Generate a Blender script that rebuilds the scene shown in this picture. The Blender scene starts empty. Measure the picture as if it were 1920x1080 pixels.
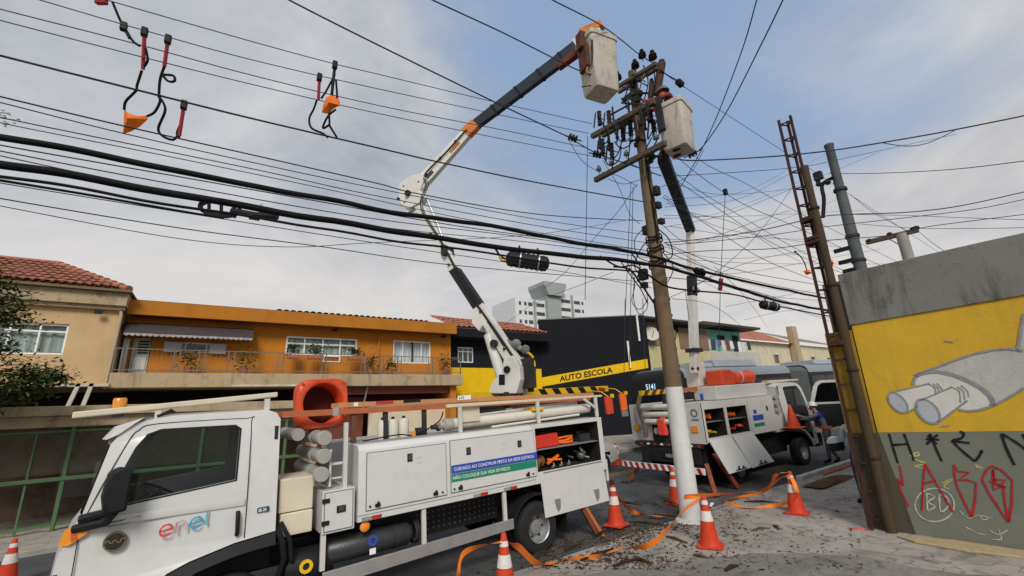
import bpy, bmesh, math, random
import numpy as np
from mathutils import Vector, Matrix, noise
random.seed(7)
S = bpy.context.scene
C = S.collection
R = math.radians
# ---------------------------------------------------------------- camera
# world: X along the street (up-hill), Y across it to the houses, Z up; camera over the near pavement
H = 2.25
CF, PIT, ROL, YAW = 820.0, 0.2645, -0.040, 0.590
_cp, _sp, _cr, _sr = math.cos(PIT), math.sin(PIT), math.cos(ROL), math.sin(ROL)
_R0 = Vector((math.cos(YAW), -math.sin(YAW), 0)); _F0 = Vector((math.sin(YAW), math.cos(YAW), 0))
CFW = _cp*_F0 + _sp*Vector((0, 0, 1)); _U = -_sp*_F0 + _cp*Vector((0, 0, 1))
CRT = _cr*_R0 + _sr*_U; CUP = -_sr*_R0 + _cr*_U
cam = bpy.data.cameras.new('camera'); camo = bpy.data.objects.new('camera', cam); C.objects.link(camo)
cam.sensor_width = 36.0; cam.lens = CF/1920*36; cam.clip_end = 2000; cam.clip_start = 0.05
_m = Matrix((CRT, CUP, -CFW)).transposed().to_4x4(); _m.translation = (0, 0, H)
camo.matrix_world = _m
S.camera = camo
# ---------------------------------------------------------------- world and sun
W = bpy.data.worlds.new('World'); S.world = W; W.use_nodes = True
SUN_EL, SUN_AZ = 38.0, 240.0      # azimuth: compass direction the light comes FROM, measured from +X towards +Y
def build_world():
    nt = W.node_tree; nt.nodes.clear(); N = nt.nodes.new; K = nt.links.new
    out = N('ShaderNodeOutputWorld'); bg = N('ShaderNodeBackground'); K(bg.outputs[0], out.inputs[0])
    sky = N('ShaderNodeTexSky'); sky.sky_type = 'NISHITA'; sky.sun_disc = False
    sky.sun_elevation = R(SUN_EL); sky.sun_rotation = R(90 - SUN_AZ); sky.air_density = 1.0; sky.dust_density = 2.0
    tc = N('ShaderNodeTexCoord'); sep = N('ShaderNodeSeparateXYZ'); K(tc.outputs['Generated'], sep.inputs[0])
    def mth(op, a, b=None, clamp=False):
        n = N('ShaderNodeMath'); n.operation = op; n.use_clamp = clamp
        for i, v in enumerate((a, b)):
            if v is None: continue
            if isinstance(v, (int, float)): n.inputs[i].default_value = v
            else: K(v, n.inputs[i])
        return n.outputs[0]
    zc = mth('MAXIMUM', sep.outputs['Z'], 0.0); den = mth('ADD', zc, 0.22)
    cx = mth('DIVIDE', sep.outputs['X'], den); cy = mth('DIVIDE', sep.outputs['Y'], den)
    cmb = N('ShaderNodeCombineXYZ'); K(cx, cmb.inputs[0]); K(cy, cmb.inputs[1])
    def nz(scale, det, rough, off, dist=0.0):
        n = N('ShaderNodeTexNoise'); n.inputs['Scale'].default_value = scale; n.inputs['Detail'].default_value = det
        n.inputs['Roughness'].default_value = rough; n.inputs['Distortion'].default_value = dist
        a = N('ShaderNodeVectorMath'); a.operation = 'ADD'; K(cmb.outputs[0], a.inputs[0]); a.inputs[1].default_value = off
        K(a.outputs[0], n.inputs['Vector']); return n.outputs['Fac']
    cov = nz(0.75, 7, 0.55, (5.3, 1.7, 0.4), 0.35); shade = nz(1.3, 6, 0.6, (1.1, 7.9, 2.0), 0.5)
    # a broad break in the cloud deck high over the street
    d0 = (CFW + CRT*0.26 + CUP*0.55).normalized()
    dt = N('ShaderNodeVectorMath'); dt.operation = 'DOT_PRODUCT'; K(tc.outputs['Generated'], dt.inputs[0]); dt.inputs[1].default_value = d0
    gap = N('ShaderNodeMapRange'); gap.inputs[1].default_value = 0.82; gap.inputs[2].default_value = 1.0; gap.inputs[3].default_value = 0.34; gap.inputs[4].default_value = 0.02
    K(dt.outputs['Value'], gap.inputs[0])
    hz = N('ShaderNodeMapRange'); hz.inputs[1].default_value = 0.05; hz.inputs[2].default_value = 0.40; hz.inputs[3].default_value = 0.45; hz.inputs[4].default_value = 0.0
    K(sep.outputs['Z'], hz.inputs[0])
    c1 = mth('ADD', mth('ADD', cov, gap.outputs[0]), hz.outputs[0])
    mask = N('ShaderNodeMapRange'); mask.interpolation_type = 'SMOOTHSTEP'
    mask.inputs[1].default_value = 0.45; mask.inputs[2].default_value = 0.67; K(c1, mask.inputs[0])
    ramp = N('ShaderNodeValToRGB'); e = ramp.color_ramp.elements
    e[0].position = 0.37; e[0].color = (0.40, 0.44, 0.51, 1); e[1].position = 0.63; e[1].color = (0.67, 0.685, 0.71, 1)
    K(shade, ramp.inputs[0])
    low = N('ShaderNodeMapRange'); low.interpolation_type = 'SMOOTHSTEP'; low.inputs[1].default_value = 0.02; low.inputs[2].default_value = 0.42; low.inputs[3].default_value = 1.0; low.inputs[4].default_value = 0.0
    lw = mth('ADD', sep.outputs['Z'], mth('MULTIPLY', mth('SUBTRACT', cov, 0.5), 0.55)); K(lw, low.inputs[0])
    mx0 = N('ShaderNodeMix'); mx0.data_type = 'RGBA'; K(low.outputs[0], mx0.inputs['Factor']); K(ramp.outputs[0], mx0.inputs[6]); mx0.inputs[7].default_value = (0.87, 0.82, 0.775, 1)
    # the Nishita sky, scaled, shows through the gaps
    sc = N('ShaderNodeVectorMath'); sc.operation = 'SCALE'; K(sky.outputs[0], sc.inputs[0]); sc.inputs['Scale'].default_value = SKY_K
    veil = N('ShaderNodeMix'); veil.data_type = 'RGBA'; veil.inputs['Factor'].default_value = 0.75
    K(sc.outputs[0], veil.inputs[6]); veil.inputs[7].default_value = (0.37, 0.51, 0.75, 1)
    mx = N('ShaderNodeMix'); mx.data_type = 'RGBA'; K(mask.outputs[0], mx.inputs['Factor']); K(veil.outputs[2], mx.inputs[6]); K(mx0.outputs[2], mx.inputs[7])
    # background strength 0.1: cloud radiances are written at 1x and scaled up to match
    up = N('ShaderNodeVectorMath'); up.operation = 'SCALE'; K(mx.outputs[2], up.inputs[0]); up.inputs['Scale'].default_value = 10.0
    K(up.outputs[0], bg.inputs[0]); bg.inputs[1].default_value = 0.1
SKY_K = 0.10
build_world()
sd = bpy.data.lights.new('sun', 'SUN'); sd.energy = 2.95; sd.angle = R(20); sd.color = (1.0, 0.95, 0.87)
so = bpy.data.objects.new('sun', sd); C.objects.link(so)
_sv = Vector((math.cos(R(SUN_EL))*math.cos(R(SUN_AZ)), math.cos(R(SUN_EL))*math.sin(R(SUN_AZ)), math.sin(R(SUN_EL))))
so.rotation_euler = _sv.to_track_quat('Z', 'Y').to_euler(); so.location = (0, 0, 40)
S.view_settings.view_transform = 'Standard'; S.view_settings.look = 'None'; S.view_settings.gamma = 1
S.view_settings.exposure = -0.12; S.view_settings.use_curve_mapping = False
# ---------------------------------------------------------------- surveying helpers (photo sight line to a real plane)
def ray(px, py): return CFW + CRT*((px-960)/CF) - CUP*((py-540)/CF)
O3 = Vector((0, 0, H))
def atx(px, py, x): d = ray(px, py); return O3 + d*(x/d.x)
def aty(px, py, y): d = ray(px, py); return O3 + d*(y/d.y)
def atz(px, py, z): d = ray(px, py); return O3 + d*((z-H)/d.z)
def atd(px, py, D): return O3 + ray(px, py)*D
def atp(px, py, n, c): d = ray(px, py); n = Vector(n); return O3 + d*((c - O3.dot(n))/d.dot(n))
def g(x): return 0.03*(min(max(x, -30), 60) - 6)
# ---------------------------------------------------------------- materials
MATS = {}
def _base(name):
    m = bpy.data.materials.new(name); m.use_nodes = True; nt = m.node_tree
    return m, nt, nt.nodes['Principled BSDF']
def M(name, col, rough=.6, var=.12, scale=2.5, bump=.15, bscale=40, metal=0, dirt=None, dscale=1.2, damt=.5, coat=0, stretch=None, spec=None):
    """paint, plaster, metal...: base colour broken by two noises, optional dirt colour, fine bump"""
    if name in MATS: return MATS[name]
    m, nt, b = _base(name); N = nt.nodes.new; K = nt.links.new
    tc = N('ShaderNodeTexCoord'); mp = N('ShaderNodeMapping'); K(tc.outputs['Object'], mp.inputs[0])
    if stretch: mp.inputs['Scale'].default_value = stretch
    n1 = N('ShaderNodeTexNoise'); n1.inputs['Scale'].default_value = scale; n1.inputs['Detail'].default_value = 6; n1.inputs['Roughness'].default_value = .65
    K(mp.outputs[0], n1.inputs['Vector'])
    hi = [min(1, c*(1+var)) for c in col]; lo = [c*(1-var) for c in col]
    mix = N('ShaderNodeMix'); mix.data_type = 'RGBA'; mix.inputs[6].default_value = (*lo, 1); mix.inputs[7].default_value = (*hi, 1)
    mr = N('ShaderNodeMapRange'); mr.inputs[1].default_value = .3; mr.inputs[2].default_value = .7; K(n1.outputs['Fac'], mr.inputs[0]); K(mr.outputs[0], mix.inputs['Factor'])
    c = mix.outputs[2]
    if dirt:
        n2 = N('ShaderNodeTexNoise'); n2.inputs['Scale'].default_value = dscale; n2.inputs['Detail'].default_value = 9; n2.inputs['Roughness'].default_value = .72; n2.inputs['Distortion'].default_value = .4
        K(mp.outputs[0], n2.inputs['Vector'])
        r2 = N('ShaderNodeMapRange'); r2.inputs[1].default_value = .5; r2.inputs[2].default_value = .75; r2.inputs[4].default_value = damt; K(n2.outputs['Fac'], r2.inputs[0])
        mx = N('ShaderNodeMix'); mx.data_type = 'RGBA'; K(r2.outputs[0], mx.inputs['Factor']); K(c, mx.inputs[6]); mx.inputs[7].default_value = (*dirt, 1); c = mx.outputs[2]
    K(c, b.inputs['Base Color']); b.inputs['Metallic'].default_value = metal
    rr = N('ShaderNodeMapRange'); rr.inputs[3].default_value = max(.04, rough-.1); rr.inputs[4].default_value = min(1, rough+.1); K(n1.outputs['Fac'], rr.inputs[0]); K(rr.outputs[0], b.inputs['Roughness'])
    b.inputs['Specular IOR Level'].default_value = spec if spec is not None else (.5 if (metal or coat or rough < .5) else .18)
    if coat: b.inputs['Coat Weight'].default_value = coat; b.inputs['Coat Roughness'].default_value = .12
    if bump:
        n3 = N('ShaderNodeTexNoise'); n3.inputs['Scale'].default_value = bscale; n3.inputs['Detail'].default_value = 5
        K(tc.outputs['Object'], n3.inputs['Vector'])
        bp = N('ShaderNodeBump'); bp.inputs['Strength'].default_value = bump; bp.inputs['Distance'].default_value = .02; K(n3.outputs['Fac'], bp.inputs['Height']); K(bp.outputs[0], b.inputs['Normal'])
    MATS[name] = m; return m
def emit(name, col, s=1):
    m, nt, b = _base(name); b.inputs['Base Color'].default_value = (*col, 1); b.inputs['Emission Color'].default_value = (*col, 1); b.inputs['Emission Strength'].default_value = s; return m
def glass(name, tint=(.55, .6, .6), mixf=.82):
    m = bpy.data.materials.new(name); m.use_nodes = True; nt = m.node_tree; nt.nodes.clear(); N = nt.nodes.new; K = nt.links.new
    o = N('ShaderNodeOutputMaterial'); t = N('ShaderNodeBsdfTransparent'); t.inputs[0].default_value = (*tint, 1)
    gl = N('ShaderNodeBsdfGlossy'); gl.inputs['Roughness'].default_value = .03; fr = N('ShaderNodeFresnel'); fr.inputs[0].default_value = 1.22
    mx = N('ShaderNodeMixShader'); K(fr.outputs[0], mx.inputs[0]); K(t.outputs[0], mx.inputs[1]); K(gl.outputs[0], mx.inputs[2]); K(mx.outputs[0], o.inputs[0]); return m
def ground_mat(name, col, col2, stain, sc=1.0, crack=.5, bump=.5):
    m, nt, b = _base(name); N = nt.nodes.new; K = nt.links.new
    ge = N('ShaderNodeNewGeometry'); P = ge.outputs['Position']
    def nz(s, d, r=.6, dist=0):
        n = N('ShaderNodeTexNoise'); n.inputs['Scale'].default_value = s*sc; n.inputs['Detail'].default_value = d; n.inputs['Roughness'].default_value = r; n.inputs['Distortion'].default_value = dist; K(P, n.inputs['Vector']); return n.outputs['Fac']
    def mr(v, a, c, x=0, y=1):
        n = N('ShaderNodeMapRange'); n.inputs[1].default_value = a; n.inputs[2].default_value = c; n.inputs[3].default_value = x; n.inputs[4].default_value = y; K(v, n.inputs[0]); return n.outputs[0]
    def mix(f, a, c):
        n = N('ShaderNodeMix'); n.data_type = 'RGBA'; K(f, n.inputs['Factor'])
        for i, v in ((6, a), (7, c)):
            if isinstance(v, tuple): n.inputs[i].default_value = (*v, 1)
            else: K(v, n.inputs[i])
        return n.outputs[2]
    big = nz(.55, 5, .6, .6); mid = nz(3.2, 7, .7); fine = nz(60, 3, .7); st = nz(1.4, 9, .75, .8)
    c = mix(mr(big, .35, .65), col, col2); c = mix(mr(mid, .52, .72, 0, .55), c, tuple(k*.62 for k in col))
    c = mix(mr(st, .52, .66, 0, .85), c, stain)
    sp = N('ShaderNodeTexVoronoi'); sp.inputs['Scale'].default_value = 55*sc; K(P, sp.inputs['Vector'])
    c = mix(mr(sp.outputs['Distance'], .0, .25, .35, 0), c, tuple(min(1, k*1.7) for k in col2))
    c = mix(mr(fine, .55, .75, 0, .4), c, tuple(k*.45 for k in col))
    if crack:
        v = N('ShaderNodeTexVoronoi'); v.feature = 'DISTANCE_TO_EDGE'; v.inputs['Scale'].default_value = .8*sc
        dn = N('ShaderNodeTexNoise'); dn.inputs['Scale'].default_value = 2.5; K(P, dn.inputs['Vector'])
        ad = N('ShaderNodeVectorMath'); ad.operation = 'ADD'; K(P, ad.inputs[0]); K(dn.outputs['Color'], ad.inputs[1]); K(ad.outputs[0], v.inputs['Vector'])
        c = mix(mr(v.outputs['Distance'], .0, .02, crack, 0), c, tuple(k*.3 for k in col))
    K(c, b.inputs['Base Color']); b.inputs['Roughness'].default_value = .9; b.inputs['Specular IOR Level'].default_value = .15
    bp = N('ShaderNodeBump'); bp.inputs['Strength'].default_value = bump; bp.inputs['Distance'].default_value = .02
    K(fine, bp.inputs['Height']); K(bp.outputs[0], b.inputs['Normal']); MATS[name] = m; return m
def wall_paint(name, col, streak, amt=.6, vscale=(1.2, 1.2, .18), rough=.8, blot=.5, var=.08):
    """plaster wall with vertical rain streaks and blotches"""
    m, nt, b = _base(name); N = nt.nodes.new; K = nt.links.new
    ge = N('ShaderNodeNewGeometry'); P = ge.outputs['Position']
    mp = N('ShaderNodeMapping'); mp.inputs['Scale'].default_value = vscale; K(P, mp.inputs[0])
    def nz(src, s, d, r=.65, dist=0):
        n = N('ShaderNodeTexNoise'); n.inputs['Scale'].default_value = s; n.inputs['Detail'].default_value = d; n.inputs['Roughness'].default_value = r; n.inputs['Distortion'].default_value = dist; K(src, n.inputs['Vector']); return n.outputs['Fac']
    def mr(v, a, c, x=0, y=1):
        n = N('ShaderNodeMapRange'); n.inputs[1].default_value = a; n.inputs[2].default_value = c; n.inputs[3].default_value = x; n.inputs[4].default_value = y; K(v, n.inputs[0]); return n.outputs[0]
    def mix(f, a, c):
        n = N('ShaderNodeMix'); n.data_type = 'RGBA'; K(f, n.inputs['Factor'])
        for i, v in ((6, a), (7, c)):
            if isinstance(v, tuple): n.inputs[i].default_value = (*v, 1)
            else: K(v, n.inputs[i])
        return n.outputs[2]
    c = mix(mr(nz(P, 1.1, 5), .3, .7), tuple(k*(1-var) for k in col), tuple(min(1, k*(1+var)) for k in col))
    c = mix(mr(nz(mp.outputs[0], 3.0, 7, .7), .52, .75, 0, amt), c, streak)
    c = mix(mr(nz(P, 2.3, 9, .75, .6), .54, .70, 0, blot), c, streak)
    c = mix(mr(nz(P, 11, 6, .8, .3), .60, .72, 0, min(.6, blot*1.2)), c, tuple(k*.75 for k in streak))
    K(c, b.inputs['Base Color']); b.inputs['Roughness'].default_value = rough; b.inputs['Specular IOR Level'].default_value = .2
    bp = N('ShaderNodeBump'); bp.inputs['Strength'].default_value = .25; bp.inputs['Distance'].default_value = .02
    K(nz(P, 30, 6), bp.inputs['Height']); K(bp.outputs[0], b.inputs['Normal']); MATS[name] = m; return m
WHITE = M('white_vehicle_paint', (.60, .605, .60), .32, .03, 1.5, .0, coat=.3, dirt=(.46, .43, .38), dscale=3.5, damt=.4)
WHITE2 = M('weathered_white_paint', (.56, .55, .52), .45, .06, 3, .05, dirt=(.35, .31, .26), dscale=3, damt=.45)
CREAM = M('cream_paint', (.62, .56, .43), .5, .08, 2, .05, dirt=(.36, .30, .22), damt=.3)
BLACK = M('black_plastic', (.014, .014, .016), .55, .2, 6, .1)
RUBBER = M('tyre_rubber', (.022, .022, .023), .8, .2, 8, .3)
DARK = M('dark_steel', (.03, .03, .032), .55, .3, 5, .2, dirt=(.08, .06, .045), dscale=4)
SHADOWY = M('shadowy_chassis_steel', (.018, .018, .019), .7, .3, 5, .2)  # near-black steel: shade under vehicles and in gaps is in the colour
STEEL = M('galvanised_steel', (.36, .37, .38), .45, .12, 7, .05, metal=.6)
ALU = M('bare_aluminium', (.48, .48, .48), .38, .1, 5, .05, metal=.7)
GREYPVC = M('grey_pvc', (.34, .33, .31), .55, .1, 4, .03, dirt=(.2, .18, .15))
ORANGE = M('orange_plastic', (.66, .07, .02), .42, .06, 3, .03, dirt=(.40, .07, .03), damt=.3)
FLUO = M('fluorescent_orange_cloth', (.85, .16, .03), .7, .08, 5, .1, bscale=20)
CONEM = M('cone_orange_rubber', (.55, .05, .02), .55, .12, 5, .05, dirt=(.25, .05, .03), dscale=5, damt=.6)
CONEW = M('cone_white_band', (.66, .64, .60), .5, .08, 6, .05, dirt=(.34, .28, .24), dscale=6, damt=.5)
WOODL = M('orange_fibreglass_rail', (.42, .13, .055), .5, .12, 5, .05, dirt=(.20, .08, .05), dscale=4)
WOODT = M('tan_fibreglass_rail', (.50, .24, .12), .5, .1, 5, .05, dirt=(.28, .14, .08), dscale=4)
AMBER = M('amber_lens', (.75, .27, .02), .2, .1, 9, .05, coat=.5)
REDL = M('red_lens', (.42, .02, .02), .25, .1, 20, .05, coat=.4)
YEL = M('yellow_paint', (.72, .46, .015), .5, .06, 3, .04)
CABLE = M('black_cable_sheath', (.008, .008, .009), .7, .3, 3, .35, bscale=9, spec=.12)
WIREM = M('weathered_wire', (.035, .036, .04), .5, .2, 3, 0)
BLUE = M('blue_vinyl', (.03, .07, .38), .4, .05, 4, .02)
GREEN = M('green_vinyl', (.01, .22, .13), .4, .05, 4, .02)
LETTER = M('white_lettering', (.8, .8, .8), .5, .02, 4, 0)
INK = M('black_lettering', (.012, .012, .013), .5, .02, 4, 0)
TILE = M('terracotta_tile', (.36, .14, .085), .8, .28, 1.7, .25, dirt=(.16, .07, .05), dscale=3, damt=.6)
WGLASS = M('dark_window_glass', (.035, .045, .045), .08, .3, 1.2, 0, coat=.3)
CGLASS = glass('vehicle_glass', (.80, .84, .83))
# ---------------------------------------------------------------- mesh builder
class MB:
    def __init__(s): s.v = []; s.f = []; s.m = []
    def add(s, vs, fs, mi=0):
        o = len(s.v); s.v += [tuple(v) for v in vs]; s.f += [tuple(i+o for i in f) for f in fs]; s.m += [mi]*len(fs); return s
    def obox(s, c, ax, ay, az, mi=0):
        c, ax, ay, az = (Vector(q) for q in (c, ax, ay, az))
        vs = [c+ax*i+ay*j+az*k for i in (-1, 1) for j in (-1, 1) for k in (-1, 1)]
        return s.add(vs, [(0, 1, 3, 2), (4, 6, 7, 5), (0, 4, 5, 1), (2, 3, 7, 6), (0, 2, 6, 4), (1, 5, 7, 3)], mi)
    def box(s, x0, x1, y0, y1, z0, z1, mi=0):
        return s.obox(((x0+x1)/2, (y0+y1)/2, (z0+z1)/2), ((x1-x0)/2, 0, 0), (0, (y1-y0)/2, 0), (0, 0, (z1-z0)/2), mi)
    def beam(s, p, q, w, h, mi=0, upv=(0, 0, 1)):
        p, q = Vector(p), Vector(q); d = (q-p); l = d.length; d.normalize(); u = Vector(upv)
        if abs(d.dot(u)) > .98: u = Vector((1, 0, 0))
        a = d.cross(u).normalized(); b = a.cross(d)
        return s.obox((p+q)/2, d*l/2, a*w/2, b*h/2, mi)
    def tube(s, pts, r, seg=8, mi=0, caps=True):
        pts = [Vector(p) for p in pts]; n = len(pts); rr = r if isinstance(r, (list, tuple)) else [r]*n
        vs = []; prev = None
        for i, p in enumerate(pts):
            t = (pts[min(i+1, n-1)] - pts[max(i-1, 0)]);
            if t.length < 1e-9: t = Vector((0, 0, 1))
            t.normalize()
            if prev is None:
                u = Vector((0, 0, 1)) if abs(t.z) < .9 else Vector((1, 0, 0)); a = t.cross(u).normalized()
            else:
                a = prev - t*prev.dot(t)
                a = a.normalized() if a.length > 1e-6 else t.orthogonal().normalized()
            prev = a; b = t.cross(a)
            vs += [p + (a*math.cos(2*math.pi*k/seg) + b*math.sin(2*math.pi*k/seg))*rr[i] for k in range(seg)]
        fs = [(i*seg+k, i*seg+(k+1) % seg, (i+1)*seg+(k+1) % seg, (i+1)*seg+k) for i in range(n-1) for k in range(seg)]
        if caps: fs += [tuple(range(seg-1, -1, -1)), tuple((n-1)*seg+k for k in range(seg))]
        return s.add(vs, fs, mi)
    def prism(s, poly, o, u, v, w, mi=0):
        """2-D polygon in the plane (o,u,v), extruded by the vector w"""
        o, u, v, w = (Vector(q) for q in (o, u, v, w)); n = len(poly)
        a = [o+u*x+v*y for x, y in poly]; b = [p+w for p in a]
        return s.add(a+b, [tuple(range(n-1, -1, -1)), tuple(range(n, 2*n))] + [(i, (i+1) % n, n+(i+1) % n, n+i) for i in range(n)], mi)
    def ring(s, c, ax, r0, r1, w, seg=24, mi=0):
        """annulus (a rim, a hoop) of outer r1, inner r0, width w along ax"""
        c, ax = Vector(c), Vector(ax).normalized(); a = ax.orthogonal().normalized(); b = ax.cross(a); vs = []
        for k in range(seg):
            d = a*math.cos(2*math.pi*k/seg)+b*math.sin(2*math.pi*k/seg)
            vs += [c+d*r0-ax*w/2, c+d*r1-ax*w/2, c+d*r1+ax*w/2, c+d*r0+ax*w/2]
        fs = []
        for k in range(seg):
            i, j = 4*k, 4*((k+1) % seg)
            fs += [(i+q, j+q, j+(q+1) % 4, i+(q+1) % 4) for q in range(4)]
        return s.add(vs, fs, mi)
    def lathe(s, prof, c=(0, 0, 0), ax=(0, 0, 1), seg=20, mi=0):
        c, ax = Vector(c), Vector(ax).normalized(); a = ax.orthogonal().normalized(); b = ax.cross(a); n = len(prof)
        vs = [c+ax*z+(a*math.cos(2*math.pi*k/seg)+b*math.sin(2*math.pi*k/seg))*r for r, z in prof for k in range(seg)]
        fs = [(i*seg+k, i*seg+(k+1) % seg, (i+1)*seg+(k+1) % seg, (i+1)*seg+k) for i in range(n-1) for k in range(seg)]
        return s.add(vs, fs, mi)
    def ball(s, c, r, seg=12, mi=0, sq=(1, 1, 1)):
        c = Vector(c); vs = []; fs = []; n = seg//2
        for i in range(n+1):
            th = math.pi*i/n
            for k in range(seg):
                ph = 2*math.pi*k/seg; vs.append(c+Vector((math.sin(th)*math.cos(ph)*sq[0], math.sin(th)*math.sin(ph)*sq[1], math.cos(th)*sq[2]))*r)
        for i in range(n):
            for k in range(seg): fs.append((i*seg+k, (i+1)*seg+k, (i+1)*seg+(k+1) % seg, i*seg+(k+1) % seg))
        return s.add(vs, fs, mi)
    def sheet(s, pts, mi=0): return s.add(pts, [tuple(range(len(pts)))], mi)
RLOC = {}     # top-level root -> its location (parts given in world space are moved into it)
def root_of(o):
    while o.parent: o = o.parent
    return o
def _mesh(name, mb, mat, off=None, smooth=None):
    me = bpy.data.meshes.new(name)
    vs = mb.v if off is None else [(v[0]-off[0], v[1]-off[1], v[2]-off[2]) for v in mb.v]
    me.from_pydata(vs, [], mb.f)
    for k in (mat if isinstance(mat, (list, tuple)) else [mat]): me.materials.append(k)
    if isinstance(mat, (list, tuple)): me.polygons.foreach_set('material_index', mb.m)
    bm = bmesh.new(); bm.from_mesh(me); bmesh.ops.remove_doubles(bm, verts=bm.verts, dist=1e-6); bmesh.ops.recalc_face_normals(bm, faces=bm.faces); bm.to_mesh(me); bm.free()
    if smooth is not None:
        me.polygons.foreach_set('use_smooth', [True]*len(me.polygons)); me.set_sharp_from_angle(angle=R(smooth))
    me.update(); return me
def _bev(o, bev, seg=2):
    if bev:
        b = o.modifiers.new('bevel', 'BEVEL'); b.width = bev; b.segments = seg; b.limit_method = 'ANGLE'; b.angle_limit = R(40); b.harden_normals = False
def tag(o, label=None, cat=None, group=None, kind=None):
    if label: o['label'] = label
    if cat: o['category'] = cat
    if group: o['group'] = group
    if kind: o['kind'] = kind
    return o
def thing(name, label, cat, loc=(0, 0, 0), mat4=None, group=None):
    o = bpy.data.objects.new(name, None); C.objects.link(o); o.empty_display_size = .1
    if mat4 is not None: o.matrix_world = mat4; RLOC[o] = None
    else: o.location = loc; RLOC[o] = tuple(loc)
    return tag(o, label, cat, group)
def part(name, mb, mat, parent, smooth=40, bev=0, label=None, kind=None):
    off = RLOC.get(root_of(parent))
    o = bpy.data.objects.new(name, _mesh(name, mb, mat, off, smooth)); C.objects.link(o); o.parent = parent; _bev(o, bev)
    return tag(o, label, kind=kind)
def top(name, mb, mat, label, cat, group=None, smooth=40, bev=0, kind=None):
    a = np.array(mb.v); off = ((a[:, 0].min()+a[:, 0].max())/2, (a[:, 1].min()+a[:, 1].max())/2, a[:, 2].min())
    o = bpy.data.objects.new(name, _mesh(name, mb, mat, off, smooth)); o.location = off; C.objects.link(o); RLOC[o] = off; _bev(o, bev)
    return tag(o, label, cat, group, kind)
def struct(name, mb, mat, smooth=None):
    o = bpy.data.objects.new(name, _mesh(name, mb, mat, None, smooth)); C.objects.link(o); RLOC[o] = (0, 0, 0); o['kind'] = 'structure'; return o
def same(src, name, parent, loc):
    """another piece sharing a mesh"""
    o = bpy.data.objects.new(name, src.data); C.objects.link(o); o.parent = parent; o.location = loc; return o
def copy_tree(o, parent=None):
    c = o.copy(); C.objects.link(c); c.parent = parent
    for ch in list(o.children): copy_tree(ch, c)
    return c
def text(name, s, o, u, v, size, mat, parent=None, space=1.0, xs=1.0, bold=0.0, depth=.0015):
    """flat lettering lying in the plane (o,u,v)"""
    cu = bpy.data.curves.new(name, 'FONT'); cu.body = s; cu.size = size; cu.space_character = space; cu.offset = bold; cu.resolution_u = 3; cu.extrude = depth
    t = bpy.data.objects.new(name, cu); C.objects.link(t)
    dg = bpy.context.evaluated_depsgraph_get(); me = bpy.data.meshes.new_from_object(t.evaluated_get(dg)); bpy.data.objects.remove(t)
    u = Vector(u).normalized(); v = Vector(v).normalized(); w = u.cross(v); o = Vector(o)
    off = Vector(RLOC.get(root_of(parent)) or (0, 0, 0)) if parent else Vector()
    for q in me.vertices:
        c = q.co.copy(); q.co = o - off + u*c.x*xs + v*c.y + w*c.z
    me.materials.clear(); me.materials.append(mat); me.name = name
    ob = bpy.data.objects.new(name, me); C.objects.link(ob)
    if parent: ob.parent = parent
    return ob
def stroke(mb, pts, w, o, u, v, n, t=.003, mi=0):
    """a painted stroke: flat ribbon of width w along 2-D pts in plane (o,u,v), t proud along n"""
    o, u, v, n = (Vector(q) for q in (o, u, v, n)); P = [Vector((p[0], p[1])) for p in pts]
    L = []; Rr = []
    for i, p in enumerate(P):
        d = (P[min(i+1, len(P)-1)]-P[max(i-1, 0)]).normalized(); q = Vector((-d.y, d.x)); ww = w*(1+.15*math.sin(i*2.1))
        L.append(p+q*ww/2); Rr.append(p-q*ww/2)
    vs = [o+u*p.x+v*p.y+n*t for p in L+Rr]; k = len(P)
    return mb.add(vs, [(i, i+1, k+i+1, k+i) for i in range(k-1)], mi)
def arc(cx, cy, r, a0, a1, n=12, ry=None):
    return [(cx+r*math.cos(R(a0+(a1-a0)*i/n)), cy+(ry or r)*math.sin(R(a0+(a1-a0)*i/n))) for i in range(n+1)]
def smooth_pts(pts, n=6):
    pts = [Vector(p) for p in pts]; out = []
    for i in range(len(pts)-1):
        p0 = pts[max(i-1, 0)]; p1 = pts[i]; p2 = pts[i+1]; p3 = pts[min(i+2, len(pts)-1)]
        for k in range(n):
            t = k/n; out.append(.5*((2*p1)+(p2-p0)*t+(2*p0-5*p1+4*p2-p3)*t*t+(3*p1-p0-3*p2+p3)*t**3))
    out.append(pts[-1]); return out
def holewall(mb, x0, x1, z0, z1, y, holes, depth=.18, back=.25, mi=0):
    """a wall facing -Y with real openings (xa,xb,za,zb) and their reveals"""
    xs = sorted({x0, x1, *[h[0] for h in holes], *[h[1] for h in holes]}); zs = sorted({z0, z1, *[h[2] for h in holes], *[h[3] for h in holes]})
    for i in range(len(xs)-1):
        for j in range(len(zs)-1):
            cx, cz = (xs[i]+xs[i+1])/2, (zs[j]+zs[j+1])/2
            if any(h[0] < cx < h[1] and h[2] < cz < h[3] for h in holes): continue
            mb.add([(xs[i], y, zs[j]), (xs[i+1], y, zs[j]), (xs[i+1], y, zs[j+1]), (xs[i], y, zs[j+1])], [(0, 1, 2, 3)], mi)
    for a, b, c, d in holes:
        for p, q in (((a, c), (b, c)), ((b, c), (b, d)), ((b, d), (a, d)), ((a, d), (a, c))):
            mb.add([(p[0], y, p[1]), (q[0], y, q[1]), (q[0], y+depth, q[1]), (p[0], y+depth, p[1])], [(0, 1, 2, 3)], mi)
    return mb
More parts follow.
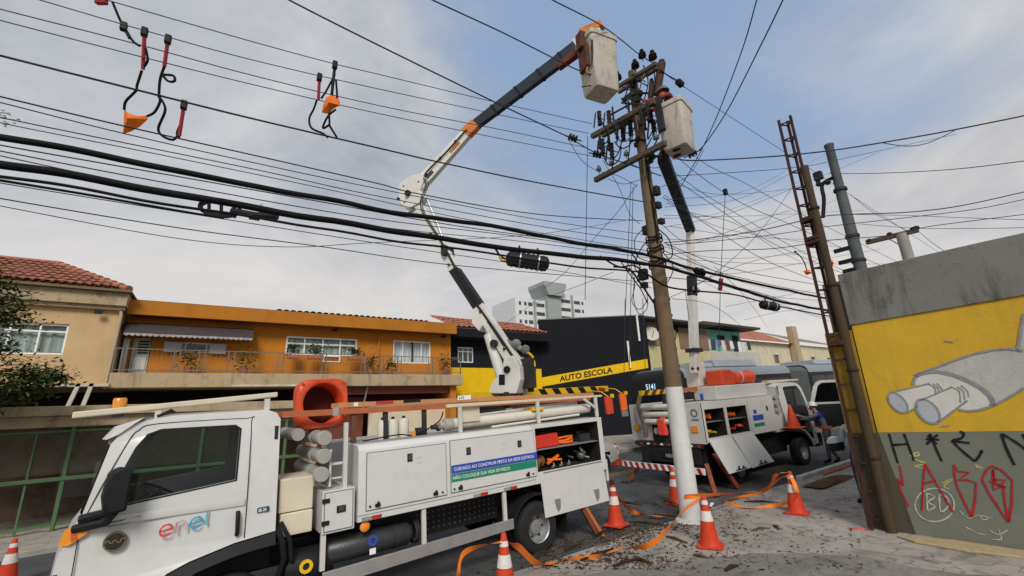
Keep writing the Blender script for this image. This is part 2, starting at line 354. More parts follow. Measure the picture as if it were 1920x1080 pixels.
# ================================================================ GROUND
ASPH = ground_mat('road_asphalt', (.082, .084, .088), (.115, .115, .116), (.045, .044, .044), 1.0, .35, .6)
PAVE = ground_mat('worn_pavement_concrete', (.34, .313, .277), (.46, .42, .38), (.15, .132, .112), 1.3, .7, .5)
LOT = ground_mat('rough_lot_aggregate', (.22, .207, .188), (.32, .302, .278), (.10, .092, .08), 1.8, .3, .9)
KERB = M('kerb_concrete', (.34, .32, .29), .85, .15, 3, .3, dirt=(.12, .1, .08), dscale=2.5, damt=.7)
KERBW = M('whitewashed_kerb', (.60, .58, .55), .8, .12, 3, .3, dirt=(.25, .22, .18), dscale=3, damt=.6)
def strip(x0, x1, y0, y1, off, nx=2, edge=None):
    mb = MB(); xs = sorted({x0, x1, *[q for q in (-30, 60) if x0 < q < x1], *[x0+(x1-x0)*i/nx for i in range(1, nx)]}); vs = []
    for i, x in enumerate(xs):
        vs += [(x, y0, g(x)+off), (x, y1, g(x)+off)]
    return mb.add(vs, [(2*i, 2*i+2, 2*i+3, 2*i+1) for i in range(len(xs)-1)])
struct('ground', strip(-700, 900, -700, 900, -.03), ASPH)
struct('road', strip(-60, 120, 6.05, 13.55, 0), ASPH)
# near pavement: raised sheet, worn into a wavy edge at the kerb line
mb = MB(); vs = []; n = 150
for i in range(n+1):
    x = -25 + 95*i/n; w = .035*math.sin(x*2.3)+.03*math.sin(x*5.1+1)
    vs += [(x, -14, g(x)+.05), (x, 5.92+w*.5, g(x)+.05), (x, 6.02+w, g(x)+.004)]
mb.add(vs, [(3*i+k, 3*i+3+k, 3*i+4+k, 3*i+1+k) for i in range(n) for k in (0, 1)])
struct('pavement', mb, PAVE, 30)
# the rough forecourt the camera stands over, ragged border
bord = [(-8, 5.6), (1.5, 5.62), (3.8, 5.42), (4.5, 5.18), (5.3, 4.75), (6.0, 4.45), (6.63, 4.11), (7.1, 3.7), (7.37, 3.32), (7.6, 2.84), (7.62, 2.31), (7.9, 1.6), (8.0, .5), (8.0, -13)]
bp = [Vector((p[0]+.09*noise.noise((p[0]*3, p[1]*3, 1)), p[1]+.09*noise.noise((p[0]*3, p[1]*3, 5)), 0)) for p in smooth_pts([(a, b, 0) for a, b in bord], 7)]
mb = MB(); nb = len(bp)
mb.add([(p.x, p.y, g(p.x)+.056) for p in bp]+[(-8, -13, g(-8)+.056)], [tuple(range(nb+1))[::-1]])
struct('forecourt', mb, LOT)
mb = strip(-60, 110, 13.7, 22, .10, 4); struct('far_pavement', mb, PAVE)
# far kerb: separate stones as far as they show
kt = thing('kerb', 'low grey concrete kerb along the far side of the road', 'kerb', (-4, 13.62, g(-4)))
for i in range(9):
    x = -7+i*1.0
    part('kerb_stone', MB().obox((x+.49, 13.62, g(x+.5)+.035), (.485, 0, .0145), (0, .075, 0), (0, 0, .075)), KERB, kt, 40, .012)
part('kerb_run', MB().obox((30, 13.62, g(30)+.035), (28, 0, .84), (0, .075, 0), (0, 0, .075)), KERB, kt, None)
kt = thing('kerb', 'white painted kerb edging the pavement behind the rusty lattice mast', 'kerb', (12.2, 5.93, g(12.2)))
for i in range(5):
    x = 12.2+i*.68
    part('kerb_stone', MB().obox((x+.33, 5.9, g(x+.33)+.06), (.325, .01, .01), (0, .075, 0), (0, 0, .075)), KERBW, kt, 40, .012)
# road paint
LANE = M('worn_yellow_road_paint', (.42, .25, .06), .8, .25, 6, .1, dirt=(.09, .085, .08), dscale=7, damt=.9)
for y, nm in ((10.2, 'lane_line'), (10.42, 'lane_line')):
    struct(nm, strip(-20, 60, y, y+.09, .004, 2), LANE)
# ================================================================ LEFT SIDE BUILDINGS
TAN = wall_paint('tan_plaster', (.52, .36, .195), (.30, .21, .12), .4, blot=.22)
CONC = wall_paint('weathered_beige_concrete', (.40, .315, .20), (.11, .085, .055), .85, blot=.7)
ORW = wall_paint('orange_wall_paint', (.49, .18, .020), (.29, .10, .016), .45, blot=.22)
FASC = wall_paint('orange_fascia_paint', (.40, .15, .016), (.22, .085, .014), .5, blot=.2)
BLK = wall_paint('black_wall_paint', (.010, .011, .015), (.014, .015, .018), .3, blot=.2, rough=.92)
YLW = wall_paint('bright_yellow_wall_paint', (.74, .46, .006), (.5, .3, .02), .35, blot=.22)
BRICKR = wall_paint('red_brown_shopfront', (.19, .065, .04), (.08, .03, .02), .4)
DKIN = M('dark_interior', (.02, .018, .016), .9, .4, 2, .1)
WFR = M('white_window_frame', (.78, .77, .74), .5, .06, 5, .03)
CURT = M('pale_curtain_cloth', (.84, .84, .85), .9, .22, 1, .1, stretch=(9, 1, .4))
CURTG = M('greenish_curtain_cloth', (.50, .56, .53), .9, .40, 1, .1, stretch=(8, 1, .5))
LEAF = M('dark_green_leaves', (.035, .06, .018), .6, .55, 6, 0)
LEAF2 = M('olive_green_leaves', (.075, .085, .025), .6, .5, 6, 0)
BARK = M('brown_bark', (.10, .07, .045), .9, .3, 6, .4)
SOIL = M('terracotta_planter', (.35, .13, .07), .8, .15, 5, .1)
GREENP = M('pale_green_gate_paint', (.075, .14, .07), .5, .15, 5, .1, dirt=(.09, .10, .06), damt=.5)
MESHW = M('grey_mesh_wire', (.17, .165, .13), .6, .2, 5, 0)
def window(parent, x0, x1, z0, z1, y, cols, trans=None, fw=.055, glassm=WGLASS, curtain=None, name='window'):
    """frame (part) > panes (sub-parts); faces -Y, frame front at y"""
    f = MB(); f.box(x0, x1, y, y+.06, z0, z0+fw); f.box(x0, x1, y, y+.06, z1-fw, z1); f.box(x0, x0+fw, y, y+.06, z0+fw, z1-fw); f.box(x1-fw, x1, y, y+.06, z0+fw, z1-fw)
    st = (x1-x0)/cols
    for i in range(1, cols): f.box(x0+i*st-fw*.4, x0+i*st+fw*.4, y+.003, y+.057, z0+fw, z1-fw)
    if trans: f.box(x0+fw, x1-fw, y+.006, y+.054, trans-fw*.45, trans+fw*.45)
    fo = part(name, f, WFR, parent, 30, .006)
    for i in range(cols):
        for a, b in (((z0, trans), (trans, z1)) if trans else ((z0, z1),)):
            part('pane', MB().box(x0+i*st+.012, x0+(i+1)*st-.012, y+.026, y+.034, a+.012, b-.012), glassm, fo, None)
    if curtain:
        mb = MB(); n = 40; vs = []
        for i in range(n+1):
            x = x0+(x1-x0)*i/n; yy = y+.022-.0+.0*math.sin(i*1.9)
            vs += [(x, y+.16+.03*math.sin(i*1.7), z0), (x, y+.16+.03*math.sin(i*1.7+.2), z1)]
        mb.add(vs, [(2*i, 2*i+2, 2*i+3, 2*i+1) for i in range(n)]); part('curtain', mb, curtain, fo, 60)
    return fo
SGLASS = glass('thin_house_glass', (.88, .90, .90))
def bush(parent, c, r, n, size, mat, name='foliage', sq=(1, 1, 1), seed=1):
    rnd = random.Random(seed); mb = MB(); c = Vector(c)
    for i in range(n):
        d = Vector((rnd.gauss(0, .5)*sq[0], rnd.gauss(0, .5)*sq[1], rnd.gauss(0, .5)*sq[2]))*r
        p = c+d; a = Vector((rnd.uniform(-1, 1), rnd.uniform(-1, 1), rnd.uniform(-.6, .6))).normalized(); b = a.cross(Vector((rnd.uniform(-1, 1), rnd.uniform(-1, 1), 1))).normalized(); s = size*rnd.uniform(.6, 1.3)
        mb.add([p-a*s, p+b*s*.42, p+a*s, p-b*s*.42], [(0, 1, 2, 3)])
    return part(name, mb, mat, parent, None, kind='stuff') if parent else mb
def tiles_roof(parent, o, u, v, nu, nv, mat, name='tile', trim=None):
    """half-round clay tiles laid on the slope (o,u,v): courses overlap; each tile an object sharing one mesh"""
    o, u, v = Vector(o), Vector(u), Vector(v); w = u.cross(v).normalized()
    if w.z < 0: w = -w
    mb = MB(); un, vn = u.length, v.length; uu, vv = u.normalized(), v.normalized(); vs = []; K = 6
    for j, lift in ((0, .035), (1, .0)):
        for k in range(K+1):
            a = math.pi*k/K; vs.append(uu*(-math.cos(a)*un*.46+un*.5) + vv*vn*(j*1.12-.02) + w*(math.sin(a)*.07+lift+.015))
    mb.add(vs, [(k, k+1, K+2+k, K+1+k) for k in range(K)])
    off = RLOC[root_of(parent)]; src = None
    for j in range(nv):
        for i in range(nu):
            if trim and not trim((i+.5)/nu, (j+.5)/nv): continue
            loc = o+u*i+v*j-Vector(off) + w*random.uniform(-.008, .008)
            if src is None:
                me = _mesh(name, mb, mat, None, 60); src = bpy.data.objects.new(name, me); C.objects.link(src); src.parent = parent; src.location = loc
            else: same(src, name, parent, loc)
# ---- tan house with tiled roof (upper storey y = 19.2), terrace, garage gate at y = 15.6
th = thing('tan_house', 'tan plastered house with a red tiled roof above a green gated garage', 'house', (-6, 19.2, -.3))
win = (-7.4, -4.18, 4.36, 5.33)
mb = holewall(MB(), -13, -2.98, 3.46, 5.9, 19.2, [win], .18)
mb.add([(-2.98, 19.2, 3.46), (-2.98, 27, 3.46), (-2.98, 27, 5.9), (-2.98, 19.2, 5.9)], [(0, 1, 2, 3)])
mb.add([(-13, 19.2, 3.46), (-2.98, 19.2, 3.46), (-2.98, 27, 3.46), (-13, 27, 3.46)], [(0, 1, 2, 3)])
part('wall', mb, TAN, th, None)
part('cornice', MB().box(-13.1, -2.86, 18.9, 19.6, 5.98, 6.42).box(-13.1, -2.9, 19.02, 19.19, 5.86, 5.975), CONC, th, None, .01)
part('eaves_board', MB().box(-13.2, -2.76, 18.72, 18.78, 6.42, 6.5).box(-13.2, -2.76, 18.785, 26, 6.43, 6.47), M('grey_brown_gutter', (.16, .12, .08), .7, .2, 4, .1), th, None)
wf = window(th, win[0], win[1], win[2], win[3], 19.27, 5, 5.08, .06, SGLASS, CURTG)
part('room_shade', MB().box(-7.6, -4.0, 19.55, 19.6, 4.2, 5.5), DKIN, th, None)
rf = part('roof', MB().add([(-13.2, 18.8, 6.48), (-2.8, 18.8, 6.48), (-5.6, 22.2, 8.0), (-13.2, 22.2, 8.0)], [(0, 1, 2, 3)]).add([(-2.8, 18.8, 6.48), (-2.8, 26, 6.48), (-5.6, 22.2, 8.0)], [(0, 1, 2)]), TILE, th, None)
tiles_roof(rf, (-9.4, 18.72, 6.50), (.215, 0, 0), (0, .42, .188), 31, 8, TILE, trim=lambda a, b: -9.4+a*31*.215 < -2.9-b*8*.42*.82)
hip = MB()
for k in range(11):
    p = Vector((-2.85, 18.78, 6.52)).lerp(Vector((-5.6, 22.2, 8.07)), k/11); q = Vector((-2.85, 18.78, 6.52)).lerp(Vector((-5.6, 22.2, 8.07)), (k+1.12)/11); hip.tube([p+Vector((0, 0, .02)), q], [.12, .09], 8)
hip.tube([(-13, 22.2, 8.05), (-5.5, 22.2, 8.05)], .11, 8); part('ridge_tiles', hip, TILE, rf, 50)
part('wall_lamp', MB().box(-3.62, -3.42, 18.92, 19.0, 5.68, 5.82), BLACK, th, None, .01)
dp = MB().tube([(-3.0, 19.1, 5.85), (-2.97, 19.1, 5.7), (-3.02, 19.1, 3.3)], .045, 8); part('downpipe', dp, M('beige_pipe', (.42, .34, .24), .6), th)
mb = MB()
for xa, xb in ((-3.60, -3.76), (-3.30, -3.42)): mb.beam((xa, 18.9, 3.46), (xb, 18.9, 2.7), .1, .1)
part('terrace_post', mb, M('off_white_post', (.5, .46, .4), .7), th, None)
part('floor_edge', MB().box(-13, -2.9, 18.85, 19.19, 3.36, 3.455), M('pale_trim', (.5, .43, .34), .7), th, None)
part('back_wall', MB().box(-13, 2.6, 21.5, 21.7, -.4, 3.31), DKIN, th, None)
part('terrace_slab', MB().box(-13, 2.6, 15.62, 21.4, 2.32, 2.66), CONC, th, None)
part('canopy_edge', MB().box(-13, 2.6, 15.35, 15.615, 2.46, 2.69).box(-13, 2.6, 15.5, 15.615, 2.19, 2.455), CONC, th, None, .012)
part('side_wall', MB().box(2.62, 2.8, 15.5, 21, -.4, 2.6), CONC, th, None)
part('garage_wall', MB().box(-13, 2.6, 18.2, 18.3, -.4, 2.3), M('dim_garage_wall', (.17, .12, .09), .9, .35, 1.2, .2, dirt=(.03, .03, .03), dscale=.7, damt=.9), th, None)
part('stored_panel', MB().box(-2.65, -2.42, 17.6, 17.66, .3, 1.2), M('pale_board', (.32, .30, .26), .8, .15), th, None)
part('stored_panel', MB().box(-3.4, -2.66, 17.8, 17.86, .3, 1.3), M('grey_door', (.14, .12, .11), .7, .2), th, None, label='grey board leaning in the garage')
# gate of pale green tube with mesh, leaves
gt = thing('garage_gate', 'pale green tubular gate with diagonal wire mesh under the concrete canopy', 'gate', (-3, 15.6, -.1))
for xa, xb in ((-2.88, -2.9), (-.2, -.22), (1.9, 1.9)):
    part('post', MB().beam((xb, 15.6, g(-3)+.1), (xa, 15.6, 2.19), .1, .08), GREENP, gt, None, .008)
for xa in (-3.52, -4.9, -6.3): part('thin_post', MB().beam((xa, 15.6, -.2), (xa, 15.6, 2.05), .04, .04), GREENP, gt, None)
part('crossbar', MB().beam((-8, 15.55, .92), (2.4, 15.55, 1.06), .05, .09), GREENP, gt, None, .008)
part('top_rail', MB().beam((-8, 15.6, 2.05), (2.4, 15.6, 2.13), .05, .05), GREENP, gt, None)
part('bottom_rail', MB().beam((-8, 15.6, -.12), (2.4, 15.6, .06), .05, .06), GREENP, gt, None)
mb = MB()
for k in range(-20, 130):
    x = -8+k*.085
    a = Vector((x, 15.63, 1.1)); b = Vector((x+1.15, 15.63, 2.08))
    if b.x < 2.4: mb.beam(a, b, .012, .012)
part('wire_mesh', mb, MESHW, gt, None, kind='stuff')
# ---- orange house, balcony (slab front y = 19, wall y = 20)
oh = thing('orange_house', 'orange two storey house with a long railed balcony and white windows', 'house', (3.3, 19, -.1))
H1 = (2.13, 4.98, 4.36, 5.42); H2 = (6.62, 8.47, 4.40, 5.45); H3 = (-1.8, .12, 4.62, 5.0); H4 = (-2.68, -2.15, 3.84, 5.12)
mb = holewall(MB(), -2.9, 9.55, 3.8, 6.0, 20, [H1, H2, H3, H4], .16)
mb.add([(9.55, 20, -.5), (9.55, 28, -.5), (9.55, 28, 6.2), (9.55, 20, 6.2)], [(0, 1, 2, 3)])
part('wall', mb, ORW, oh, None)
part('fascia', MB().box(-2.87, 9.55, 19.3, 19.42, 5.80, 6.30), FASC, oh, None, .01)
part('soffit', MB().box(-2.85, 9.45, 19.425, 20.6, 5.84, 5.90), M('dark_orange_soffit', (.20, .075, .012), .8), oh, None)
part('flat_roof', MB().box(-2.8, 9.45, 19.43, 28, 6.05, 6.24), CONC, oh, None)
er = part('roof_edge', MB().box(-2.82, 9.5, 19.32, 19.9, 6.304, 6.32), M('dark_roof_edge', (.10, .06, .04), .8), oh, None)
tiles_roof(er, (1.6, 19.4, 6.275), (.25, 0, 0), (0, .42, .02), 26, 1, TILE)
part('balcony_slab', MB().box(-2.95, 9.7, 19.0, 22.5, 3.32, 3.80), CONC, oh, None, .015)
part('slab_patch', MB().prism([(x, (.06+.1*abs(noise.noise((x*1.7, 3, 0))))) for x in np.linspace(.4, 2.7, 12)][::-1]+[(.4, 0), (2.7, 0)], (0, 18.997, 3.33), (1, 0, 0), (0, 0, 1), (0, -.006, 0)), M('bare_render_patch', (.50, .44, .34), .9, .25, 5, .3), oh, None, label='pale flaking render patch')
window(oh, H1[0], H1[1], H1[2]+.3, H1[3], 20.02, 4, 5.12, .07, SGLASS, CURTG)
part('sill_panel', MB().box(H1[0], H1[1], 20.03, 20.09, H1[2], H1[2]+.297), ORW, oh, None)
window(oh, 3.6, 4.3, H1[2]+.02, H1[2]+.3, 19.99, 1, None, .05, SGLASS, CURTG)
window(oh, *H2, 20.02, 4, None, .06, SGLASS, CURT)
part('window_gap', MB().box(7.50, 7.58, 20.0, 20.014, 4.47, 5.40), BLACK, oh, None)
window(oh, *H3, 20.03, 3, None, .05, WGLASS)
part('open_sash', MB().box(-1.75, -1.25, 19.84, 19.87, 4.62, 4.98), M('pale_sash', (.42, .44, .46), .5), oh, None); part('open_sash', MB().box(-.42, .1, 19.84, 19.87, 4.6, 4.95), M('pale_sash', (.42, .44, .46)), oh, None)
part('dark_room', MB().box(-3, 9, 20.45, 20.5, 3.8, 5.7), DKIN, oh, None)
d = part('door', MB().box(-2.66, -2.17, 20.04, 20.09, 3.82, 5.1), M('pale_grey_door', (.48, .50, .50), .5), oh, None, .01)
for k in range(5): part('slat', MB().box(-2.5, -2.2, 20.015, 20.034, 4.55+.1*k, 4.60+.1*k), BLACK, d, None)
part('door_panel', MB().box(-2.58, -2.22, 20.02, 20.036, 3.95, 4.45), M('white_door_panel', (.62, .63, .62), .5), d, None, .006)
part('door_screen', MB().box(-2.86, -2.7, 19.6, 19.64, 3.82, 5.0), M('grey_panel', (.36, .38, .38), .5), oh, None)
part('drainpipe', MB().tube([(5.92, 19.93, 5.74), (5.92, 19.93, 3.8)], .04, 8), ORW, oh)
for x in (3.93, 9.0): part('spot_lamp', MB().box(x-.09, x+.09, 19.55, 19.75, 5.66, 5.76).box(x-.03, x+.03, 19.6, 19.66, 5.76, 5.785), BLACK, oh, None, .01)
# awning, barrel-shaped brown canvas with a scalloped valance
mb = MB(); prof = [(20.0, 5.60), (19.75, 5.58), (19.5, 5.48), (19.33, 5.30), (19.27, 5.15)]; n = 26; vs = []
for i in range(n+1):
    x = -2.86+3.78*i/n; vs += [(x, y, z+.008*math.sin(i*2.4)) for y, z in prof]
mb.add(vs, [(5*i+k, 5*i+5+k, 5*i+6+k, 5*i+1+k) for i in range(n) for k in range(4)])
for x in (-2.86, .92): mb.add([(x, y, z) for y, z in prof]+[(x, 20.0, 5.15)], [(0, 1, 2, 3, 4, 5)])
aw = part('awning', mb, M('dark_brown_canvas', (.055, .04, .042), .7, .25, 3, .1, stretch=(6, 1, 1)), oh, 50)
mb = MB()
for i in range(24): mb.prism([(0, 0), (.15, 0), (.15, -.06), (.075, -.1), (0, -.06)], (-2.85+i*.157, 19.262, 5.15), (1, 0, 0), (0, 0, 1), (0, .008, 0))
part('valance', mb, M('grey_valance', (.32, .31, .32), .8, .3, 9), aw, None)
# railing: posts, rails and balusters (each bay of bars one part)
RAILM = M('dull_grey_rail', (.15, .145, .13), .6, .2, 5, 0)
rl = part('railing', MB().beam((-2.95, 19.08, 4.6), (9.65, 19.08, 4.6), .03, .03).beam((-2.95, 19.08, 3.90), (9.65, 19.08, 3.90), .03, .03).beam((9.65, 19.08, 4.6), (9.65, 20.3, 4.6), .03, .03), RAILM, oh, None)
posts = [-2.93, -2.75, -1.38, -1.22, -.68, -.5, .2, .4, 1.83, 2.0, 3.4, 3.55, 4.96, 5.1, 5.76, 5.9, 6.52, 6.7, 8.0, 8.2, 9.62]
pr = MB().beam((0, 19.08, 3.8), (0, 19.08, 4.6), .045, .045)
for x in posts: part('post', MB().beam((x, 19.08, 3.8), (x, 19.08, 4.6), .036, .036), RAILM, rl, None)
mb = MB(); x = -2.9
while x < 9.6: mb.beam((x, 19.08, 3.9), (x, 19.08, 4.58), .007, .007); x += .13
part('baluster_bars', mb, M('thin_grey_bar', (.17, .15, .12), .5), rl, None, kind='stuff')
# ground floor under the balcony
part('shop_wall', MB().box(-2.88, 9.5, 21.72, 21.9, -.5, 3.31), BRICKR, oh, None)
part('column', MB().box(9.2, 9.5, 19.3, 20.5, -.4, 3.31), ORW, oh, None)
part('pale_wall', MB().box(5.6, 9.4, 19.9, 20.0, -.4, 2.55), M('cream_shop_wall', (.60, .52, .38), .8, .08), oh, None)
part('beam', MB().box(2.85, 9.5, 19.4, 19.6, 3.0, 3.31), BRICKR, oh, None)
for x in (3.9, 5.3): part('strut', MB().beam((x, 19.2, 3.3), (x-.12, 19.4, 2.3), .05, .05), STEEL, oh, None)
part('shop_shutter', MB().box(2.9, 5.5, 20.4, 20.46, -.4, 2.9), BRICKR, oh, None)
# balcony plants
for i, (x, w, hgt, lab) in enumerate([(-.95, .45, .75, 'leafy plant behind the balcony railing below the awning'), (.75, .55, .7, 'leafy plant at the right end of the awning on the balcony'), (2.35, .3, .45, 'trailing plant in a planter under the left of the wide window'), (3.2, .5, .35, 'low flower box plant under the wide white window'), (4.75, .45, .35, 'small plant under the right end of the wide white window'), (5.45, .4, .75, 'tall thin plant by the drainpipe on the balcony'), (6.3, .55, .5, 'spreading plant right of the drainpipe on the balcony'), (8.95, .5, .95, 'upright potted shrub at the right end of the balcony')]):
    pt = thing('potted_plant', lab, 'plant', (x, 19.35, 3.8), group='plants along the balcony')
    zb = 4.42 if 2 < x < 5 else 3.8
    part('pot', MB().box(x-w*.6, x+w*.6, 19.3, 19.5, zb, zb+.16) if zb > 4 else MB().lathe([(.0, 0), (.1, 0), (.15, .25), (.12, .25)], (x, 19.4, zb), seg=12), SOIL, pt, 40)
    bush(pt, (x, 19.4, zb+.2+hgt*.42), hgt*.62, 150, .075, (LEAF, LEAF2)[i % 2], sq=(w/hgt*1.1, .35, 1), seed=i)
# ---- black and yellow driving school building
bs = thing('black_building', 'black painted building with a bright yellow band beside the orange house', 'building', (12, 20.5, .2))
mb = holewall(MB(), 9.75, 15.5, 4.28, 5.75, 20.5, [(10.2, 11.1, 4.55, 5.35)], .15)
mb.box(9.75, 15.5, 20.5, 20.7, -.3, 2.9); part('wall', mb, BLK, bs, None)
part('eaves', MB().box(9.6, 15.7, 19.7, 20.6, 5.76, 6.2), BLK, bs, None, .01)
part('yellow_band', MB().box(9.75, 12.0, 20.38, 20.68, 2.9, 4.275).box(12.0, 15.45, 20.38, 20.68, 2.9, 4.275), YLW, bs, None)
window(bs, 10.2, 11.1, 4.55, 5.35, 20.53, 3, 5.12, .05, WGLASS)
rf = part('roof', MB().add([(9.6, 19.75, 6.21), (15.7, 19.75, 6.21), (15.7, 23, 7.3), (9.6, 23, 7.5)], [(0, 1, 2, 3)]), TILE, bs, None)
tiles_roof(rf, (9.7, 19.72, 6.215), (.3, 0, 0), (0, .62, .22), 20, 5, TILE)
# the big blank side wall with the lettered band: a splayed corner running up the street
A0 = Vector((15.55, 20.55, 0)); B0 = Vector((20.6, 17.0, 0)); du = (B0-A0).normalized(); nn = Vector((du.y, -du.x, 0)); cc = A0.dot(nn)
LW = (B0-A0).length
def bw(px, py): p = atp(px, py, nn, cc); return ((p-A0).dot(du), p.z)
mb = MB(); tl, tr = bw(1015, 605)[1], bw(1190, 592)[1]; zt = (tl+tr)/2+.1
sc = thing('driving_school_wall', 'tall black blank wall with the lettered yellow AUTO ESCOLA stripe', 'building', (18, 18.8, .2))
mb.prism([(0, -.5), (LW, -.5), (LW, zt), (0, zt)], A0, du, (0, 0, 1), -nn*.3); part('wall', mb, BLK, sc, None)
mb = MB().prism([(-.02, zt-.02), (LW+.05, zt-.02), (LW+.05, zt+.04), (-.02, zt+.04)], A0+nn*.03, du, (0, 0, 1), -nn*.4); part('coping', mb, M('grey_coping', (.2, .19, .18), .8), sc, None)
q = [bw(1015, 725), bw(1211, 690), bw(1211, 673), bw(1015, 708)]
q = [(q[0][0]+.02, q[0][1]), (LW, q[1][1]), (LW, q[2][1]), (q[3][0]+.02, q[3][1])]
part('yellow_band', MB().prism(q, A0+nn*.004, du, (0, 0, 1), -nn*.2), YLW, sc, None)
bd = Vector((q[1][0]-q[0][0], q[1][1]-q[0][1])); sl = bd.y/bd.x; bh = q[3][1]-q[0][1]
ld = (du+Vector((0, 0, sl))).normalized(); lv = Vector((0, 0, 1))
p0 = bw(1050, 716); s0 = p0[0]
text('lettering', 'AUTO ESCOLA', A0+nn*.012+du*s0+Vector((0, 0, q[0][1]+sl*(s0-q[0][0])+bh*.2)), ld, lv, bh*.86, INK, sc, 1.0, 1.04, .012)
part('return_wall', MB().box(20.65, 20.9, 17.05, 25, -.5, zt-.2), BLK, sc, None)
for a, b, zz, z2 in ((1176, 1180, 640, 690), (1193, 1193, 592, 640)):
    p = bw(a, zz); p2 = bw(b, z2); part('drainpipe', MB().tube([A0+du*p[0]+nn*.09+Vector((0, 0, p[1])), A0+du*p[0]+nn*.09+Vector((0, 0, p2[1]))], .06, 8), WFR, sc)
# far road-side kiosk gap, olive building with the dish
ob = thing('olive_building', 'pale olive rendered building with a satellite dish behind the utility pole', 'building', (24, 18, .4))
part('wall', MB().box(21.0, 28.5, 18.0, 24, -.5, 6.55), wall_paint('pale_olive_plaster', (.50, .45, .24), (.30, .26, .14), .4), ob, None)
part('upper_wall', MB().box(21.0, 23.6, 17.96, 24, 5.6, 7.1), wall_paint('grey_brown_plaster', (.20, .17, .13), (.09, .08, .06), .5), ob, None)
part('roof', MB().box(20.95, 28.6, 17.2, 24.2, 7.12, 7.24), M('dark_fibre_cement', (.07, .065, .06), .8, .3), ob, None)
part('brick_panel', MB().box(25.2, 28.4, 17.95, 17.99, 5.5, 6.9), wall_paint('brown_brick_render', (.22, .14, .09), (.11, .08, .06), .5), ob, None)
dsh = thing('satellite_dish', 'round white satellite dish on the olive building wall', 'satellite dish', (22.1, 17.6, 6.2))
part('reflector', MB().lathe([(0, 0), (.2, .012), (.36, .045), (.46, .08), (.47, .085)], (22.1, 17.7, 6.25), (-.5, -.8, .3), 24), M('dish_white', (.55, .52, .46), .6), dsh)
part('arm', MB().tube([(22.1, 17.68, 6.0), (21.75, 17.2, 6.4)], .018, 6).tube([(22.1, 17.7, 6.2), (22.2, 17.98, 6.1)], .03, 6), DARK, dsh)
# teal house with washing, cream house, tower
tl = thing('teal_house', 'turquoise house with a flat roof and washing on its terrace', 'house', (39, 24, .6))
part('wall', MB().box(37, 43.5, 24, 32, -.5, 8.6), wall_paint('turquoise_plaster', (.16, .42, .36), (.09, .24, .2), .4), tl, None)
part('roof', MB().box(35.5, 45.0, 22.6, 32, 8.75, 8.95), M('dark_sheet_roof', (.06, .055, .05), .7), tl, None)
part('terrace_wall', MB().box(33, 43.4, 22.3, 22.5, -.5, 6.3), wall_paint('pale_grey_plaster', (.42, .42, .38), (.2, .2, .18), .5), tl, None)
part('window', MB().box(39.5, 40.6, 23.93, 23.99, 7.2, 8.1), DKIN, tl, None); part('dark_opening', MB().box(42.0, 43.0, 23.93, 23.99, 6.5, 8.2), DKIN, tl, None)
cols = [(.6, .6, .62), (.5, .52, .55), (.05, .05, .06), (.12, .2, .35), (.55, .5, .45), (.2, .05, .05), (.6, .62, .6), (.03, .03, .04)]
for i in range(11):
    x = 35.2+i*.72; mb = MB(); h = random.uniform(.7, 1.2); w = .3; vs = []
    for k in range(5): vs += [(x-w+k*w/2, 22.7+.05*math.sin(k*2+i), 7.35), (x-w+k*w/2, 22.7+.08*math.sin(k*1.5+i), 7.35-h)]
    o = top('washing', mb.add(vs, [(2*k, 2*k+2, 2*k+3, 2*k+1) for k in range(4)]), M('cloth_%d' % (i % 8), cols[i % 8], .9), ['white cloth', 'grey cloth', 'black cloth', 'blue cloth', 'beige cloth', 'dark red cloth', 'pale green cloth', 'dark cloth', 'white sheet', 'light grey towel', 'black garment'][i]+' on the washing line of the turquoise terrace, number %s from the left' % 'one two three four five six seven eight nine ten eleven'.split()[i], 'laundry', 'washing on the turquoise terrace')
top('clothes_line', MB().tube([(34.5, 22.7, 7.38), (43.5, 22.7, 7.36)], .012, 5), WIREM, 'thin line carrying washing on the turquoise terrace', 'clothes line')
ch = thing('cream_house', 'cream house with an orange tiled roof beyond the bus', 'house', (55, 26, .8))
mb = holewall(MB(), 44, 72, -.5, 8.3, 26, [(49+i*4.6, 50.2+i*4.6, 5.9, 6.9) for i in range(5)], .2); part('wall', mb, wall_paint('cream_plaster', (.56, .50, .36), (.24, .2, .13), .6), ch, None)
for i in range(5): part('window', MB().box(49+i*4.6, 50.2+i*4.6, 26.15, 26.2, 5.9, 6.9), WGLASS, ch, None)
part('roof', MB().add([(43, 25.4, 8.3), (58, 25.4, 8.3), (58, 30, 10.6), (52, 30, 10.6)], [(0, 1, 2, 3)]).add([(43, 25.4, 8.3), (52, 30, 10.6), (50, 34, 8.3)], [(0, 1, 2)]), TILE, ch, None)
part('sheet_roof', MB().add([(58.1, 25.4, 8.6), (74, 25.4, 8.4), (74, 31, 10.4), (58.1, 31, 10.9)], [(0, 1, 2, 3)]), M('weathered_sheet_roof', (.22, .19, .15), .9, .3, .8, .2, stretch=(5, .4, 1)), ch, None)
part('pillar', MB().box(57.6, 58.7, 25.2, 25.9, 4, 10.4), CONC, ch, None)
top('house_block', MB().box(72.5, 110, 27, 40, -.5, 8.0), TAN, 'low plain buildings at the far end of the street', 'building')
tw = thing('apartment_tower', 'distant white apartment tower with a grey water tank shaft', 'building', (89, 110, 0))
TW = wall_paint('pale_tower_paint', (.64, .66, .67), (.4, .42, .42), .3); TG = wall_paint('grey_green_shaft', (.30, .34, .32), (.2, .22, .2), .3)
part('wall', MB().box(74.6, 87, 110, 124, -1, 35.2).box(91.5, 104.4, 110, 124, -1, 38.6), TW, tw, None)
part('shaft', MB().box(86.4, 92.0, 108.6, 124, -1, 37.6), TG, tw, None)
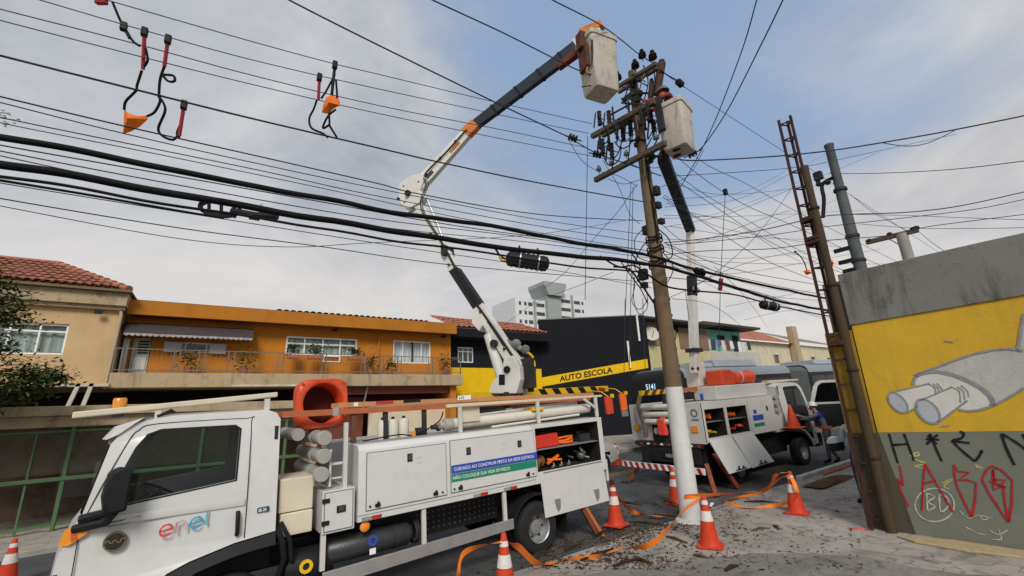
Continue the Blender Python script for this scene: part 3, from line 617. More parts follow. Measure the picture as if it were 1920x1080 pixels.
part('tank', MB().prism([(-2.9, 0), (2.9, 0), (4.6, 3.2), (4.6, 4.4), (-4.6, 4.4), (-4.6, 3.2)], (89.2, 107.5, 36.8), (1, 0, 0), (0, 0, 1), (0, 9, 0)), TG, tw, None)
for x0 in (81.6, 97.6): part('rib', MB().box(x0, x0+.7, 109.5, 109.99, -1, 35.0 if x0 < 90 else 38.3), TG, tw, None)
src = {}
for fl in range(7):
    z = 33.0-fl*2.9
    for x, w in ((76, .8), (78, .9), (79.6, 1.6), (82.8, 3.2), (93.0, 4.2), (99.0, 2.6), (102.4, .8)):
        zz = z + (2.4 if x > 90 else 0)
        if w not in src:
            src[w] = part('window', MB().box(x, x+w, 109.9, 109.995, zz, zz+1.1), WGLASS, tw, None); src[w]['_x'] = x; src[w]['_z'] = zz
        else: same(src[w], 'window', tw, (x-src[w]['_x'], 0, zz-src[w]['_z']))
for q in src.values(): del q['_x'], q['_z']
# ================================================================ MURAL WALL (right), faces the camera side
wn = Vector((1, .08, 0)).normalized(); wc = Vector((9.05, 3.44, 0)).dot(wn); wu = Vector((.08, -1, 0)).normalized(); W0 = Vector((9.05, 3.44, 0)); wout = -wn
def wp(px, py): p = atp(px, py, wn, wc); return ((p-W0).dot(wu), p.z)
def wq(*pts): return [wp(*p) for p in pts]
mw = thing('muffler_shop', 'corner building with a yellow and grey green wall painted with an exhaust silencer', 'building', (9.05, 3.44, .1))
MY = wall_paint('mustard_wall_paint', (.58, .36, .03), (.33, .21, .045), .45, blot=.38)
MG = wall_paint('grey_green_wall_paint', (.17, .178, .147), (.21, .205, .18), .45, blot=.55)
MC = wall_paint('bare_grey_concrete', (.19, .183, .17), (.055, .05, .043), .95, blot=.8)
Zt = lambda s: 4.30+.0*s
LEN = 9.0
za = lambda s: 1.60+.03*s; zb = lambda s: 3.37+.04*s
part('grey_wall', MB().prism([(.42, -.3), (LEN, -.3), (LEN, za(LEN)), (.42, za(0.42))], W0, wu, (0, 0, 1), wn*.3), MG, mw, None)
part('yellow_wall', MB().prism([(.42, za(.42)), (LEN, za(LEN)), (LEN, zb(LEN)), (.42, zb(.42))], W0+wout*.004, wu, (0, 0, 1), wn*.3), MY, mw, None)
part('parapet', MB().prism([(.40, zb(.4)), (LEN, zb(LEN)), (LEN, 4.36), (5, 4.34), (2.2, 4.33), (.9, 4.31), (.40, 4.30)], W0+wout*.03, wu, (0, 0, 1), wn*.36), MC, mw, None, .01)
part('corner_strip', MB().prism([(.0, -.3), (.40, -.3), (.40, 3.3), (.0, 3.3)], W0+wout*.008, wu, (0, 0, 1), wn*.3), wall_paint('dark_blotched_yellow', (.34, .215, .03), (.05, .04, .028), .95, blot=.85), mw, None)  # brownish yellow strip with strong dark blotches
part('dark_corner', MB().prism([(-.01, -.3), (.62, -.3), (.56, .4), (.50, 1.0), (.43, 1.6), (-.01, 1.6)], W0+wout*.011, wu, (0, 0, 1), wn*.05), wall_paint('dark_brown_wall', (.085, .07, .05), (.03, .026, .02), .7, blot=.6), mw, None)  # darker brown patch on the lower corner, wider towards the bottom
part('front_wall', MB().box(9.36, 30, 3.1, 3.42, -.4, 4.25), MC, mw, None)
part('roof_slab', MB().box(9.45, 30, -8, 3.05, 3.9, 4.05), MC, mw, None)
part('back_roof', MB().add([(9.6, .9, 4.38), (9.6, -8, 4.5), (16, -8, 5.6), (16, 0.6, 5.6)], [(0, 1, 2, 3)]), TILE, mw, None)
part('footing', MB().prism([(.2, -.1), (LEN, -.1), (LEN, .18), (1.0, .16), (.5, .12)], W0+wout*.09, wu, (0, 0, 1), wn*.08), M('yellowed_concrete', (.34, .25, .12), .9, .25, 4, .4, dirt=(.10, .08, .05), dscale=5, damt=.8), mw, None, .02)
part('pavement_flap', MB().prism([(0, 0), (.5, .12), (1.1, .08), (1.25, -.1), (.9, -.26), (.3, -.3), (-.2, -.2)], (8.62, 2.75, g(8.6)+.052), (.25, -1, 0), (-1, -.25, 0), (0, 0, .035)), M('lifted_pale_concrete', (.40, .32, .19), .9, .2, 6, .5, dirt=(.16, .12, .08), dscale=6), mw, None, .01)
part('pavement_crack', MB().add([(8.95, 2.7, g(9)+.06), (9.05, 2.2, g(9)+.06), (9.12, 1.95, g(9)+.06), (8.99, 2.1, g(9)+.06), (8.86, 2.5, g(9)+.06)], [(0, 1, 2, 3, 4)]), M('dark_crack_soil', (.05, .03, .018), .95), mw, None)
# painted exhaust silencer: flat paint on the wall, pale grey fills with soft grey outlines
def paint(name, px, mat, t, label=None): return part(name, MB().prism(wq(*px), W0+wout*(.004+t), wu, (0, 0, 1), wn*.002), mat, mw, None)
PG = wall_paint('pale_grey_mural_paint', (.44, .43, .41), (.30, .29, .27), .6, blot=.6, var=.12); PG2 = wall_paint('light_grey_mural_paint', (.58, .57, .53), (.45, .43, .38), .5, blot=.4); PGD = M('mid_grey_mural_line', (.24, .25, .26), .8, .2, 9); PIN = wall_paint('blue_grey_mural_paint', (.40, .42, .46), (.3, .31, .33), .4)
z5 = lambda pts: [(1620+x/704*300, 540+y/1080*460) for x, y in pts]
paint('painted_silencer', z5([(215, 420), (225, 395), (250, 375), (330, 345), (450, 300), (560, 274), (640, 268), (704, 278), (760, 300), (760, 420), (704, 440), (640, 480), (560, 520), (480, 540), (420, 535), (300, 470)]), PG, .002)
paint('painted_pipe', z5([(676, 275), (690, 190), (704, 110), (760, 20), (790, 60), (760, 290), (720, 290)]), PG, .003)
paint('painted_end_plate', z5([(225, 420), (240, 395), (270, 378), (330, 374), (400, 385), (480, 420), (540, 460), (565, 495), (560, 515), (520, 535), (450, 540), (410, 530), (300, 470), (240, 440)]), PG2, .004)
paint('painted_tailpipe', z5([(110, 475), (130, 458), (290, 420), (340, 430), (350, 455), (345, 470), (200, 545), (165, 548), (125, 520)]), PG2, .006)
paint('painted_tailpipe', z5([(235, 515), (250, 495), (390, 435), (440, 440), (462, 470), (450, 495), (330, 590), (300, 592), (255, 560)]), PG2, .008)
ell = lambda cx, cy, a, b, rot: [(cx+a*math.cos(t)*math.cos(rot)-b*math.sin(t)*math.sin(rot), cy+a*math.cos(t)*math.sin(rot)+b*math.sin(t)*math.cos(rot)) for t in np.linspace(0, 2*math.pi, 25)[:-1]]
paint('painted_pipe_mouth', z5(ell(150, 505, 52, 27, .8)), PIN, .010); paint('painted_pipe_mouth', z5(ell(282, 543, 62, 36, .8)), PIN, .010)
mb = MB()
def ps(pts, w, closed=False, lift=.012):
    p = wq(*z5(pts)); p = [(a, b) for a, b in p]
    if closed: p.append(p[0])
    p = [(v.x, v.y) for v in smooth_pts([(a, b, 0) for a, b in p], 4)]
    stroke(mb, p, w, W0, wu, (0, 0, 1), wout, .004+lift)
ps([(215, 425), (225, 395), (250, 375), (330, 345), (450, 300), (560, 274), (640, 268), (700, 276)], .028); ps([(704, 440), (640, 480), (560, 520), (480, 540), (420, 535)], .028)
ps([(225, 385), (300, 368), (390, 382), (480, 420), (540, 460), (568, 500), (560, 518)], .05); ps([(676, 275), (690, 190), (704, 110)], .03)
ps(ell(150, 505, 54, 29, .8), .025, True); ps(ell(282, 543, 64, 38, .8), .03, True)
ps([(120, 460), (290, 420)], .02); ps([(190, 548), (240, 520)], .02); ps([(245, 497), (390, 435)], .02); ps([(325, 592), (455, 495)], .022)
for dx in (0, 18, 36): ps([(285+dx, 422-dx*.1), (312+dx*.8, 440), (318+dx*.8, 470-dx*.5)], .014); ps([(392+dx, 440-dx*.3), (420+dx, 455), (425+dx, 505-dx*.7)], .016)
ps([(335, 610), (380, 604)], .012); ps([(355, 232), (395, 238)], .02)
part('painted_outline', mb, PGD, mw, None)
# spray paint: black row, red row, white ring and ochre scuffs
z4 = lambda pts: [(1400+x/1872*520, 780+y/1080*300) for x, y in pts]
def spray(name, strokes, w, mat, lift, sm=3, kind=None, cuts=None):
    if cuts:
        for a_, b_ in zip([0]+cuts, cuts+[len(strokes)]): spray(name, strokes[a_:b_], w, mat, lift, sm)
        return
    b = MB()
    for s in strokes:
        p = [(v.x, v.y) for v in smooth_pts([(a, c, 0) for a, c in wq(*z4(s))], sm)]; stroke(b, p, w, W0, wu, (0, 0, 1), wout, lift)
    return part(name, b, mat, mw, None, kind=kind)
SPK = M('black_spray_paint', (.014, .014, .015), .6, .3, 9); SPR = M('red_spray_paint', (.40, .02, .025), .6, .2, 9); SPW = M('white_chalk_paint', (.40, .41, .38), .8, .4, 14); SPY = M('ochre_scuff', (.42, .36, .16), .9, .3, 9)
spray('black_graffiti', [[(962, 118), (985, 200), (1022, 318)], [(1062, 118), (1090, 190), (1130, 300)], [(985, 195), (1090, 188)], [(1238, 118), (1270, 200), (1318, 304)], [(1210, 155), (1300, 160)], [(1215, 190), (1290, 125)], [(1222, 130), (1285, 190)], [(1438, 105), (1465, 115), (1450, 150), (1385, 165), (1505, 182)], [(1385, 165), (1450, 230), (1540, 305)], [(1590, 230), (1570, 270), (1542, 305)], [(1720, 118), (1750, 210), (1808, 330)], [(1725, 120), (1800, 165), (1872, 215), (1930, 260)], [(1865, 120), (1900, 190)]], .030, SPK, .008, cuts=[3, 7, 10])
spray('red_graffiti', [[(1032, 330), (1058, 470), (1020, 420), (1050, 520), (1095, 612)], [(1185, 635), (1190, 480), (1205, 320)], [(1205, 320), (1290, 470), (1398, 650)], [(1192, 455), (1280, 432)], [(1400, 325), (1420, 470), (1522, 680)], [(1400, 325), (1430, 372), (1500, 380), (1430, 432), (1550, 450), (1522, 680)], [(1655, 335), (1590, 425), (1690, 600), (1770, 715)], [(1655, 335), (1795, 435), (1770, 715)], [(1735, 480), (1745, 590), (1770, 700)], [(1665, 360), (1680, 450), (1750, 480), (1640, 440), (1745, 430), (1670, 500), (1665, 360)]], .022, SPR, .010, 2, cuts=[1, 4, 6])
spray('white_graffiti', [[(1140+130+132*math.cos(t), 600+112*math.sin(t)) for t in np.linspace(0, 6.4, 26)], [(1215, 520), (1222, 640)], [(1215, 520), (1270, 545), (1225, 580), (1275, 610), (1222, 640)], [(1300, 530), (1312, 645), (1365, 600), (1350, 545), (1300, 530)]], .018, SPW, .007)
spray('white_graffiti', [[(1440, 640), (1500, 690), (1560, 670), (1660, 690)], [(1640, 770), (1700, 800), (1760, 770)], [(1560, 660), (1600, 700), (1650, 680)], [(1700, 760), (1720, 830), (1660, 830)], [(1480, 750), (1560, 790), (1610, 800)]], .012, SPW, .007, cuts=[1, 2, 3, 4])
for q_ in ([(1105, 270), (1150, 245), (1165, 265), (1110, 275), (1170, 305), (1215, 320), (1130, 340), (1190, 350)], [(1540, 330), (1590, 350), (1545, 345)], [(1320, 455), (1390, 420), (1330, 475), (1370, 490)]): spray('ochre_scuff', [q_], .022, SPY, .006)
# ---- street tree at the left edge
tr = thing('street_tree', 'leafy dark green tree entering at the left edge before the tan house', 'tree', (-5.6, 14.4, g(-5.6)+.1))
tb = Vector((-5.6, 14.4, g(-5.6))); part('trunk', MB().tube([tb, tb+Vector((.1, .05, 1.2)), tb+Vector((.05, 0, 2.4)), tb+Vector((.2, .1, 4.0))], [.13, .11, .1, .05], 10), BARK, tr)
mb = MB(); lf = MB(); lf2 = MB(); rnd = random.Random(5)
clus = [(-4.6, 5.1, .75), (-4.2, 4.6, .6), (-5.2, 4.4, .9), (-4.3, 3.9, .55), (-3.6, 3.35, .6), (-4.6, 3.2, .7), (-3.1, 3.25, .4), (-4.0, 2.95, .55), (-5.4, 3.0, .8), (-5.0, 5.6, .7), (-3.55, 3.0, .5), (-4.9, 2.55, .5), (-6.2, 3.8, 1), (-6.0, 5, 1)]
for cx, cz, r in clus:
    p = tb+Vector((.1, .05, 1.9)); q = Vector((cx, 14.4+rnd.uniform(-.5, .5), cz)); mid = (p+q)/2+Vector((0, 0, .15)); mb.tube([p, mid, q], [.05, .03, .012], 6)
    for k in range(int(1500*r)):
        d = Vector((rnd.gauss(0, .42), rnd.gauss(0, .42), rnd.gauss(0, .26)))*r; c = q+d
        a = Vector((rnd.uniform(-1, 1), rnd.uniform(-1, 1), rnd.uniform(-.5, .3))).normalized(); b = a.cross(Vector((rnd.uniform(-.6, .6), rnd.uniform(-.6, .6), 1))).normalized(); s = rnd.uniform(.03, .085)
        (lf if rnd.random() < .6 else lf2).add([c-a*s, c+b*s*.4, c+a*s, c-b*s*.4], [(0, 1, 2, 3)])
    for k in range(6): mb.tube([q, q+Vector((rnd.gauss(0, .35), rnd.gauss(0, .35), rnd.gauss(0, .18)))*r*1.5], [.01, .004], 4)
part('limbs', mb, BARK, tr); part('crown', lf, LEAF, tr, None, kind='stuff'); part('crown', lf2, LEAF2, tr, None, kind='stuff')
tgm = MB(); c = aty(3, 220, 5.0)
for k in range(26):
    d = Vector((rnd.gauss(-.03, .07), rnd.gauss(0, .05), rnd.gauss(0, .035))); s = .02; tgm.add([c+d, c+d+Vector((s, .3*s, .5*s)), c+d+Vector((1.6*s, 0, -.3*s))], [(0, 1, 2)])
tgm.tube([c+Vector((-1.6, .3, -.4)), c+Vector((-.4, .1, -.05)), c], [.02, .01, .004], 5); tgm.tube([c+Vector((-.15, 0, 0)), c+Vector((.02, .05, .08))], .004, 4)
tgm.tube([c+Vector((-1.6, .3, -.4)), c+Vector((-2.2, .3, -2.0)), c+Vector((-2.3, .3, -c.z+g(-4)+.02))], [.03, .07, .09], 7)
top('twig', tgm, LEAF, 'small bare twig tip poking in at the left edge among the wires', 'tree')
# ================================================================ VEHICLES
from mathutils.geometry import tessellate_polygon
RMAT = {}
def frame(O, yaw, sl):
    e1 = Vector((math.cos(yaw), math.sin(yaw), sl)).normalized(); e2 = Vector((-math.sin(yaw), math.cos(yaw), 0)); e3 = e1.cross(e2)
    m = Matrix((e1, e2, e3)).transposed().to_4x4(); m.translation = O; return m
def wpart(name, mb, mat, parent, **k):
    """a part given in world space under a root that has a full matrix"""
    inv = RMAT[root_of(parent)].inverted(); mb.v = [tuple(inv @ Vector(v)) for v in mb.v]; return part(name, mb, mat, parent, **k)
def panel(mb, outer, holes, fn, t, mi=0):
    """flat panel with holes in (a,b); fn maps (a,b,depth)->point; thickness t"""
    loops = [[Vector((a, b, 0)) for a, b in outer]]+[[Vector((a, b, 0)) for a, b in h] for h in holes]
    tri = tessellate_polygon(loops); flat = [p for l in loops for p in l]; n = len(flat)
    vs = [fn(p.x, p.y, 0) for p in flat]+[fn(p.x, p.y, t) for p in flat]
    fs = [tuple(f) for f in tri]+[tuple(i+n for i in f[::-1]) for f in tri]; o = 0
    for l in loops:
        k = len(l); fs += [(o+i, o+(i+1) % k, n+o+(i+1) % k, n+o+i) for i in range(k)]; o += k
    return mb.add(vs, fs, mi)
def wheel(parent, x, y, z, r=.385, w=.24, side=-1, dual=False):
    ax = (0, 1, 0)
    t = part('wheel', MB().lathe([(r*.56, -w*.5), (r*.9, -w*.5), (r*.985, -w*.36), (r, -w*.2), (r, w*.2), (r*.985, w*.36), (r*.9, w*.5), (r*.56, w*.5)], (x, y+w*.5, z), ax, 32), RUBBER, parent, 30)
    rim = MB().lathe([(r*.585, 0), (r*.60, .015), (r*.55, .03), (r*.52, .09), (r*.47, .13), (r*.30, .135), (r*.27, .09), (r*.2, .085), (.0, .08)], (x, y, z), ax, 28)
    part('rim', rim, STEEL, t, 40)
    nb = MB()
    for k in range(6): a = k*math.pi/3; nb.tube([(x+r*.38*math.cos(a), y+.135, z+r*.38*math.sin(a)), (x+r*.38*math.cos(a), y+.105, z+r*.38*math.sin(a))], .017, 6)
    part('wheel_nuts', nb, DARK, t, 40, kind='stuff')
    if dual: part('inner_tyre', MB().lathe([(r*.5, -w*.5), (r*.93, -w*.5), (r, -w*.25), (r, w*.25), (r*.93, w*.5), (r*.5, w*.5)], (x, y+w*1.7, z), ax, 28), RUBBER, t, 30)
    return t
def latch(parent, x, z, w=.075, h=.105, y=-.012):
    l = part('latch', MB().box(x-w/2, x+w/2, y-.012, y, z-h/2, z+h/2), BLACK, parent, None, .004)
    part('latch_plate', MB().box(x-w*.32, x+w*.32, y-.017, y-.0125, z-h*.32, z+h*.36), M('grey_latch', (.10, .10, .105), .35, .3, 20, 0, metal=.6), l, None)
def hinge(parent, x, z, y=-.012):
    part('hinge', MB().box(x-.035, x+.035, y-.02, y, z-.025, z+.015).box(x-.015, x+.02, y-.03, y-.02, z-.025, z+.04), BLACK, parent, None, .004)
def reflector(parent, x, z, y=-.008, w=.26):
    part('reflector', MB().box(x, x+w*.48, y-.004, y, z-.022, z+.022), M('silver_reflector', (.28, .27, .27), .4, .3, 30, 0), parent, None)
    part('reflector', MB().box(x+w*.5, x+w, y-.004, y, z-.022, z+.022), REDL, parent, None, label='red half of the reflective strip')
def cab(parent, xr, dr, w=2.05, zs=1.0, near_door=True, y0=.04):
    """cab shell from a side profile; u runs forward from the cab's back"""
    outer = [(0, 1.13), (0, 2.38), (.05, 2.46), (.16, 2.5), (1.08, 2.5), (1.36, 2.455), (1.50, 2.36), (1.57, 2.24), (1.70, 1.60), (1.76, 1.5), (1.83, 1.25), (1.86, .9), (1.85, .60), (1.79, .5), (1.30, .5), (1.24, .66), (1.12, .82), (.98, .93), (.8, 1.0), (.4, 1.09)]
    hole = [(.44, 1.745), (.43, 2.29), (.49, 2.335), (1.16, 2.35), (1.27, 2.31), (1.35, 2.19), (1.53, 1.70), (1.51, 1.645)]
    if not near_door: nhole = [(.36, 1.16), (.36, 2.33), (.43, 2.38), (1.18, 2.39), (1.30, 2.34), (1.40, 2.2), (1.58, 1.66), (1.62, 1.3), (1.6, .7), (1.3, .72), (1.2, .86), (1.0, 1.0), (.8, 1.06)]
    else: nhole = hole
    def tumble(u, z): return .13*max(0, (z-1.5))**1.25*.9 + .22*max(0, u-1.35)**1.7
    def fnN(a, b, t): return (xr+dr*a, y0+tumble(a, b)+t, b*zs)
    def fnF(a, b, t): return (xr+dr*a, y0+w-tumble(a, b)-t, b*zs)
    mb = MB(); panel(mb, outer, [nhole], fnN, .05); panel(mb, outer, [hole], fnF, .05)
    # skin across: back, roof, nose (skipping the windscreen), split across the width for crown
    for i in range(0, 14):
        a, b = outer[i], outer[i+1]
        if i == 7: continue
        n = 6; rows = []
        for k in range(n+1):
            f = k/n; bulge = .10*(1-(2*f-1)**2) if i >= 6 else 0; zb = .03*(1-(2*f-1)**2) if 1 <= i <= 6 else 0; row = []
            for q in (a, b):
                ya, yb = fnN(q[0], q[1], 0)[1], fnF(q[0], q[1], 0)[1]; row.append((xr+dr*(q[0]+bulge), ya+(yb-ya)*f, (q[1]+zb)*zs))
            rows.append(row)
        for k in range(n): mb.add([rows[k][0], rows[k+1][0], rows[k+1][1], rows[k][1]], [(0, 1, 2, 3)])
    body = part('cab', mb, WHITE, parent, 50)
    ws = MB(); n = 6; a, b = outer[7], outer[8]; rows = []
    for k in range(n+1):
        f = k/n; bulge = .10*(1-(2*f-1)**2); row = []
        for q in (a, b): ya, yb = fnN(q[0], q[1], 0)[1], fnF(q[0], q[1], 0)[1]; row.append((xr+dr*(q[0]+bulge-.01), ya+.03+(yb-ya-.06)*f, q[1]*zs))
        rows.append(row)
    for k in range(n): ws.add([rows[k][0], rows[k+1][0], rows[k+1][1], rows[k][1]], [(0, 1, 2, 3)])
    part('windscreen', ws, CGLASS, body, 60)
    part('side_window', panel(MB(), [(p[0], p[1]) for p in hole], [], lambda u, z, t: (fnF(u, z, 0)[0], fnF(u, z, 0)[1]-.025-t, z*zs), .004), CGLASS, body, None)
    if near_door:
        part('side_window', panel(MB(), hole, [], lambda u, z, t: (fnN(u, z, 0)[0], fnN(u, z, 0)[1]+.025+t, z*zs), .004), CGLASS, body, None)
        big = [(u+(u-.95)*.035, z+(z-2.0)*.05) for u, z in hole]
        part('window_rubber', panel(MB(), big, [hole], lambda u, z, t: (fnN(u, z, 0)[0], fnN(u, z, 0)[1]-.004+t, z*zs), .003), BLACK, body, None)
        L = MB()
        def line(pts, wd): 
            P = [(v.x, v.y) for v in smooth_pts([(p[0], p[1], 0) for p in pts], 3)]
            for i in range(len(P)-1):
                p, q = Vector(fnN(P[i][0], P[i][1]/1, 0)), Vector(fnN(P[i+1][0], P[i+1][1], 0)); p.z *= 1; L.beam(p, q, wd, .006, 0, (0, 1, 0))
        line([(.31, 1.12), (.31, 1.8), (.315, 2.38), (.36, 2.415), (1.2, 2.425), (1.36, 2.37), (1.44, 2.24), (1.66, 1.62), (1.70, 1.3), (1.70, .56)], .008)
        part('door_gap', L, SHADOWY, body, None)
        cr = MB()
        for zc, u0, u1, dz in ((1.47, .33, 1.62, .03),):
            P = [(u0+(u1-u0)*i/14, zc+dz*i/14) for i in range(15)]
            for i in range(14):
                p, q = P[i], P[i+1]; A = fnN(p[0], p[1], 0); B = fnN(q[0], q[1], 0)
                cr.add([(A[0], A[1]-.0005, p[1]+.07), (B[0], B[1]-.0005, q[1]+.07), (B[0], B[1]-.006, q[1]), (A[0], A[1]-.006, p[1]), (A[0], A[1]-.0005, p[1]-.012), (B[0], B[1]-.0005, q[1]-.012)], [(0, 1, 2, 3), (3, 2, 5, 4)])
        part('body_crease', cr, WHITE, body, 60)
        part('door_handle', MB().tube([(xr+dr*.385, y0-.012, 1.17), (xr+dr*.385, y0-.04, 1.21), (xr+dr*.39, y0-.042, 1.36), (xr+dr*.39, y0-.012, 1.41)], .022, 8), BLACK, body)
    # flare over the wheel, well, interior
    fl = MB(); P = [(0, 1.125), (.2, 1.10), (.4, 1.082), (.8, .99), (.98, .92), (1.12, .81), (1.24, .65), (1.30, .5)]; Q = [(0, 1.0), (.2, .99), (.4, .97), (.72, .9), (.88, .82), (1.0, .72), (1.09, .6), (1.14, .46)]
    for i in range(7):
        A, B, C_, D = P[i], P[i+1], Q[i+1], Q[i]
        fl.add([(xr+dr*A[0], y0-.02, A[1]), (xr+dr*B[0], y0-.02, B[1]), (xr+dr*C_[0], y0-.07, C_[1]), (xr+dr*D[0], y0-.07, D[1]), (xr+dr*C_[0], y0+.3, C_[1]), (xr+dr*D[0], y0+.3, D[1])], [(0, 1, 2, 3), (3, 2, 4, 5)])
    part('wheel_arch', fl, BLACK, parent, 50)
    part('cab_floor', MB().box(min(xr, xr+dr*1.75), max(xr, xr+dr*1.75), y0+.3, y0+w-.3, .7, 1.14), SHADOWY, parent, None)
    part('dashboard', MB().prism([(1.25, 1.2), (1.66, 1.2), (1.66, 1.62), (1.42, 1.66), (1.28, 1.5)], (xr, y0+.12, 0), (dr, 0, 0), (0, 0, 1), (0, w-.24, 0)), DARK, body, 40)
    for yy in (y0+.28, y0+1.2):
        part('cab_seat', MB().box(min(xr+dr*.25, xr+dr*.8), max(xr+dr*.25, xr+dr*.8), yy, yy+.5, 1.15, 1.42).prism([(.2, 1.4), (.36, 1.4), (.28, 1.98), (.12, 1.98)], (xr, yy, 0), (dr, 0, 0), (0, 0, 1), (0, .5, 0)), M('dark_seat_cloth', (.035, .035, .04), .9), body, None, .03)
        part('headrest', MB().box(min(xr+dr*.1, xr+dr*.2), max(xr+dr*.1, xr+dr*.2), yy+.1, yy+.4, 2.0, 2.2), DARK, body, None, .03)
    a = Vector((-dr*.5, 0, .87)); swc = Vector((xr+dr*1.12, y0+.55, 1.68)); pts = []
    e1 = Vector((0, 1, 0)); e2 = a.cross(e1).normalized()
    part('steering_wheel', MB().tube([swc+(e1*math.cos(t)+e2*math.sin(t))*.21 for t in np.linspace(0, 2*math.pi, 25)], .016, 6).tube([swc-e1*.2, swc+e1*.2], .014, 6).tube([swc, swc-a*.3+Vector((dr*.15, 0, 0))], .03, 6), BLACK, body)
    part('back_trim', MB().box(min(xr+dr*.02, xr+dr*.06), max(xr+dr*.02, xr+dr*.06), y0+.08, y0+w-.08, 1.15, 2.3), DARK, body, None)
    part('bumper', MB().prism([(1.55, .42), (1.9, .42), (1.93, .62), (1.9, .8), (1.87, .8), (1.87, .5), (1.55, .5)], (xr, y0-.02, 0), (dr, 0, 0), (0, 0, 1), (0, w+.04, 0)), DARK, parent, 40)
    part('corner_lamp', panel(MB(), [(1.66, 1.52), (1.58, 1.555), (1.64, 1.44), (1.76, 1.36), (1.835, 1.37), (1.80, 1.5), (1.74, 1.54)], [], lambda u, z, t: (fnN(u, z, 0)[0], fnN(u, z, 0)[1]-.022+t*1.3, z), .022), AMBER, body, None)
    part('lamp_red', panel(MB(), [(1.70, 1.41), (1.74, 1.39), (1.76, 1.5), (1.72, 1.51)], [], lambda u, z, t: (fnN(u, z, 0)[0], fnN(u, z, 0)[1]-.026+t, z), .003), M('red_orange_lens', (.55, .1, .03), .2), body, None)
    return body, fnN
def mirror(parent, x, y, z, dr):
    m = part('wing_mirror', MB().prism([(-.06, -.2), (.10, -.21), (.13, -.05), (.10, .17), (.02, .21), (-.07, .17)], (x, y-.17, z), (dr, 0, 0), (0, 0, 1), (dr*.04, .2, 0)), BLACK, parent, 40, .025)
    part('mirror_arm', MB().tube([(x, y-.05, z-.15), (x+dr*.12, y+.1, z-.22), (x+dr*.3, y+.17, z-.26)], [.05, .04, .05], 8).tube([(x+dr*.04, y-.05, z-.2), (x+dr*.1, y+.05, z-.3), (x+dr*.34, y+.15, z-.33)], [.04, .04, .04], 8), BLACK, m)
# ---------------------------------------------------------------- TRUCK 1
M1 = frame(Vector((4.56, 6.35, -.04)), R(2.0), .033)
t1 = thing('bucket_truck', 'white bucket truck nearest the camera, parked facing left with its boom raised', 'truck', mat4=M1); RMAT[t1] = M1
body1, fn1 = cab(t1, -3.78, -1)
mirror(body1, -5.18, -.08, 1.83, -1)
wheel(t1, .07, .02, .37, .39, .25, dual=True); wheel(t1, -4.2, .06, .37, .39, .25); wheel(t1, .07, 1.82, .37, .39, .25); wheel(t1, -4.2, 1.82, .37, .39, .25)
part('chassis_rail', MB().box(-5.2, 1.6, .55, .65, .62, .86), SHADOWY, t1, None); part('chassis_rail', MB().box(-5.2, 1.6, 1.45, 1.55, .62, .86), SHADOWY, t1, None)
part('axle', MB().tube([(.07, .3, .37), (.07, 1.85, .37)], .07, 8).ball((.07, 1.05, .37), .2, 12), SHADOWY, t1)
# body lockers
lk = MB(); lk.prism([(0, 1.03), (0, 1.90), (.05, 1.955), (.10, 1.97), (.62, 1.97), (.62, 1.03)], (-2.85, 0, 0), (0, 1, 0), (0, 0, 1), (2.9, 0, 0))
body = part('body', lk, WHITE, t1, 50, .008)
# open rear locker
ob_ = MB(); ob_.box(.052, .11, .002, .62, 1.03, 1.968); ob_.box(1.63, 1.74, 0, .62, 1.03, 1.97); ob_.box(.112, 1.628, 0, .62, 1.905, 1.97); ob_.box(.112, 1.628, 0, .62, 1.03, 1.21)
op = part('open_locker', ob_, WHITE, t1, None, .006)
part('locker_shade_lining', MB().box(.112, 1.628, .585, .60, 1.212, 1.9).box(.112, .118, .01, .58, 1.212, 1.9).box(1.62, 1.627, .01, .58, 1.212, 1.9).box(.12, 1.618, .012, .58, 1.212, 1.217), DKIN, op, None)  # near-black lining puts the locker's inner shade into the colour
part('shelf', MB().box(.12, 1.618, .03, .58, 1.545, 1.56), STEEL, op, None)
# far lockers, deck, tail
part('far_lockers', MB().box(-2.85, 1.74, 1.5, 2.1, 1.03, 1.95), WHITE, t1, None, .01)
part('deck', MB().box(-3.3, 1.75, .625, 1.495, 1.0, 1.25), M('grey_chequer_deck', (.22, .22, .22), .6, .2, 9, .3), t1, None)
part('rear_board', MB().box(1.745, 1.80, .02, 2.08, .82, 1.2), WHITE2, t1, None, .01)
part('top_tray', MB().box(-2.8, 1.7, .13, .6, 1.972, 1.978), M('dusty_grey_top', (.30, .30, .29), .8, .2, 3, .1, dirt=(.14, .13, .11)), t1, None)
for (x0, x1, z0, z1) in ((-2.74, -1.59, 1.155, 1.85), (-1.51, .06, 1.165, 1.875)):
    part('door_seal', MB().box(x0-.012, x1+.012, -.0035, -.001, z0-.012, z1+.012), M('grey_seal', (.2, .2, .2), .7), body, None)
    d = part('locker_door', MB().box(x0, x1, -.016, -.004, z0, z1), WHITE, body, None, .006)
    for hx in (x0+.14, x1-.18): hinge(d, hx, z0+.05, -.016); part('stud', MB().tube([(hx+.11 if hx > x0+.5 else hx-.1, -.03, z0+.045), (hx+.11 if hx > x0+.5 else hx-.1, -.016, z0+.045)], .014, 8), BLACK, d)
    for lx in ((-2.15,) if x0 < -2 else (-1.21, -.25)): latch(d, lx, z1-.12 if x0 < -2 else z1-.17, y=-.016)
    part('decal', MB().box((x0+x1)/2+.12, (x0+x1)/2+.2, -.0175, -.0163, z1-.15, z1-.13).box((x0+x1)/2+.12, (x0+x1)/2+.19, -.0175, -.0163, z1-.22, z1-.2), M('faded_grey_decal', (.5, .5, .46), .6), d, None, kind='stuff')
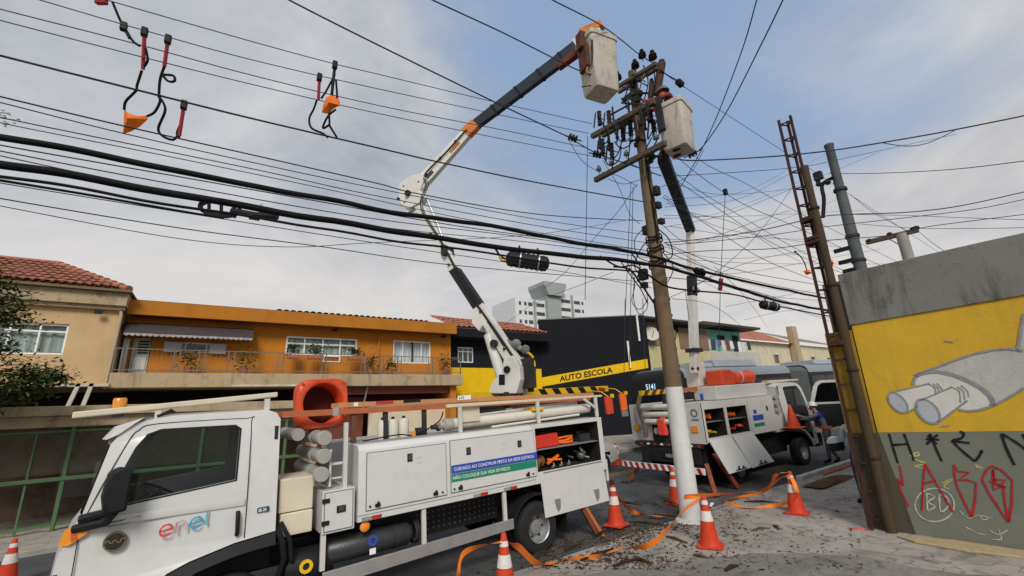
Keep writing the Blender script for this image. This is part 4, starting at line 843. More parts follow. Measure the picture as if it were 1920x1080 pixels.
# safety slogan bands
bz = lambda x: .0
bb = part('blue_band', MB().box(-1.51, .098, -.0195, -.0168, 1.42, 1.535), BLUE, body, None); gb = part('green_band', MB().box(-1.51, .075, -.0195, -.0168, 1.305, 1.415), GREEN, body, None)
text('slogan', 'CUIDADO AO CONSTRUIR PERTO DA REDE ELÉTRICA', (-1.47, -.0198, 1.455), (1, 0, 0), (0, 0, 1), .066, LETTER, bb, 1.0, .93, 0)
text('slogan', 'NÃO COLOQUE SUA VIDA EM RISCO', (-1.49, -.0198, 1.338), (1, 0, 0), (0, 0, 1), .066, LETTER, gb, 1.0, .93, 0)
part('skirt_line', MB().box(-2.84, .05, -.004, -.0005, 1.105, 1.112), M('grey_seal', (.2, .2, .2)), body, None)
for x in (-2.8, -1.15, -.62+.0): reflector(body, x if x != -.62 else -.6, 1.06, -.002)
# lower locker flap hanging open
fp = part('locker_door', MB().prism([(.13, 1.195), (1.63, 1.195), (1.70, .50), (.18, .50)], (0, -.02, 0), (1, 0, 0), (0, 0, 1), (0, .018, 0)), WHITE, t1, None, .006, label='open locker door hanging down by the rear wheel')
for x, z in ((.45, .66), (1.38, .66)): part('latch', MB().prism([(-.06, .09), (.06, .09), (.05, -.05), (0, -.1), (-.03, -.03)], (x, -.05, z), (1, 0, 0), (0, 0, 1), (0, .03, 0)), STEEL, fp, None, .006)
part('flap_edge', MB().box(.2, 1.6, -.034, -.021, 1.19, 1.20), STEEL, fp, None)
# lower frame, guards, tanks
fr = MB(); 
for x in (-3.25, -1.93, -.57): part('frame_post', MB().box(x-.03, x+.03, .02, .07, .58, 1.03 if x > -3 else .98), WHITE2, t1, None, .005)
part('side_guard', MB().prism([(-3.25, .40), (-.44, .47), (-.44, .615), (-3.25, .565)], (0, .0, 0), (1, 0, 0), (0, 0, 1), (0, .04, 0)), ALU, t1, None, .006)
pp = part('inner_panel', MB().box(-2.8, -.4, .5, .52, .55, 1.02), M('perforated_black_plate', (.02, .02, .021), .5), t1, None)
hb = MB()
for i in range(16):
    for j in range(5): hb.box(-1.85+i*.09, -1.83+i*.09, .496, .4995, .62+j*.075, .64+j*.075)
part('holes', hb, M('grey_hole', (.16, .16, .16), .6), pp, None, kind='stuff')
tk = part('air_tank', MB().lathe([(0, -.62), (.1, -.6), (.15, -.54), (.15, .5), (.1, .57), (0, .58)], (-2.62, .25, .72), (1, 0, 0), 20), M('black_tank', (.03, .034, .036), .4, .2, 5), t1)
part('tank_sticker', MB().ring((-2.62, .095, .76), (0, 1, 0), .03, .065, .006, 20), BLUE, tk); part('tank_sticker', MB().box(-2.66, -2.58, .098, .102, .6, .67), LETTER, tk, None, label='white label on the black tank')
for x in (-2.3, -2.0, -1.98): part('tank_strap', MB().ring((x, .25, .72), (1, 0, 0), .15, .158, .04, 20), DARK, tk)
ft = part('fuel_tank', MB().lathe([(0, -.2), (.16, -.18), (.2, -.12), (.2, .3), (.16, .36), (0, .38)], (-3.45, .3, .62), (1, 0, 0), 20), BLACK, t1)
part('yellow_cap_ring', MB().ring((-3.42, .085, .66), (0, 1, 0), .04, .075, .02, 20), YEL, ft)
part('marker_lamp', MB().lathe([(0, .0), (.05, .006), (.065, .02), (.05, .03)], (-2.74, .03, .96), (0, 1, 0), 16), M('orange_marker_lens', (.85, .25, .03), .25, coat=.4), t1)
# small cabinet
cb = part('small_cabinet', MB().box(-3.28, -2.89, .0, .55, .98, 1.47), WHITE, t1, None, .008)
d = part('cabinet_door', MB().box(-3.25, -2.92, -.014, -.002, 1.01, 1.44), WHITE, cb, None, .006)
part('door_seal', MB().box(-3.262, -2.908, -.003, -.0005, .998, 1.452), M('grey_seal', (.2, .2, .2)), cb, None)
for z in (1.11, 1.36): part('hinge', MB().box(-3.29, -3.20, -.03, -.0145, z-.025, z+.025), BLACK, d, None, .004)
latch(d, -3.06, 1.24, .11, .08, -.0145)
# beige boxes behind the cab
part('beige_locker', MB().box(-3.74, -3.36, .16, .75, 1.28, 1.66), CREAM, t1, None, .012); part('beige_locker', MB().box(-3.72, -3.36, .14, .75, 1.02, 1.27), CREAM, t1, None, .012)
part('hose_bundle', MB().tube([(-3.76, .1, 1.15), (-3.7, .06, 1.0), (-3.66, .1, .8), (-3.7, .2, .6)], .035, 8).tube([(-3.72, .1, 1.2), (-3.62, .05, 1.0), (-3.58, .1, .75)], .025, 8), BLACK, t1)
# grey storage tubes across the truck
for x, z in ((-3.27, 2.10), (-3.27, 1.88), (-3.29, 1.665)):
    s = part('storage_tube', MB().tube([(x, .06, z), (x, 1.5, z)], .082, 20), GREYPVC, t1)
    part('tube_cap', MB().lathe([(0, -.012), (.084, -.01), (.092, 0), (.092, .09), (.083, .095)], (x, .05, z), (0, 1, 0), 22), GREYPVC, s); part('tube_clip', MB().ring((x, .55, z), (0, 1, 0), .082, .092, .05, 20), GREYPVC, s)
s = part('storage_tube', MB().tube([(-3.52, .4, 2.16), (-3.52, 1.5, 2.16)], .08, 20), GREYPVC, t1)
br = MB(); 
br.box(-3.02, -2.97, .08, .13, 1.47, 2.27); br.box(-3.17, -2.97, .135, .165, 1.75, 1.78); br.box(-3.17, -2.97, .135, .165, 1.58, 1.6); br.box(-3.19, -3.165, .1, .6, 1.5, 1.95); br.box(-3.02, -2.985, .135, .6, 1.47, 1.5)
part('tube_bracket', br, WHITE2, t1, None)
# rack over the lockers with its tubes
rk = part('rack_rail', MB().prism([(-1.48, 2.36), (1.96, 2.345), (1.96, 2.385), (-1.48, 2.41)], (0, .12, 0), (1, 0, 0), (0, 0, 1), (0, .05, 0)), CREAM, t1, None, .006)
for x in (-1.25, .32, 1.78): part('rack_post', MB().box(x-.03, x+.03, .12, .165, 1.972, 2.355), WHITE2, t1, None, .005)
part('rack_brace', MB().beam((1.45, .14, 2.34), (1.76, .14, 2.14), .04, .04), WHITE2, t1, None)
part('rack_end_panel', MB().box(-1.2, -.85, .2, .23, 2.12, 2.35), CREAM, t1, None)
for y, z, r, x0, x1 in ((.32, 2.10, .088, -1.42, 1.72), (.52, 2.2, .05, -.9, 1.6), (.45, 2.02, .035, -1.1, 1.5), (.25, 1.995, .022, -.6, 1.4)):
    s = part('long_tube', MB().tube([(x0, y, z), (x1, y, z+.05)], r, 18), M('white_pvc', (.64, .61, .54), .45, .05, 2, 0, dirt=(.4, .35, .28)), t1)
    if r > .08:
        part('tube_cap', MB().lathe([(0, -.1), (.05, -.1), (.055, -.03), (.09, -.02), (.096, 0), (.096, .12)], (x0, y, z), (1, 0, .02), 20), GREYPVC, s)
        part('yellow_clamp', MB().box(.25, .5, .2, .45, 2.19, 2.25), YEL, s, None, .008)
for x0, x1, z in ((-.9, -.2, 2.24), (-.1, .3, 2.27), (-.5, .9, 2.03), (.5, 1.5, 2.0)): part('pole_clutter', MB().tube([(x0, .3, z), (x1, .4, z+.02)], .018, 8), DARK, t1)
part('tube_valve', MB().ball((-1.5, .4, 2.06), .05, 10).tube([(-1.62, .42, 2.08), (-1.45, .36, 2.08)], .035, 8).box(-1.85, -1.75, .4, .5, 1.98, 2.09), DARK, t1)
# roof bar over the cab, visor, beacon, badges
part('roof_bar', MB().prism([(-5.70, 2.535), (-3.81, 2.655), (-3.81, 2.715), (-5.70, 2.60)], (0, .28, 0), (1, 0, 0), (0, 0, 1), (0, .16, 0)), CREAM, t1, None, .012)
for x, z in ((-3.92, 2.64), (-5.0, 2.57)): part('roof_bar_foot', MB().box(x-.03, x+.03, .3, .4, 2.44, z), WHITE2, t1, None)
bc = part('beacon', MB().lathe([(0, .12), (.055, .118), (.066, .1), (.066, 0), (0, 0)], (-5.40, .9, 2.63), (0, 0, 1), 18), AMBER, t1); part('beacon_base', MB().lathe([(.07, 0), (.075, -.04), (.05, -.1), (0, -.1)], (-5.40, .9, 2.63), (0, 0, 1), 18), DARK, bc)
mb = MB(); vs = []
for k in range(9):
    f = k/8; y = .12+f*1.9; b = .12*(1-(2*f-1)**2); vs += [(-5.1-b*.4, y, 2.50), (-5.30-b, y, 2.425), (-5.385-b, y, 2.30)]
mb.add(vs, [(3*k+j, 3*k+3+j, 3*k+4+j, 3*k+1+j) for k in range(8) for j in (0, 1)]); mb.add([vs[0], vs[1], vs[2], (-5.3, .12, 2.34), (-5.18, .12, 2.44)], [(0, 1, 2, 3, 4)])
part('sun_visor', mb, M('pinkish_white_visor', (.66, .62, .62), .4), t1, 60)
part('roof_antenna', MB().tube([(-5.0, .2, 2.5), (-4.88, .2, 2.56), (-4.85, .2, 2.53)], .02, 6), BLACK, body1)
bg = part('door_badge', MB().lathe([(0, -.004), (.088, -.004), (.09, 0)], (-5.2, fn1(1.42, 1.33, 0)[1]-.004, 1.33), (0, 1, 0), 28), M('black_badge', (.02, .017, .012), .4), body1)
part('badge_ring', MB().ring((-5.2, fn1(1.42, 1.33, 0)[1]-.009, 1.33), (0, 1, 0), .078, .083, .002, 28), M('gold_trim', (.30, .22, .10), .5), bg)
mb = MB(); yb = fn1(1.42, 1.33, 0)[1]-.010
for k in range(5): stroke(mb, arc(-5.255+k*.028, 1.33+.004*math.sin(k*2), .014, 200 if k % 2 else 20, 380 if k % 2 else 200, 5), .006, (0, yb, 0), (1, 0, 0), (0, 0, 1), (0, -1, 0), .001)
part('badge_script', mb, M('gold_trim', (.30, .22, .10)), bg, None)
# company lettering: drawn as round strokes in a gradient of colours
def logo(parent, x0, z0, s, y, tilt=.09):
    cols = [('logo_red', (.62, .06, .05)), ('logo_pink', (.55, .28, .30)), ('logo_lilac', (.50, .42, .46)), ('logo_blue', (.05, .33, .52)), ('logo_teal', (.12, .42, .45))]
    mats = [M(a, b, .4, .03, 3, 0) for a, b in cols]; u = (1, 0, tilt); lw = .15*s
    def st(pts, m, nm): b = MB(); stroke(b, pts, lw, (x0, y, z0), u, (0, 0, 1), (0, -1, 0), .002); part(nm, b, m, parent, None)
    q = .5*s
    st([(.06*s, .0), (.94*s, .0)], mats[0], 'letter_e'); st(arc(q, 0, .44*s, 0, 320, 18), mats[0], 'letter_e')
    st([(1.2*s, -.46*s), (1.2*s, .45*s)], mats[1], 'letter_n'); st([(a, b) for a, b in arc(1.55*s, .08*s, .35*s, 180, 0, 10)]+[(1.9*s, -.46*s)], mats[2], 'letter_n')
    st([(2.2*s, .0), (3.08*s, .0)], mats[3], 'letter_e'); st(arc(2.64*s, 0, .44*s, 0, 320, 18), mats[3], 'letter_e')
    st([(3.4*s, .85*s), (3.4*s, -.30*s), (3.46*s, -.44*s)], mats[4], 'letter_l')
logo(body1, -4.86, 1.345, .118, -.012+.03)
for k, (a, b, z) in enumerate(((-5.27, -5.02, 1.50), (-5.27, -5.1, 1.468))): part('model_script', MB().prism([(a, z), (b, z+.012), (b, z+.030-.012*k), (a, z+.018-.006*k)], (0, fn1(1.4, 1.5, 0)[1]-.005, 0), (1, 0, 0), (0, 0, 1), (0, .003, 0)), M('grey_script', (.16, .16, .17), .4, .6, 60, 0), body1, None)
part('blue_plate', MB().box(-3.98, -3.86, .034, .038, 1.355, 1.41), M('dark_blue_plate', (.02, .04, .12), .4), body1, None); text('plate_text', '2E-20', (-3.97, .033, 1.365), (1, 0, 0), (0, 0, 1), .045, LETTER, body1, 1, .8, .001)
part('side_grille', MB().box(-5.62, -5.58, .02, .06, .85, .98).box(-5.62, -5.58, .02, .06, 1.0, 1.13), BLACK, body1, None)
part('mudguard', MB().prism([(.07+.52*math.cos(R(a_)), .37+.52*math.sin(R(a_))) for a_ in range(15, 171, 12)]+[(.07+.49*math.cos(R(a_)), .37+.49*math.sin(R(a_))) for a_ in range(170, 14, -12)], (0, .03, 0), (1, 0, 0), (0, 0, 1), (0, .5, 0)), BLACK, t1, 50)
part('mud_flap', MB().box(.68, .70, .05, .5, .18, .75), BLACK, t1, None)
# jack leg behind the rear wheel
jk = part('outrigger', MB().beam((.98, .12, .75), (1.36, -.02, -.05), .10, .10), M('rusty_orange_steel', (.20, .055, .03), .6, .25, 6, .1, dirt=(.06, .03, .02)), t1, None, .006); part('jack_foot', MB().box(1.22, 1.5, -.1, .08, -.06, -.02), DARK, jk, None)
part('jack_face', MB().beam((1.06, .04, .62), (1.40, -.075, -.02), .03, .05), M('worn_orange_edge', (.42, .14, .05), .5), jk, None)
# ---- the ladder on the rack
ldr = thing('extension_ladder', 'orange and tan fibreglass extension ladder lying along the top of the near truck', 'ladder', mat4=M1); RMAT[ldr] = M1
zl = lambda x: 2.43 - .0*x
for yy in (.4, .78):
    part('rail', MB().beam((-3.03, yy, 2.50), (2.0, yy, 2.40), .035, .07), WOODT, ldr, None, .004); part('rail', MB().beam((-3.72, yy+.01, 2.425), (1.9, yy+.01, 2.33), .04, .08), WOODL, ldr, None, .004, label='reddish lower rail of the ladder')
for i in range(15): part('rung', MB().tube([(-2.9+i*.34, .41, 2.497-i*.0068), (-2.9+i*.34, .77, 2.497-i*.0068)], .015, 8), ALU, ldr)
for i in range(17): part('rung', MB().tube([(-3.6+i*.33, .42, 2.42-i*.0056), (-3.6+i*.33, .78, 2.42-i*.0056)], .015, 8), ALU, ldr)
part('ladder_bracket', MB().box(-3.1, -3.02, .375, .39, 2.36, 2.47), ALU, ldr, None, .004)
for x0, x1, m in ((-2.82, -2.76, LETTER), (-2.5, -2.24, REDL), (-2.08, -1.8, INK)): part('sticker', MB().box(x0, x1, .3795, .3815, 2.475, 2.525), m, ldr, None)
s = part('sticker', MB().box(-1.15, -.9, .3795, .3815, 2.465, 2.535), LETTER, ldr, None); text('sticker_text', '4,70', (-1.13, .379, 2.478), (1, 0, 0), (0, 0, 1), .062, INK, s, 1, .9, .0005)
for x, z0 in ((-2.80, 1.98), (-2.34, 1.98), (-1.72, 1.98)): part('ladder_post', MB().box(x-.035, x+.035, .42, .46, z0, 2.37), M('rusty_brown_post', (.13, .06, .035), .7, .3, 6, .2) if x < -2.5 else DARK, t1, None)
# ---- orange moulded ring, jugs
rg = thing('orange_ring', 'bright orange moulded plastic ring with a round opening, behind the truck cab', 'plastic guard', mat4=M1); RMAT[rg] = M1
n = 40; mb = MB(); cR = Vector((-3.17, .62, 2.55)); e1 = Vector((.97, .10, .02)).normalized(); e2 = Vector((-.02, .1, 1)).normalized(); e3 = e1.cross(e2).normalized()
if e3.y < 0: e3 = -e3
def sq(t, a, p): c, s_ = math.cos(t), math.sin(t); return (a*abs(c)**p*(1 if c > 0 else -1), a*abs(s_)**p*(1 if s_ > 0 else -1))
prof = [(.275, .34, 1, .0), (.278, .0, 1, .0), (.29, -.012, 1, 0), (.335, -.01, .45, 0), (.352, .03, .42, 0), (.352, .20, .42, 0), (.30, .36, .5, 0), (.255, .42, .7, 0), (0, .43, 1, 0)]
vs = []
for a, dz, p, _ in prof:
    for k in range(n): x, z = sq(2*math.pi*(k+.5)/n, a, p); vs.append(cR+e1*x+e2*z+e3*dz)
mb.add(vs, [(i*n+k, i*n+(k+1) % n, (i+1)*n+(k+1) % n, (i+1)*n+k) for i in range(len(prof)-1) for k in range(n)])
part('shell', mb, ORANGE, rg, 60)
part('back_plate', MB().lathe([(0, 0), (.276, 0)], cR+e3*.33, e3, 30), M('dark_red_recess', (.07, .012, .008), .7), rg)
for dx, dz in ((-.28, .27), (.28, .27), (-.28, -.27), (.28, -.27)): part('bolt', MB().lathe([(0, -.014), (.02, -.012), (.026, 0)], cR+e1*dx+e2*dz-e3*.01, e3, 10), M('dark_orange_boss', (.5, .06, .015), .5), rg)
for i, x in enumerate((-2.36, -2.2, -2.03)):
    j = thing('white_jug', ['white cylindrical jug on the truck deck, leftmost of three below the ladder', 'white cylindrical jug in the middle of three below the ladder', 'white cylindrical jug on the truck deck, rightmost of three below the ladder'][i], 'jug', mat4=M1, group='white jugs below the ladder'); RMAT[j] = M1
    part('vessel', MB().lathe([(0, 0), (.075, 0), (.078, .02), (.078, .24), (.06, .265), (.03, .275), (0, .275)], (x, .5, 1.978), (0, 0, 1), 16), M('off_white_jug', (.58, .56, .49), .5, .06, 5), j); part('cap', MB().tube([(x, .5, 2.25), (x, .5, 2.285)], .025, 10), BLACK, j)
top('cable_coil', MB().add(*[[tuple(M1 @ Vector(v)) for v in MB().tube(smooth_pts([(-2.7, .35, 1.99), (-2.2, .3, 2.03), (-1.9, .35, 2.0), (-1.5, .4, 2.15), (-1.4, .42, 2.3)], 6), .010, 6).v], MB().tube(smooth_pts([(-2.7, .35, 1.99), (-2.2, .3, 2.03), (-1.9, .35, 2.0), (-1.5, .4, 2.15), (-1.4, .42, 2.3)], 6), .010, 6).f]), CABLE, 'thin black lead drooping along the top of the near truck lockers', 'cable')
top('small_box', MB().add([tuple(M1 @ Vector(v)) for v in MB().box(-1.98, -1.92, .3, .36, 1.978, 2.06).v], MB().box(0, 1, 0, 1, 0, 1).f), AMBER, 'small amber lamp standing on the near truck lockers', 'lamp', bev=.008)
# ---- yellow and black barred tail beam and its hanging orange covers
tb_ = part('warning_beam', MB().prism([(-.6, 2.47), (3.34, 2.44), (3.34, 2.57), (-.6, 2.60)], (0, 1.2, 0), (1, 0, 0), (0, 0, 1), (0, .12, 0)), YEL, t1, None, .006)
for k in range(5): part('black_stripe', MB().prism([(1.30+k*.38, 2.457-.003*k), (1.48+k*.38, 2.457-.003*k), (1.38+k*.38, 2.583-.003*k), (1.20+k*.38, 2.583-.003*k)], (0, 1.196, 0), (1, 0, 0), (0, 0, 1), (0, .003, 0)), INK, tb_, None)
part('tail_lamp', MB().box(3.0, 3.2, 1.17, 1.195, 2.47, 2.54), REDL, tb_, None)
part('beam_support', MB().box(-.6, -.5, 1.1, 1.4, 1.2, 2.44).box(1.4, 1.5, 1.22, 1.3, 1.2, 2.42), DARK, t1, None)
for x, zt_, lab, w in ((2.66, 2.36, 'bright orange rubber cover hanging off the tail of the near truck', .115), (3.13, 2.4, 'paler orange cover with a grey hem hanging furthest behind the near truck', .10)):
    c = thing('hanging_cover', lab, 'safety cover', mat4=M1); RMAT[c] = M1
    part('cloth', MB().prism([(-w, 0), (w, -.01), (w*.95, -.36), (-w*.85, -.37)], (x, .58, zt_-.03), (1, .1, 0), (0, 0, 1), (0, .07, 0)), ORANGE if w > .11 else FLUO, c, None, .012)
    part('hanger', MB().tube([(x, .61, zt_-.03), (x, .8, zt_+.08), (x, 1.2, zt_+.13)], .012, 6), YEL, c); part('yellow_clip', MB().box(x+w*.6, x+w*1.2, .56, .62, zt_-.06, zt_+.02), YEL, c, None, .005)
    if w < .11: part('hem', MB().box(x-w*.8, x+w*.9, .58, .64, zt_-.52, zt_-.405), STEEL, c, None, .01)
# ---- locker contents
def inlock(name, mb, mat, lab, cat, **k): mb.v = [tuple(M1 @ Vector(v)) for v in mb.v]; return top(name, mb, mat, lab, cat, **k)
inlock('tool_case', MB().prism([(.16, 1.565), (.72, 1.565), (.70, 1.79), (.18, 1.77)], (0, .1, 0), (1, 0, 0), (0, 0, 1), (0, .34, 0)), M('red_plastic', (.58, .035, .02), .4), 'bright red tool case on the upper shelf of the open truck locker', 'tool case', bev=.02)
inlock('rope_coil', MB().add(*(lambda b: (b.v, b.f))(MB().tube([(.95+.19*math.cos(t*1.0)+.02*math.sin(t*3), .22+.1*math.sin(t), 1.575+.0065*t+.01*math.sin(2.3*t)) for t in np.linspace(0, 19, 90)], .016, 6))), FLUO, 'heap of orange rope beside the red tool case', 'rope')
inlock('hand_tool', MB().box(1.3, 1.55, .15, .4, 1.562, 1.7).tube([(1.25, .2, 1.73), (1.6, .3, 1.72)], .02, 8), DARK, 'dark power tool at the right of the upper locker shelf', 'tool', bev=.01)
inlock('wooden_reel', MB().lathe([(0, -.11), (.10, -.11), (.10, -.09), (.06, -.08), (.06, .08), (.10, .09), (.10, .11), (0, .11)], (.26, .2, 1.33), (1, .4, .2), 18), M('brown_reel_wood', (.20, .10, .05), .8, .2), 'brown wooden reel at the left of the lower locker shelf', 'reel')
inlock('orange_clamp', MB().beam((.42, .12, 1.30), (.72, .16, 1.40), .03, .04).beam((.45, .15, 1.36), (.75, .12, 1.33), .03, .03), FLUO, 'orange handled clamp on the lower locker shelf', 'tool')
for i, (x, l) in enumerate(((.48, 'left'), (.66, 'middle'), (.84, 'right'))): inlock('steel_fitting', MB().tube([(x, .06, 1.24), (x+.08, .1, 1.25)], .018, 8).tube([(x+.04, .08, 1.22), (x+.05, .08, 1.3)], .012, 6), STEEL, 'small steel line fitting on the locker floor, %s of three' % l, 'fitting', group='steel fittings on the locker floor')
cm = MB(); rr = random.Random(3)
for k in range(9): p = Vector((1.12+.3*rr.random()+.05, .1+.2*rr.random(), 1.25+.16*rr.random())); cm.tube([p, p+Vector((rr.uniform(-.12, .12), rr.uniform(-.08, .1), rr.uniform(-.03, .1)))], .02, 6)
inlock('chain_hoist', cm.ball((1.3, .2, 1.32), .08, 10), M('grey_tool_steel', (.15, .15, .15), .5, .4, 9, 0, metal=.5), 'tangled grey chain hoist at the right of the lower locker shelf', 'hoist')
# ---- BOOM of truck 1 (world space; in the upright plane through turret and bucket)
tb0 = aty(960, 725, 7.3); bt = atd(1100, 68, 9.3); dv = Vector((bt.x-tb0.x, bt.y-tb0.y, 0)); bn = Vector((dv.y, -dv.x, 0)).normalized(); bc_ = bn.dot(tb0)
P_ = lambda px, py, k=0: atp(px, py, bn, bc_)+bn*k
def bprism(px, w): 
    pts = [P_(*p) for p in px]; q = [p-bn*w/2 for p in pts]; r = [p+bn*w/2 for p in pts]; n = len(pts)
    return MB().add(q+r, [tuple(range(n-1, -1, -1)), tuple(range(n, 2*n))]+[(i, (i+1) % n, n+(i+1) % n, n+i) for i in range(n)])
BW = M('boom_white_paint', (.68, .67, .63), .45, .06, 2, .03, dirt=(.36, .32, .26), dscale=2.5, damt=.45); SLEEVE = M('dark_boom_sleeve', (.03, .04, .05), .7, .2, 3, .15, bscale=18)
ORST = M('orange_stained_fibreglass', (.60, .20, .05), .6, .25, 4, .1, dirt=(.28, .10, .05), damt=.7)
wpart('turret', bprism([(925, 738), (935, 715), (952, 700), (955, 672), (972, 668), (984, 690), (986, 712), (978, 738)], .42), BW, t1, smooth=None, bev=.015)
wpart('turret_panel', MB().add([P_(x, y, -.222 if bn.dot(O3-tb0) < 0 else .222) for x, y in ((947, 703), (958, 703), (958, 722), (947, 722))], [(0, 1, 2, 3)]), INK, t1, smooth=None)
wpart('turret_column', MB().tube([tb0+Vector((0, 0, -1.35)), tb0+Vector((0, 0, -.1))], .22, 18), DARK, t1)
wpart('hydraulic_block', MB().obox(P_(990, 700), (.08, 0, 0), (0, .15, 0), (0, 0, .28)).tube([P_(985, 672), P_(996, 690), P_(993, 735)], .035, 8).tube([P_(992, 668), P_(1003, 690), P_(998, 735)], .03, 8), DARK, t1)
wpart('hose_loop', MB().tube(smooth_pts([P_(975, 655), P_(998, 668), P_(1002, 700), P_(990, 730)], 5), .022, 8), YEL, t1)
def taper(a, b, wa, wb, th): 
    """boom box beam between two pixels in the boom plane, widths in px at each end"""
    d = Vector((b[0]-a[0], b[1]-a[1])); n_ = Vector((-d.y, d.x)).normalized()
    return bprism([(a[0]+n_.x*wa/2, a[1]+n_.y*wa/2), (b[0]+n_.x*wb/2, b[1]+n_.y*wb/2), (b[0]-n_.x*wb/2, b[1]-n_.y*wb/2), (a[0]-n_.x*wa/2, a[1]-n_.y*wa/2)], th)
wpart('lower_boom', taper((972, 690), (897, 573), 25, 20, .15), BW, t1, smooth=None, bev=.012)
wpart('lower_boom_sleeve', taper((899, 576), (852, 505), 20, 18, .155), M('black_boom_section', (.022, .023, .025), .6, .2, 4, .1), t1, smooth=None, bev=.012)
wpart('lower_boom_upper', taper((854, 508), (786, 385), 18, 16, .13), BW, t1, smooth=None, bev=.012)
wpart('boom_plate', bprism([(893, 592), (905, 590), (912, 612), (906, 622), (893, 608)], .3), BW, t1, smooth=None)
lt = MB(); a, b = P_(918, 602), P_(950, 650); dd = (b-a).normalized(); sd_ = -bn if bn.dot(O3-a) < 0 else bn
sgn = (O3-a).dot(bn); sd_ = bn if sgn > 0 else -bn
lab = MB(); up_ = sd_.cross(dd); lab.add([a+sd_*.079+up_*.03, b+sd_*.079+up_*.03, b+sd_*.079-up_*.03, a+sd_*.079-up_*.03], [(0, 1, 2, 3)]); wpart('boom_label', lab, M('dark_print', (.06, .06, .07), .5, .6, 30, 0), t1, smooth=None)
wpart('lift_cylinder', MB().tube([P_(945, 722, .0), P_(916, 628)], .105, 14), BW, t1); wpart('cylinder_rod', MB().tube([P_(916, 630), P_(905, 600)], .045, 10), ALU, t1)
wpart('pivot_pin', MB().tube([P_(962, 694, -.24), P_(962, 694, .24)], .07, 14), BLACK, t1); wpart('pivot_pin', MB().tube([P_(932, 645, -.15), P_(932, 645, .15)], .08, 12), DARK, t1)
wpart('boom_fittings', MB().ball(P_(968, 645), .1, 10).ball(P_(985, 655), .09, 10).tube([P_(950, 640), P_(990, 660)], .05, 8), M('grey_fittings', (.2, .2, .19), .5, .5, 9, .1), t1)
wpart('elbow', bprism([(752, 366), (754, 348), (776, 332), (797, 328), (801, 338), (792, 360), (799, 372), (790, 384), (771, 394), (755, 384)], .21), BW, t1, smooth=None, bev=.012)
wpart('elbow_pin', MB().tube([P_(772, 366, -.18), P_(772, 366, .18)], .08, 12), DARK, t1); wpart('elbow_pin', MB().tube([P_(754, 376, -.16), P_(754, 376, .16)], .035, 10), DARK, t1); wpart('elbow_link', taper((765, 396), (800, 368), 9, 9, .12), BW, t1, smooth=None)
wpart('elbow_rod', MB().tube([P_(800, 372), P_(822, 425), P_(838, 470)], .03, 8), ALU, t1)
wpart('boom_bracket', bprism([(835, 462), (842, 462), (844, 480), (836, 482)], .34), DARK, t1, smooth=None)
wpart('upper_boom', taper((783, 352), (885, 240), 22, 17, .12), BW, t1, smooth=None, bev=.012)
wpart('orange_collar', taper((874, 251), (893, 232), 19, 18, .14), ORST, t1, smooth=None, bev=.01)
wpart('insulated_sleeve', taper((888, 237), (1088, 84), 16, 22, .12), SLEEVE, t1, smooth=None, bev=.02)
wpart('sleeve_skirt', taper((1046, 127), (1092, 92), 9, 12, .135), M('stained_sleeve_hem', (.11, .03, .02), .7, .4, 5, .2), t1, smooth=None, bev=.015)
wpart('boom_tip', taper((1080, 87), (1126, 56), 21, 17, .14), BW, t1, smooth=None, bev=.012); wpart('tip_cover', taper((1090, 64), (1130, 46), 13, 11, .16), ORST, t1, smooth=None, bev=.01)
nd = bn if (O3-tb0).dot(bn) > 0 else -bn
for k, (o_, r_) in enumerate(((.085, .013), (.10, .010))):
    wpart('hydraulic_hose', MB().tube(smooth_pts([P_(966+4*k, 672)+nd*o_, P_(930+3*k, 618)+nd*o_, P_(880+3*k, 545)+nd*(o_+.01), P_(835+3*k, 462)+nd*o_, P_(795+4*k, 392)+nd*(o_+.03), P_(806+5*k, 352)+nd*(o_+.05), P_(800+3*k, 330)+nd*o_, P_(840+3*k, 288)+nd*o_, P_(878+2*k, 246)+nd*o_], 5), r_, 6), BLACK, t1)
for px_, py_ in ((790, 344), (803, 329), (830, 299), (858, 268), (812, 440), (846, 498), (905, 586), (950, 655), (762, 352), (764, 382)): wpart('bolt', MB().tube([P_(px_, py_)+nd*.05, P_(px_, py_)+nd*.11], .026, 8), DARK, t1)
wpart('boom_decal', MB().add([P_(845, 286)+nd*.0625, P_(862, 267)+nd*.0625, P_(866, 271)+nd*.0625, P_(849, 290)+nd*.0625], [(0, 1, 2, 3)]), ORST, t1, smooth=None); wpart('boom_decal', MB().add([P_(800, 333)+nd*.0625, P_(812, 320)+nd*.0625, P_(817, 325)+nd*.0625, P_(805, 338)+nd*.0625], [(0, 1, 2, 3)]), M('dark_print', (.06, .06, .07)), t1, smooth=None)
for f_ in (.2, .42, .63, .83): wpart('sleeve_strap', taper((888+200*f_-2, 237-153*f_+1.5), (888+200*f_+2, 237-153*f_-1.5), 16.6+6*f_, 16.6+6*f_, .127), BLACK, t1, smooth=None)
